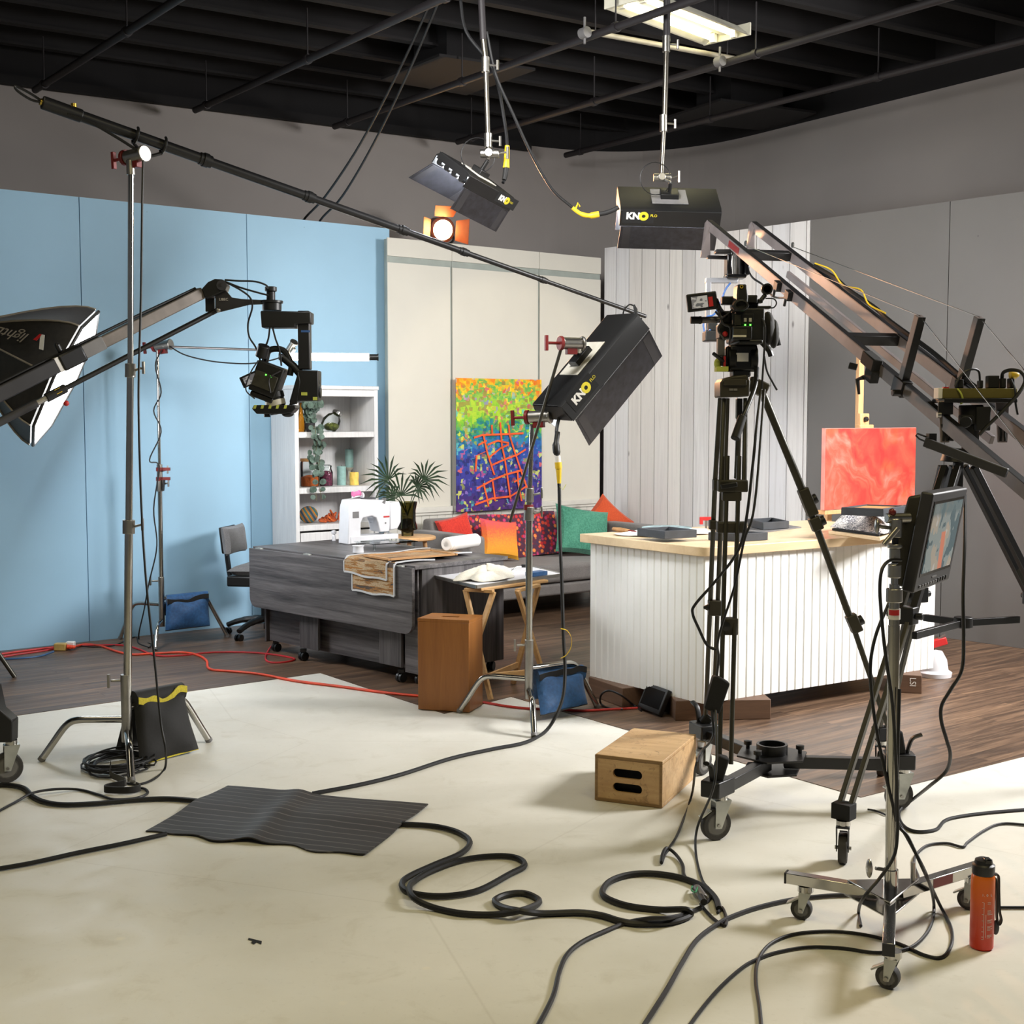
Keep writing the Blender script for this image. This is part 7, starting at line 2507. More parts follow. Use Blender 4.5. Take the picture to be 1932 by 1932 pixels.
for f_, nm in ((fA, 0), (fB, 1), (xy(fC), 2)):
    f_ = xy(f_)
    dv = xy(f_ - apx).normalized()
    s_ = V((-dv.y, dv.x, 0))
    tp_ = caster_big(rootR, f_, 0.058, math.atan2(0.95, 0.3) if nm == 0 else 1.2, True)
    foot = xy(f_, tp_.z + 0.03)
    hip = apx + dv * 0.06
    kn = lerp(hip, foot, 0.46)
    P('leg_upper', MB().bar(hip + s_ * 0.028, kn + s_ * 0.028, 0.028, 0.03).bar(hip - s_ * 0.028, kn - s_ * 0.028, 0.028, 0.03), M['crane_dark'], rootR, 0.003)
    P('leg_lower', MB().bar(lerp(hip, foot, 0.36) + s_ * 0.022, foot + s_ * 0.022, 0.018, 0.022).bar(lerp(hip, foot, 0.36) - s_ * 0.022, foot - s_ * 0.022, 0.018, 0.022), M['gun'], rootR, 0.002)
    kc = P('leg_lock', MB().box(kn, 0.09, 0.06, 0.07, (s_, dv, Z)).cyl(kn + s_ * 0.045, kn + s_ * 0.075, 0.014, n=10).cyl(kn - s_ * 0.045, kn - s_ * 0.075, 0.014, n=10), M['black'], rootR, 0.004)
    P('foot_block', MB().box(foot, 0.075, 0.06, 0.06, (s_, dv, Z)), M['matte_black'], rootR, 0.003)
sc0 = W(1817, 1175, DP)
for f_ in (fA, fB, xy(fC)):
    dv = xy(f_) - xy(apx)
    P('spreader_arm', MB().bar(xy(sc0, sc0.z), xy(apx, sc0.z - 0.005) + dv * 0.40, 0.022, 0.03), M['crane_dark'], rootR, 0.002)
P('spreader_hub', MB().cyl(sc0 - Z * 0.02, sc0 + Z * 0.025, 0.04, n=16), M['crane_dark'], rootR, 0.003)
# power strip on the pivot plate
rootS = T('power_strip', 'olive metal power strip with plugs lying on the crane pivot', 'power strip', W(1845, 752, DP - 0.02), 0)
M['olive_paint'] = plain('olive_gold_enamel', (116, 106, 52), 0.45, 0.2, 0.08)
P('strip_body', pbx(MB(), 1770, 733, 1914, 751.5, DP - 0.02, 0.06), M['olive_paint'], rootS, 0.002)
P('end_plate', pbx(MB(), 1766, 732, 1774, 752, DP - 0.02, 0.062), M['label_white'], rootS, 0.002)
P('switch', pbx(MB(), 1779, 730, 1789, 733, DP - 0.02, 0.02), M['red'], rootS)
for x0, x1, y0, mm, nm in ((1846, 1852, 718, 'matte_black', 'plug'), (1862, 1882, 709, 'matte_black', 'power_adapter'), (1886, 1895, 714, 'matte_black', 'plug'), (1903, 1911, 714, 'matte_black', 'plug'), (1804, 1815, 716, 'matte_black', 'plug')):
    P(nm, pbx(MB(), x0, y0, x1, 732.5, DP - 0.02, 0.045), M[mm], rootS, 0.004)
P('plug', MB().lathe(W(1912, 707, DP - 0.02), X, [(0, -0.02), (0.018, -0.014), (0.018, 0.008), (0.008, 0.022), (0, 0.024)], 14), M['yellow'], rootS)
P('cord', MB().tube(spline([W(1849, 720, DP - 0.02), W(1846, 700, DP - 0.03), W(1832, 697, DP - 0.05), W(1815, 706, DP - 0.05), W(1802, 728, DP - 0.05)], 6), 0.005, 6).tube(spline([W(1890, 716, DP - 0.02), W(1893, 703, DP - 0.04), W(1908, 698, DP - 0.06), W(1926, 702, DP - 0.08), W(1934, 718, DP - 0.1), W(1922, 742, DP - 0.12), W(1895, 772, DP - 0.12), W(1862, 805, DP - 0.12), W(1848, 820, DP - 0.12)], 6), 0.0075, 7).tube(spline([W(1908, 716, DP - 0.05), W(1915, 735, DP - 0.08), W(1916, 760, DP - 0.09), W(1920, 782, DP - 0.08)], 6), 0.005, 6), M['cable'], rootS)
P('yellow_cord', MB().tube(spline([W(1806, 733, DP - 0.055), W(1813, 742, DP - 0.06), W(1817, 756, DP - 0.06), W(1812, 762, DP - 0.05)], 5), 0.004, 6), M['yellow_green'], rootS)

# ------------------------------------------------------------------ left camera jib with remote head
DJ = 7.1
J0, J1 = W(-140, 812, 6.2), W(386, 550, DJ)
jd = (J1 - J0).normalized()
rootJ = T('camera_jib', 'grey telescopic camera jib rising from the left edge, remote camera head at its tip', 'camera jib', xy(J0), 0)


def jl(px):
    kk = (px - 966) / FPX
    return (kk * J0.y - J0.x) / (jd.x - kk * jd.y)


_, js, ju = frame(jd)
M['jib_tube'] = plain('jib_grey_tube', (128, 120, 114), 0.38, 0.4, 0.1, 12)
P('inner_tube', MB().box(J0 + jd * ((jl(150) + jl(386)) / 2), jl(386) - jl(150), 0.06, 0.062, (jd, js, ju)), M['jib_tube'], rootJ, 0.006)
P('outer_tube', MB().box(J0 + jd * (jl(120) / 2), jl(120), 0.07, 0.075, (jd, js, ju)), M['dark_grey'], rootJ, 0.008)
c1 = P('tube_clamp', MB().box(J0 + jd * jl(138), 0.14, 0.085, 0.088, (jd, js, ju)).cyl(J0 + jd * jl(128) + ju * 0.045, J0 + jd * jl(128) + ju * 0.10, 0.014, n=10), M['black_metal'], rootJ, 0.012)
P('label_band', MB().box(J0 + jd * jl(114), 0.03, 0.0715, 0.0765, (jd, js, ju)), M['card_white'], rootJ)
P('tube_sleeve', MB().box(J0 + jd * ((jl(152) + jl(198)) / 2), jl(198) - jl(152), 0.068, 0.07, (jd, js, ju)), M['mid_grey'], rootJ, 0.004)
P('top_cable', MB().tube([J0 + jd * 0.1 + ju * 0.042] + [J0 + jd * jl(x_) + ju * h_ for x_, h_ in ((60, 0.045), (180, 0.044), (260, 0.043), (340, 0.038), (380, 0.036))], 0.008, 7), M['cable'], rootJ)
R0, R1 = W(-120, 858, 6.2), W(408, 586, DJ)
rd = (R1 - R0).normalized()


def rl_(px):
    kk = (px - 966) / FPX
    return (kk * R0.y - R0.x) / (rd.x - kk * rd.y)


P('lower_rod', MB().cyl(R0 + rd * rl_(120), R1, 0.0135, n=14), M['black_metal'], rootJ)
P('lower_rod_sleeve', MB().cyl(R0, R0 + rd * rl_(72), 0.021, n=14), M['dark_grey'], rootJ)
P('steel_sleeve', MB().cyl(R0 + rd * rl_(70), R0 + rd * rl_(92), 0.015, n=14), M['steel'], rootJ)
c1 = P('rod_clamp', MB().cyl(R0 + rd * rl_(90), R0 + rd * rl_(128), 0.024, n=16), M['black_metal'], rootJ, 0.004)
P('yellow_tag', MB().box(R0 + rd * rl_(117) - Y * 0.024, 0.03, 0.004, 0.03, (rd, Y, rd.cross(Y))), M['yellow'], c1)
P('red_knob', MB().sphere(W(125, 761, 6.45), 0.014), M['red'], c1)
# elbow and plate
P('elbow', MB().prism([W(x_, y_, DJ - 0.045) for x_, y_ in ((380, 545), (392, 532), (405, 526), (420, 527), (428, 538), (424, 549), (412, 554), (396, 562), (386, 562))], Y * 0.09), M['black'], rootJ, 0.006)
P('elbow_cap', MB().cyl(W(418, 538, DJ - 0.046), W(418, 538, DJ - 0.062), 0.027, n=22).cyl(W(419, 538, DJ - 0.06), W(419, 538, DJ - 0.066), 0.010, n=4), M['dark_grey'], rootJ)
P('head_plate', MB().prism([W(x_, y_, DJ - 0.02) for x_, y_ in ((406, 549), (427, 549), (437, 561), (455, 564), (500, 566), (500, 574), (470, 575), (414, 589), (406, 586))], Y * 0.012), M['dark_grey'], rootJ, 0.002)
P('rear_plate', pbx(MB(), 388, 552, 405, 588, DJ + 0.03, 0.02), M['black'], rootJ, 0.003)
P('pivot_bolt', MB().sphere(W(412, 585, DJ - 0.03), 0.014), M['steel'], rootJ)
text('plate_lettering', 'LIBEC', 0.020, W(413, 567, DJ - 0.0215), X, Z, M['label_white'], rootJ, 0.0006)
# remote head
hh_ = T('remote_camera_head', 'black L-shaped remote pan-tilt head with yellow marks hanging from the jib tip', 'remote head', W(520, 780, DJ), 0)
P('top_knob', MB().cyl(W(511, 541, DJ), W(511, 550, DJ), 0.032, n=18).cyl(W(511, 550, DJ), W(511, 567, DJ), 0.024, n=16), M['black'], hh_, 0.003)
P('pan_disc', MB().cyl(W(513, 567, DJ), W(513, 572, DJ), 0.06, n=24).cyl(W(513, 572, DJ), W(513, 586, DJ), 0.052, n=24), M['black_metal'], hh_, 0.002)
P('pan_housing', MB().prism([W(x_, y_, DJ - 0.06) for x_, y_ in ((491, 587), (493, 586), (545, 587), (586, 588), (586, 610), (562, 611), (557, 612), (557, 618), (493, 618))], Y * 0.12), M['black'], hh_, 0.006)
P('drop_arm', pbx(MB(), 564, 588, 586, 697, DJ, 0.08), M['black_metal'], hh_, 0.006)
P('arm_marking', pbx(MB(), 568, 623, 585, 627, DJ - 0.0405, 0.002), M['blue_wire'], hh_)
P('tilt_housing', MB().prism([W(x_, y_, DJ - 0.06) for x_, y_ in ((563, 698), (600, 699), (600, 756), (560, 757), (547, 763), (546, 757))], Y * 0.13), M['black'], hh_, 0.005)
P('tilt_strut', MB().prism([W(x_, y_, DJ - 0.065) for x_, y_ in ((562, 700), (566, 720), (560, 762), (545, 765), (552, 745))], Y * 0.02), M['black_metal'], hh_, 0.002)
for x_, y_, w_, h_ in ((574, 743, 11, 6), (594.5, 752, 8, 6)):
    P('yellow_mark', pbx(MB(), x_ - w_ / 2, y_ - h_ / 2, x_ + w_ / 2, y_ + h_ / 2, DJ - 0.062, 0.006), M['yellow_green'], hh_)
P('side_knob', MB().cyl(W(597, 740, DJ), W(606, 740, DJ), 0.032, n=18).cyl(W(598, 721, DJ), W(604, 721, DJ), 0.012, n=10), M['black'], hh_, 0.004)
pf = P('platform', MB().prism([W(x_, y_, DJ - 0.07) for x_, y_ in ((475, 771), (479, 764), (556, 764), (558, 770), (550, 779), (530, 781), (484, 781))], Y * 0.13), M['black_metal'], hh_, 0.004)
for x_ in (480.5, 494.5, 509, 523, 538):
    P('yellow_mark', MB().prism([W(x_ + a, y_, DJ - 0.0715) for a, y_ in ((-3, 771), (2, 771), (4, 764), (-1, 764))], Y * 0.003), M['yellow_green'], pf)
P('platform_knob', MB().cyl(W(504, 781, DJ), W(504, 787, DJ), 0.018, n=14), M['black'], pf)
P('platform_foot', MB().sphere(W(543, 781, DJ), 0.034, (1.0, 0.8, 0.5)), M['black'], pf)
# camera on the remote head, tilted down to the right
kr_ = -0.36
kx, kz_ = V((math.cos(kr_), 0, math.sin(kr_))), V((-math.sin(kr_), 0, math.cos(kr_)))
kc_ = W(507, 716, DJ - 0.02)


def kb_(mb, x0, z0, x1, z1, y_, dep):
    return mb.box(kc_ + kx * ((x0 + x1) / 2) + kz_ * ((z0 + z1) / 2) + Y * y_, abs(x1 - x0), dep, abs(z1 - z0), (kx, Y, kz_))


rootK = T('cinema_camera', 'black cinema camera tilted downwards on the remote head of the left jib', 'camera', W(507, 764, DJ), 0)
P('body', kb_(kb_(MB(), -0.075, -0.085, 0.075, 0.085, 0, 0.15), -0.06, -0.115, 0.07, -0.085, 0.0, 0.12), M['cam_body'], rootK, 0.008)
P('rear_panel', kb_(MB(), -0.065, -0.055, 0.06, 0.03, -0.08, 0.012), M['cam_panel'], rootK, 0.003)
for x_ in (-0.010, 0.018):
    P('indicator', kb_(MB(), x_, 0.018, x_ + 0.007, 0.025, -0.0875, 0.004), M['led_green'], rootK)
P('top_handle', MB().tube(spline([kc_ + kx * -0.05 + kz_ * 0.085, kc_ + kx * -0.05 + kz_ * 0.15, kc_ + kx * 0.02 + kz_ * 0.175, kc_ + kx * 0.085 + kz_ * 0.12, kc_ + kx * 0.10 + kz_ * 0.06], 5), 0.017, 9), M['cam_body'], rootK)
P('viewfinder', MB().cyl(kc_ + kx * -0.075 + kz_ * 0.10 - Y * 0.03, kc_ + kx * -0.075 + kz_ * 0.165 - Y * 0.05, 0.032, n=18), M['black'], rootK, 0.003)
P('microphone', MB().tube(spline([kc_ + kx * 0.03 + kz_ * 0.14, kc_ + kx * 0.10 + kz_ * 0.115, kc_ + kx * 0.155 + kz_ * 0.085], 4), 0.022, 10), M['black'], rootK)
P('lens', MB().lathe(kc_ + kx * 0.045 - kz_ * 0.06 + Y * 0.0, (kx * 0.55 - kz_ * 0.8), [(0.0, 0), (0.058, 0), (0.058, 0.03), (0.052, 0.035), (0.052, 0.075), (0.047, 0.08), (0.047, 0.115), (0.02, 0.118), (0, 0.11)], 24), M['cam_body'], rootK)
P('lens_band', MB().lathe(kc_ + kx * 0.045 - kz_ * 0.06 + (kx * 0.55 - kz_ * 0.8).normalized() * 0.042, (kx * 0.55 - kz_ * 0.8), [(0.053, 0), (0.0545, 0.0), (0.0545, 0.03), (0.053, 0.03)], 24), M['plate_white'], rootK)
mon = P('monitor', MB().box(W(471, 716, DJ - 0.09), 0.095, 0.014, 0.062, (V((math.cos(0.42), 0, math.sin(0.42))), Y, V((-math.sin(0.42), 0, math.cos(0.42))))), M['black'], rootK, 0.003)
P('screen', MB().box(W(472, 716, DJ - 0.098), 0.07, 0.003, 0.045, (V((math.cos(0.42), 0, math.sin(0.42))), Y, V((-math.sin(0.42), 0, math.cos(0.42))))), M['screen_img'], mon)
P('cage_cable', MB().tube(spline([kc_ + kx * -0.07 + kz_ * 0.08 - Y * 0.09, kc_ + kx * -0.085 - Y * 0.1, kc_ + kx * -0.08 - kz_ * 0.09 - Y * 0.09, kc_ + kx * -0.02 - kz_ * 0.12 - Y * 0.08], 6), 0.004, 6).tube(spline([kc_ + kx * 0.06 + kz_ * 0.07 - Y * 0.08, kc_ + kx * 0.02 + kz_ * 0.01 - Y * 0.1, kc_ + kx * 0.05 - kz_ * 0.06 - Y * 0.09], 6), 0.004, 6), M['cable_grey'], rootK)
for lb, pts in (('upper black cable arching from the jib elbow to the remote head', [(424, 528), (450, 530), (480, 531), (500, 537), (507, 544)]),
                ('straight black cable from the jib elbow to the pan disc', [(424, 531), (455, 543), (490, 553), (506, 557)]),
                ('lowest black cable swinging from the jib elbow to the tilted camera', [(426, 532), (455, 548), (472, 562), (476, 580), (468, 610), (470, 635), (482, 655), (491, 680)]),
                ('short black cable from the pan housing down to the tilted camera', [(509, 618), (506, 640), (499, 660), (495, 682)]),
                ('thin cable from the pan housing to the tilted camera handle', [(514, 617), (520, 640), (527, 660), (531, 690)])):
    cable(lb, [W(x_, y_, DJ - 0.05 - 0.0005 * i) for i, (x_, y_) in enumerate(pts)], 0.005)
# jib pedestal: mostly beyond the frame, one wheel shows at the left edge
jw = G(14, 1476)
ped = xy(J0) + V((-0.1, -0.02, 0))
P('pedestal', MB().cyl(xy(ped, 0.25), xy(J0, J0.z - 0.03), 0.045, n=18), M['black_metal'], rootJ)
for q in (jw, ped * 2 - jw + V((0.1, -0.5, 0)), ped + V((0.0, 0.7, 0))):
    q = xy(q)
    tq = caster_big(rootJ, q, 0.070, 0.5 + PI)
    P('dolly_foot', MB().prism([q + V((-0.07, -0.04, tq.z)), q + V((0.04, -0.04, tq.z)), q + V((0.045, -0.04, tq.z + 0.10)), q + V((-0.01, -0.04, tq.z + 0.15)), q + V((-0.03, -0.04, tq.z + 0.26)), q + V((-0.07, -0.04, tq.z + 0.26))], Y * 0.08), M['black_metal'], rootJ, 0.006)
    P('dolly_arm', MB().bar(xy(ped, 0.30), xy(q, tq.z + 0.08), 0.05, 0.05), M['black_metal'], rootJ, 0.004)

# ------------------------------------------------------------------ rolling monitor stand (right foreground)
DN = 4.08
mcx = W(1680, 1690, DN)
mcx = xy(mcx)
nF, nL = G(1675, 1863), G(1512, 1733)
nR = mcx * 3 - nF - nL
nR = xy(mcx + (xy(nR) - mcx).normalized() * 0.40)
rootN = T('rolling_stand', 'chrome rolling stand on three small casters carrying the monitor', 'rolling stand', mcx, 0)
zl_ = 0.128
for f_, ang in ((nF, 2.6), (nL, 2.75), (nR, 2.5)):
    f_ = xy(f_)
    dv = (f_ - mcx).normalized()
    s_ = V((-dv.y, dv.x, 0))
    tp_ = caster_big(rootN, f_, 0.035, ang)
    lg = P('leg', MB().bar(xy(mcx, zl_ + 0.006) + dv * 0.04, xy(f_, zl_ + 0.006) + dv * 0.05, 0.036, 0.036), M['chrome'], rootN, 0.002)
    P('end_cap', MB().bar(xy(f_, zl_ + 0.006) + dv * 0.05, xy(f_, zl_ + 0.006) + dv * 0.056, 0.036, 0.036), M['black'], lg)
P('base_plate', MB().prism([xy(mcx + V((math.cos(a), math.sin(a), 0)) * 0.14, zl_ + 0.025) for a in [math.atan2((xy(f_) - mcx).y, (xy(f_) - mcx).x) for f_ in (nF, nR, nL)]], Z * 0.006).prism([xy(mcx + V((math.cos(a), math.sin(a), 0)) * 0.15, zl_ - 0.022) for a in [math.atan2((xy(f_) - mcx).y, (xy(f_) - mcx).x) + PI / 3 * 0 for f_ in (nF, nR, nL)]], Z * 0.006), M['chrome'], rootN, 0.002)
rd_ = (nR - mcx).normalized()
P('red_sticker', MB().bar(mcx + rd_ * 0.19 + Z * (zl_ + 0.006), mcx + rd_ * 0.29 + Z * (zl_ + 0.006), 0.0372, 0.030), M['grip_red'], rootN)
sec = [(1690, 1640, 0.024), (1640, 1180, 0.0185), (1180, 1102, 0.0165), (1102, 1062, 0.012), (1062, 1010, 0.010)]


def ncol(y_):
    return lerp(1680, 1689, (1690 - y_) / 690)


for y0, y1, r_ in sec:
    P('column', MB().cyl(W(ncol(y0), y0, DN), W(ncol(y1), y1, DN), r_, n=18), M['chrome'] if y0 != 1062 else M['black_metal'], rootN)
for y0, y1, r_ in ((1136, 1110, 0.026), (1090, 1064, 0.021), (1056, 1034, 0.018), (1034, 1026, 0.023)):
    P('collar', MB().cyl(W(ncol(y0), y0, DN), W(ncol(y1), y1, DN), r_, n=18), M['steel'], rootN, 0.003)
P('sticker', MB().cyl(W(ncol(1168), 1168, DN), W(ncol(1148), 1148, DN), 0.0192, n=18), M['label_white'], rootN)
P('sticker', MB().cyl(W(ncol(1160), 1160, DN - 0.004), W(ncol(1150), 1150, DN - 0.004), 0.0175, n=18), M['red'], rootN)
kn_ = W(1640, 1638, DN - 0.01)
P('wing_knob', MB().cyl(W(1675, 1642, DN), W(1652, 1638, DN - 0.01), 0.006, n=8).sphere(kn_, 0.026, (0.4, 0.7, 1.2)), M['steel'], rootN)
P('base_bolt', MB().cyl(xy(mcx, zl_ + 0.03) + V((0.09, 0.06, 0)), xy(mcx, zl_ + 0.09) + V((0.09, 0.06, 0)), 0.008, n=10), M['steel'], rootN)
gh_ = W(1690, 996, DN)
P('grip_head', MB().cyl(gh_ - Z * 0.03, gh_ + Z * 0.03, 0.02, n=16).cyl(gh_ + V((-0.03, 0, 0.03)), gh_ + V((0.05, 0.02, 0.03)), 0.016, n=14), M['steel'], rootN, 0.003)
P('grip_handle', MB().cyl(gh_ + V((0.0, -0.02, 0.0)), gh_ + V((-0.045, -0.03, -0.05)), 0.009, n=10).cyl(gh_ + V((-0.02, 0, 0.0)), gh_ + V((-0.055, 0, 0.005)), 0.006, n=8).sphere(gh_ + V((-0.06, 0, 0.006)), 0.022, (0.35, 0.8, 1.1)), M['steel'], rootN)
P('red_pad', MB().sphere(gh_ + V((-0.012, 0, 0.05)), 0.012), M['grip_red'], rootN)
# monitor
ml0, mr0 = W(1742, 1032, 4.08), W(1808, 1003, 4.42)
mdx = xy(mr0 - ml0).normalized()
mwid = (xy(mr0 - ml0)).length
mnr = V((mdx.y, -mdx.x, 0))
if mnr.x < 0:
    mnr = -mnr
tl2 = math.radians(10)
mfn = (mnr * math.cos(tl2) - Z * math.sin(tl2)).normalized()
mup2 = (Z * math.cos(tl2) + mnr * math.sin(tl2)).normalized()
mcen = (ml0 + mr0) / 2
mH = 0.325
MAX = (mdx, mfn, mup2)
rootM = T('field_monitor', 'grey studio monitor facing right on the chrome rolling stand', 'monitor', mcen - mup2 * mH / 2 - mfn * 0.03, 0)
P('front_bezel', MB().box(mcen - mfn * 0.02, mwid, 0.04, mH, MAX), M['dark_grey'], rootM, 0.006)
P('rear_housing', MB().prism([mcen - mfn * a + mup2 * b - mdx * (mwid * 0.44) for a, b in ((0.041, 0.15), (0.085, 0.135), (0.095, 0.0), (0.095, -0.10), (0.075, -0.155), (0.041, -0.155))], mdx * (mwid * 0.88)), M['olive_cast'], rootM, 0.008)
P('screen_surround', MB().box(mcen + mfn * 0.0006 + mup2 * 0.012, mwid * 0.86, 0.002, mH * 0.76, MAX), M['black_gloss'], rootM)
t = NT('monitor_picture')
tc = t.coords((1, 1, 1), (0, 0, 0), 'Generated')
n1 = t.noise(t.coords((1.4, 1.4, 1.0)), 7.0, 3, 0.5)
c = t.ramp(n1, [(0.30, (74, 96, 104)), (0.42, (130, 140, 140)), (0.5, (158, 150, 138)), (0.58, (176, 172, 168)), (0.68, (120, 116, 106))], 'CONSTANT')
sx_ = t.node('ShaderNodeSeparateXYZ')
t.link(tc, sx_.inputs[0])
c = t.mix(t.framp(sx_.outputs[2], 0.78, 0.86, 0, 0.8), c, (84, 104, 110))
band = t.math('MULTIPLY', t.framp(sx_.outputs[0], 0.44, 0.46, 0, 1), t.math('MULTIPLY', t.framp(sx_.outputs[0], 0.56, 0.58, 1, 0), t.framp(sx_.outputs[2], 0.55, 0.57, 1, 0)))
c = t.mix(band, c, (196, 120, 96))
t.out(c, 0.15)
t.link(c, t.bsdf.inputs['Emission Color'])
t.bsdf.inputs['Emission Strength'].default_value = 0.3
M['mon_pic'] = t.mat
P('screen', MB().box(mcen + mfn * 0.002 + mup2 * 0.012, mwid * 0.80, 0.002, mH * 0.70, MAX), M['mon_pic'], rootM)
for k in range(11):
    x_ = -0.15 + k * 0.03
    P('button', MB().box(mcen + mfn * 0.001 - mup2 * (mH * 0.5 - 0.018) + mdx * x_, 0.016, 0.005, 0.008 if k < 7 else 0.014, MAX), M['black'] if k >= 7 else M['mid_grey'], rootM)
P('name_badge', MB().box(mcen + mfn * 0.001 - mup2 * (mH * 0.5 - 0.036), 0.05, 0.003, 0.005, MAX), M['mid_grey'], rootM)
P('mount_arm', MB().tube([gh_ + V((0.02, 0.01, 0.03)), mcen - mfn * 0.09 + mup2 * 0.02], 0.014, 8), M['black_metal'], rootM)
cable('black cable plugged into the monitor back, hanging beside the chrome column', [W(1700, 1057, 4.06), W(1678, 1058, 4.03), W(1664, 1075, 4.0), W(1660, 1110, 3.99), W(1663, 1160, 3.99), W(1670, 1230, 3.98), W(1684, 1330, 3.98), W(1690, 1430, 3.98), W(1693, 1520, 3.98), W(1693, 1576, 3.97), W(1686, 1617, 3.96), W(1659, 1658, 3.94), W(1629, 1694, 3.93), G(1620, 1719, 0.01), G(1624, 1747, 0.006)], 0.0055)
cable('second black cable crossing behind the chrome column to the floor loops', [W(1690, 1110, 4.16), W(1672, 1150, 4.14), W(1652, 1200, 4.12), W(1642, 1260, 4.1), W(1648, 1340, 4.1), W(1664, 1430, 4.08), W(1685, 1520, 4.06), W(1692, 1546, 4.06), W(1717, 1590, 4.03), W(1750, 1656, 4.0), G(1762, 1708, 0.02), G(1755, 1749, 0.006), G(1730, 1780, 0.006), G(1700, 1793, 0.006), G(1648, 1797, 0.006), G(1590, 1789, 0.006), G(1525, 1787, 0.006), G(1469, 1796, 0.006), G(1433, 1808, 0.006), G(1400, 1826, 0.006), G(1352, 1870, 0.006), G(1303, 1932, 0.006), G(1280, 1975, 0.006)], 0.0055)
cable('third black cable down the column, looping round the front caster and off the bottom edge', [W(1697, 1300, 4.05), W(1694, 1420, 4.03), W(1692, 1543, 4.02), W(1714, 1581, 4.0), W(1744, 1645, 3.98), G(1772, 1705, 0.03), G(1794, 1749, 0.008), G(1795, 1782, 0.006), G(1777, 1806, 0.006), G(1744, 1802, 0.006), G(1697, 1781, 0.006), G(1634, 1764, 0.006), G(1565, 1757, 0.006), G(1496, 1763, 0.006), G(1452, 1782, 0.006), G(1430, 1813, 0.006), G(1426, 1851, 0.006), G(1433, 1900, 0.006), G(1437, 1945, 0.006)], 0.0055)
cable('black cable hanging from the crane past the monitor, then curling off to the right edge', [W(1821, 935, 5.1), W(1820, 1030, 4.9), W(1817, 1120, 4.8), W(1818, 1200, 4.75), W(1815, 1262, 4.7), W(1795, 1299, 4.7), W(1777, 1330, 4.7), W(1776, 1360, 4.7), W(1786, 1396, 4.7), W(1793, 1425, 4.72), W(1785, 1455, 4.8), W(1755, 1482, 4.85), G(1725, 1506, 0.05), G(1700, 1526, 0.008), G(1696, 1541, 0.007), G(1706, 1559, 0.007), G(1730, 1569, 0.007), G(1766, 1565, 0.007), G(1783, 1548, 0.007), G(1813, 1540, 0.007), G(1868, 1533, 0.007), G(1940, 1527, 0.007)], 0.0068)
# ------------------------------------------------------------------ things on the floor
def fcable(label, pts, r, m=None, n=6, lift=None):
    lift = lift or {}
    return cable(label, [G(x_, y_, (r + 0.001 if not (i in lift) else lift[i])) for i, (x_, y_) in enumerate(pts)], r, m, n)


# water bottle
pbt = G(1858, 1795)
pbt = xy(pbt) + V((0, 0.03, 0))
root = T('water_bottle', 'orange-to-red water bottle with black flip lid standing on the cream floor', 'bottle', pbt)
t = NT('frosted_orange_bottle')
co = t.coords()
sx_ = t.node('ShaderNodeSeparateXYZ')
t.link(co, sx_.inputs[0])
c = t.ramp(t.framp(sx_.outputs[2], 0.0, 0.24, 0, 1), [(0.0, (206, 50, 26)), (0.45, (196, 74, 44)), (0.75, (214, 96, 28)), (1.0, (222, 110, 16))])
t.bsdf.inputs['Transmission Weight'].default_value = 0.0
M['bottle'] = t.out(c, 0.35)
zs_ = 0.292
P('body', MB().lathe(pbt, Z, [(0, 0.0), (0.030, 0.0), (0.036, 0.006), (0.0365, 0.05), (0.0365, 0.225), (0.034, 0.236), (0.03, 0.24), (0.0, 0.24)], 30), M['bottle'], root)
P('lid', MB().lathe(pbt + Z * 0.238, Z, [(0, 0), (0.033, 0), (0.0345, 0.004), (0.0345, 0.03), (0.028, 0.034), (0.026, 0.046), (0.018, 0.05), (0, 0.05)], 30), M['black'], root)
P('flip_cap', MB().box(pbt + Z * 0.288 + V((0.006, -0.012, -0.004)), 0.022, 0.03, 0.016), M['black_gloss'], root, 0.003)
P('wrist_strap', MB().strip(spline([pbt + V((0.034, 0, 0.236)), pbt + V((0.047, 0, 0.232)), pbt + V((0.050, 0, 0.18)), pbt + V((0.054, 0, 0.12)), pbt + V((0.060, 0, 0.09)), pbt + V((0.052, 0, 0.075)), pbt + V((0.046, 0, 0.10)), pbt + V((0.044, 0, 0.16)), pbt + V((0.038, 0, 0.225))], 5), 0.016, 0.004, Y), M['black_cloth'], root)
P('dangling_tag', MB().sphere(pbt + V((0.044, 0.0, 0.065)), 0.022, (0.5, 0.3, 1.1)), M['dark_grey'], root)


def onbottle(a, z):
    """point on the bottle front: a = angle from the viewer"""
    return pbt + V((math.sin(a) * 0.0368, -math.cos(a) * 0.0368, z))


def curved_text(s, a0, z, size, nm='lettering'):
    """short lettering set letter by letter round the bottle"""
    a = a0
    for ch in s:
        if ch != ' ':
            xd = V((math.cos(a), math.sin(a), 0))
            text(nm, ch, size, onbottle(a, z), xd, Z, M['label_white'], root, 0.0003)
        a += size * 0.62 / 0.0368


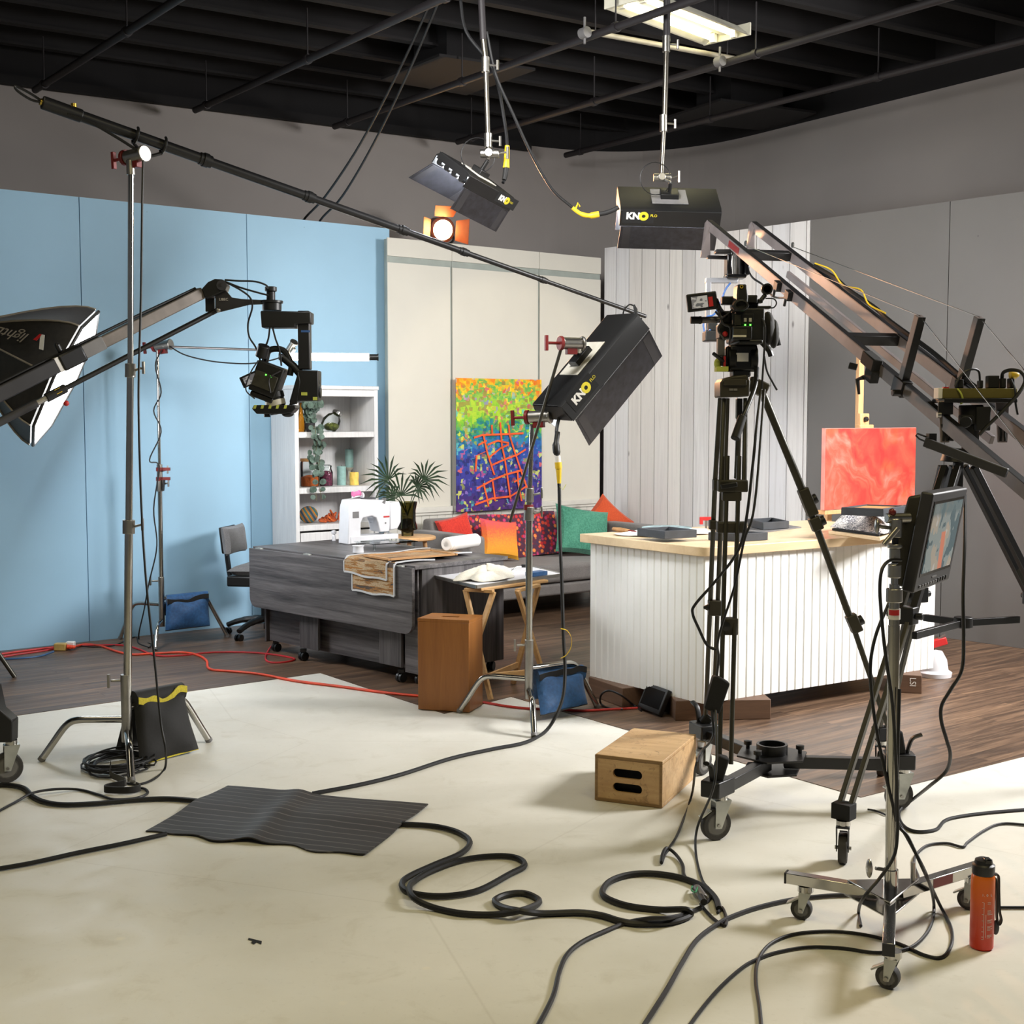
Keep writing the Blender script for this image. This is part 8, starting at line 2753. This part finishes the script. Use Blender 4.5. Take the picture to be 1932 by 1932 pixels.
curved_text('1.0 L', -0.42, 0.178, 0.011)
mb = MB()
for a_, z0_, z1_ in ((-0.22, 0.040, 0.158), (-0.06, 0.046, 0.12)):
    mb.box(onbottle(a_, (z0_ + z1_) / 2), 0.0009, 0.0012, z1_ - z0_, (V((math.cos(a_), math.sin(a_), 0)), V((-math.sin(a_), math.cos(a_), 0)), Z))
for z_ in (0.04, 0.048, 0.065, 0.08, 0.1, 0.12, 0.14, 0.158):
    for a_ in (-0.34, -0.29):
        mb.box(onbottle(a_, z_), 0.003, 0.0012, 0.0007, (V((math.cos(a_), math.sin(a_), 0)), V((-math.sin(a_), math.cos(a_), 0)), Z))
rnd = random.Random(2)
for z_ in (0.158, 0.154, 0.132, 0.128, 0.124, 0.120, 0.102, 0.098, 0.094, 0.082, 0.078, 0.074, 0.070, 0.054, 0.050, 0.046):
    for a_ in (0.12, 0.22, 0.32, 0.42, 0.52)[:rnd.randint(3, 5)]:
        mb.box(onbottle(a_, z_), 0.0034, 0.0012, 0.0010, (V((math.cos(a_), math.sin(a_), 0)), V((-math.sin(a_), math.cos(a_), 0)), Z))
P('printed_scale', mb, M['label_white'], root)

# ribbed rubber mat
t = NT('ribbed_rubber_mat')
qm = [G(430, 1486), G(808, 1522), G(690, 1615), G(272, 1572)]
dm = xy(qm[1] - qm[0]).normalized()
ANG_MAT = math.atan2(dm.y, dm.x)
co = t.coords((1, 1, 1))
sx_ = t.node('ShaderNodeSeparateXYZ')
t.link(co, sx_.inputs[0])
wob = t.noise(t.coords((1.2, 0.4, 1)), 2.5, 3)
f = t.math('ADD', t.math('MULTIPLY', sx_.outputs[1], 19.0), t.math('MULTIPLY', wob, 0.9))
fr = t.math('FRACT', f)
c = t.ramp(fr, [(0.0, (104, 98, 92)), (0.06, (90, 84, 80)), (0.11, (36, 32, 30)), (0.93, (42, 38, 36)), (1.0, (104, 98, 92))])
c = t.mix(t.framp(t.noise(co, 3, 4), 0.45, 0.7, 0, 0.4), c, (34, 31, 31))
t.bump(fr, 0.4, 0.004)
M['mat'] = t.out(c, 0.6)


def matf(i, j):
    top = lerp(qm[0], qm[1], i)
    bot = lerp(qm[3], qm[2], i)
    p = lerp(top, bot, j)
    edge = 0.03 * (math.sin(i * 13) * 0.6 + math.sin(i * 29 + 1) * 0.4) * max(0, (j - 0.85) / 0.15)
    z = 0.010 + 0.014 * math.exp(-((i - 0.37 - 0.12 * j) / 0.06) ** 2) + 0.003 * math.sin(i * 8 + j * 5)
    z += 0.012 * math.exp(-((j - 0.42) / 0.14) ** 2)
    return xy(p - (qm[3] - qm[0]).normalized() * edge, z)


S('rubber_mat', MB().slab(matf, 44, 26, Z * 0.005), M['mat'], 'dark ribbed rubber mat laid over the cables on the cream floor', 'mat', rot=ANG_MAT)

fcable('thick black cable entering at the left edge and passing under the rubber mat', [(-20, 1482), (15, 1481), (45, 1487), (62, 1503), (85, 1513), (120, 1518), (180, 1516), (260, 1509), (320, 1507), (372, 1511), (384, 1513)], 0.011)
main_ = [(180, 290), (330, 300), (450, 330), (515, 380), (470, 440), (330, 500), (200, 560), (160, 600), (190, 640), (300, 662), (430, 660), (570, 630), (720, 550), (800, 505), (760, 465), (650, 455), (480, 475), (320, 530), (220, 590), (200, 630), (230, 680), (330, 725), (480, 755), (640, 760), (760, 745), (860, 710), (870, 680), (800, 650), (710, 655), (645, 685), (680, 720), (780, 742), (900, 755), (1080, 750), (1200, 765), (1300, 795), (1400, 808), (1560, 800), (1660, 765), (1640, 735), (1500, 735), (1340, 715), (1230, 675), (1205, 640), (1240, 590), (1330, 555), (1450, 545), (1600, 565), (1720, 610), (1790, 670), (1812, 730)]
mp_ = [(700 + x_ / 2.76, 1450 + y_ / 2.76) for x_, y_ in main_]
lift = {i: 0.030 for i in (19, 20, 24, 31, 39)}
fcable('thick black cable snaking in loops from under the mat across the floor', [(758, 1553)] + mp_, 0.011, lift={i + 1: z_ for i, z_ in lift.items()}, n=5)
fcable('thinner dark cable leaving the cable junction and running off the bottom edge in the middle', [(1322, 1712), (1300, 1722), (1265, 1731), (1225, 1733), (1185, 1740), (1140, 1757), (1098, 1777), (1070, 1801), (1055, 1834), (1044, 1878), (1018, 1930), (995, 1968)], 0.0075, M['cable_grey'], lift={2: 0.032, 3: 0.032})
fcable('dark cable from under the rolling stand curving to the bottom edge right of the middle', [(1612, 1688), (1560, 1690), (1495, 1697), (1440, 1709), (1399, 1722), (1359, 1740), (1316, 1772), (1287, 1816), (1258, 1867), (1218, 1930), (1195, 1965)], 0.0075, M['cable_grey'])
fcable('short black cable end hooked near the junction of the floor cables', [(1322, 1706), (1335, 1722), (1352, 1738), (1368, 1746), (1370, 1730), (1362, 1712), (1354, 1722)], 0.0055)
fcable('thin grey cable curling behind the orange bottle from the right edge', [(1945, 1557), (1890, 1554), (1857, 1567), (1826, 1589), (1816, 1598), (1786, 1591), (1750, 1595), (1728, 1614), (1725, 1633), (1733, 1657), (1727, 1675), (1695, 1683), (1634, 1687), (1540, 1692)], 0.0055, M['cable_grey'])
fcable('thin dark cable at the right edge behind the bottle strap', [(1885, 1712), (1910, 1712), (1945, 1712)], 0.0055)
fcable('black cable running from the left edge to under the near side of the rubber mat', [(-20, 1642), (60, 1628), (150, 1608), (230, 1592), (314, 1573)], 0.009)
# panel feed: hangs from the slanted panel, yellow connector, then over the floor to the mat
cable('black cable dropping from the slanted panel and sweeping over the floor to the mat', [W(1060, 775, 6.98), W(1052, 800, 6.95), W(1050, 830, 6.92), W(1055, 920, 6.9), W(1056, 1000, 6.9), W(1060, 1100, 6.88), W(1063, 1200, 6.86), W(1066, 1260, 6.84), W(1063, 1310, 6.8), W(1050, 1348, 6.76), G(1028, 1381, 0.012), G(990, 1401, 0.010), G(930, 1413, 0.010), G(850, 1431, 0.010), G(760, 1460, 0.010), G(680, 1480, 0.010), G(590, 1497, 0.010)], 0.0095)
root = T('cable_connector', 'yellow twist-lock plug on the cable below the slanted light panel', 'plug', W(1054, 912, 6.88))
P('boot', MB().tube(spline([W(1052, 815, 6.915), W(1049, 840, 6.895), W(1051, 858, 6.885)], 4), [0.014] * 4 + [0.020] * 4 + [0.015], 12), M['black'], root)
P('sleeve', MB().cyl(W(1052, 860, 6.88), W(1053, 872, 6.88), 0.015, n=14), M['card_white'], root)
P('plug_body', MB().cyl(W(1053, 872, 6.88), W(1054, 884, 6.88), 0.019, n=14).cyl(W(1054, 884, 6.88), W(1055, 912, 6.88), 0.016, 0.011, 14), M['yellow'], root)
P('leaf_tag', MB().strip([W(1056, 918, 6.87), W(1062, 924, 6.86), W(1068, 914, 6.86)], 0.02, 0.002, Y), M['yellow_green'], root)
S('cable_tie', MB().strip(spline([W(1058, 1186, 6.84), W(1070, 1190, 6.83), W(1078, 1204, 6.83), (W(1077, 1222, 6.83)), W(1068, 1236, 6.83), W(1058, 1242, 6.84)], 5), 0.02, 0.002, Y), M['yellow'], 'yellow tie strap fluttering from the hanging cable by the counter', 'strap')
# coil by the tall stand
cco = G(222, 1447)
root = T('cable_coil', 'coiled black cable with strap lying at the foot of the tall chrome stand', 'cable coil', cco)
rnd = random.Random(6)
pts = []
for i in range(11 * 20 + 1):
    a = 2 * PI * i / 20
    k = i // 20
    rx = 0.130 + 0.026 * math.sin(k * 2.3) + 0.010 * math.sin(3 * a + k)
    ox, oy = 0.022 * math.sin(k * 1.7), 0.035 * math.cos(k * 2.1)
    pts.append(cco + V((math.cos(a) * rx + ox, math.sin(a) * rx * 1.25 + oy, 0.008 + 0.0035 * k + 0.003 * math.sin(a * 2 + k))))
P('coil', MB().tube(pts, 0.0048, 7), M['cable'], root)
sb0 = G(232, 1494)
P('strap', MB().strip(spline([cco + V((0.02, -0.17, 0.06)), cco + V((0.03, -0.20, 0.02)), sb0 + V((0.0, 0.05, 0.03)), sb0 + V((-0.07, 0.0, 0.022)), sb0 + V((-0.06, -0.04, 0.022)), sb0 + V((0.04, -0.05, 0.022)), sb0 + V((0.08, -0.01, 0.022)), sb0 + V((0.05, 0.03, 0.022))], 5), 0.03, 0.004, Z), M['black_cloth'], root)
fcable('thin black cable from the coil out to the left edge', [(-15, 1537), (30, 1513), (62, 1496), (105, 1489), (150, 1490), (185, 1499), (215, 1508), (255, 1506), (278, 1497), (272, 1488), (250, 1486)], 0.006, lift={2: 0.022, 3: 0.020})
# extension cords along the blue wall
fcable('bright orange extension cord crossing the wood floor toward the tall honey box', [(132, 1222), (160, 1216), (190, 1219), (220, 1229), (250, 1235), (290, 1233), (345, 1231), (375, 1237), (390, 1247), (392, 1258), (402, 1264), (440, 1267), (490, 1272), (560, 1285), (640, 1295), (720, 1306), (765, 1311), (800, 1314)], 0.0085, plain('orange_cord', (222, 70, 36), 0.5), lift={0: 0.03})
fcable('red extension cord running along the wall to the sewing cabinet in a loop', [(-20, 1243), (30, 1235), (80, 1228), (130, 1220), (190, 1217), (235, 1218), (262, 1225), (295, 1237), (340, 1237), (400, 1231), (470, 1231), (515, 1235), (545, 1240), (556, 1244), (540, 1249), (512, 1250), (501, 1243), (506, 1228), (520, 1212), (540, 1203), (562, 1200)], 0.007, plain('red_cord', (176, 28, 34), 0.5), lift={18: 0.05, 19: 0.12, 20: 0.15})
fcable('second red cord lying along the foot of the blue flats at the left edge', [(-20, 1237), (30, 1230), (70, 1225), (120, 1219.5), (135, 1219.5)], 0.008, plain('red_cord_bright', (200, 34, 32), 0.5), lift={4: 0.03})
fcable('blue cord by the power splitter at the left edge', [(-20, 1245), (40, 1242), (75, 1238), (102, 1229)], 0.007, plain('blue_cord', (40, 84, 128), 0.5), lift={3: 0.03})
fcable('thin black cord tangled behind the slim stand', [(110, 1222), (132, 1218), (150, 1219), (180, 1221), (215, 1218), (255, 1202), (262, 1214), (283, 1222)], 0.005)
ps_ = G(115, 1228)
root = T('power_splitter', 'tan and white power splitter where the red and blue cords meet', 'power strip', ps_)
P('splitter_body', MB().box(ps_ + Z * 0.03, 0.085, 0.06, 0.052), plain('tan_plastic', (190, 160, 92), 0.5), root, 0.006)
P('plug', MB().box(ps_ + V((0.06, 0.03, 0.04)), 0.06, 0.05, 0.045), M['card_white'], root, 0.006)
P('plug', MB().cyl(ps_ + V((0.045, -0.01, 0.03)), ps_ + V((0.10, 0.01, 0.025)), 0.018, 0.012, 12), plain('orange_plug', (224, 74, 40), 0.5), root)
fcable('red cord with black sleeve passing the honey box towards the counter', [(912, 1325), (935, 1329), (960, 1333), (1000, 1337), (1050, 1338), (1100, 1341), (1160, 1338), (1205, 1336)], 0.0075, plain('red_cord_dark', (178, 44, 34), 0.5))
cable('black cord looping up from the little floor monitor', [G(1210, 1341, 0.01), G(1195, 1330, 0.01), W(1172, 1312, 7.25), W(1150, 1303, 7.3), W(1135, 1310, 7.3), G(1133, 1326, 0.02), G(1148, 1336, 0.008), G(1175, 1338, 0.008)], 0.006)
S('tape_scrap', MB().prism([G(x_, y_, 0.001) for x_, y_ in ((469, 1770), (494, 1776), (493, 1782), (484, 1778), (479, 1782), (474, 1779), (476, 1775), (468, 1773))], Z * 0.001), M['matte_black'], 'small scrap of black tape on the cream floor near the bottom', 'tape')
root = T('safety_chain', 'small wire end lying beside the column of the rolling stand', 'wire', G(1660, 1530))
P('wire', MB().tube([G(x_, y_, 0.006) for x_, y_ in ((1637, 1527), (1650, 1529), (1662, 1533), (1672, 1538))], 0.004, 6), M['cable'], root)
bpy.data.objects['safety_chain'].name = 'loose_wire'
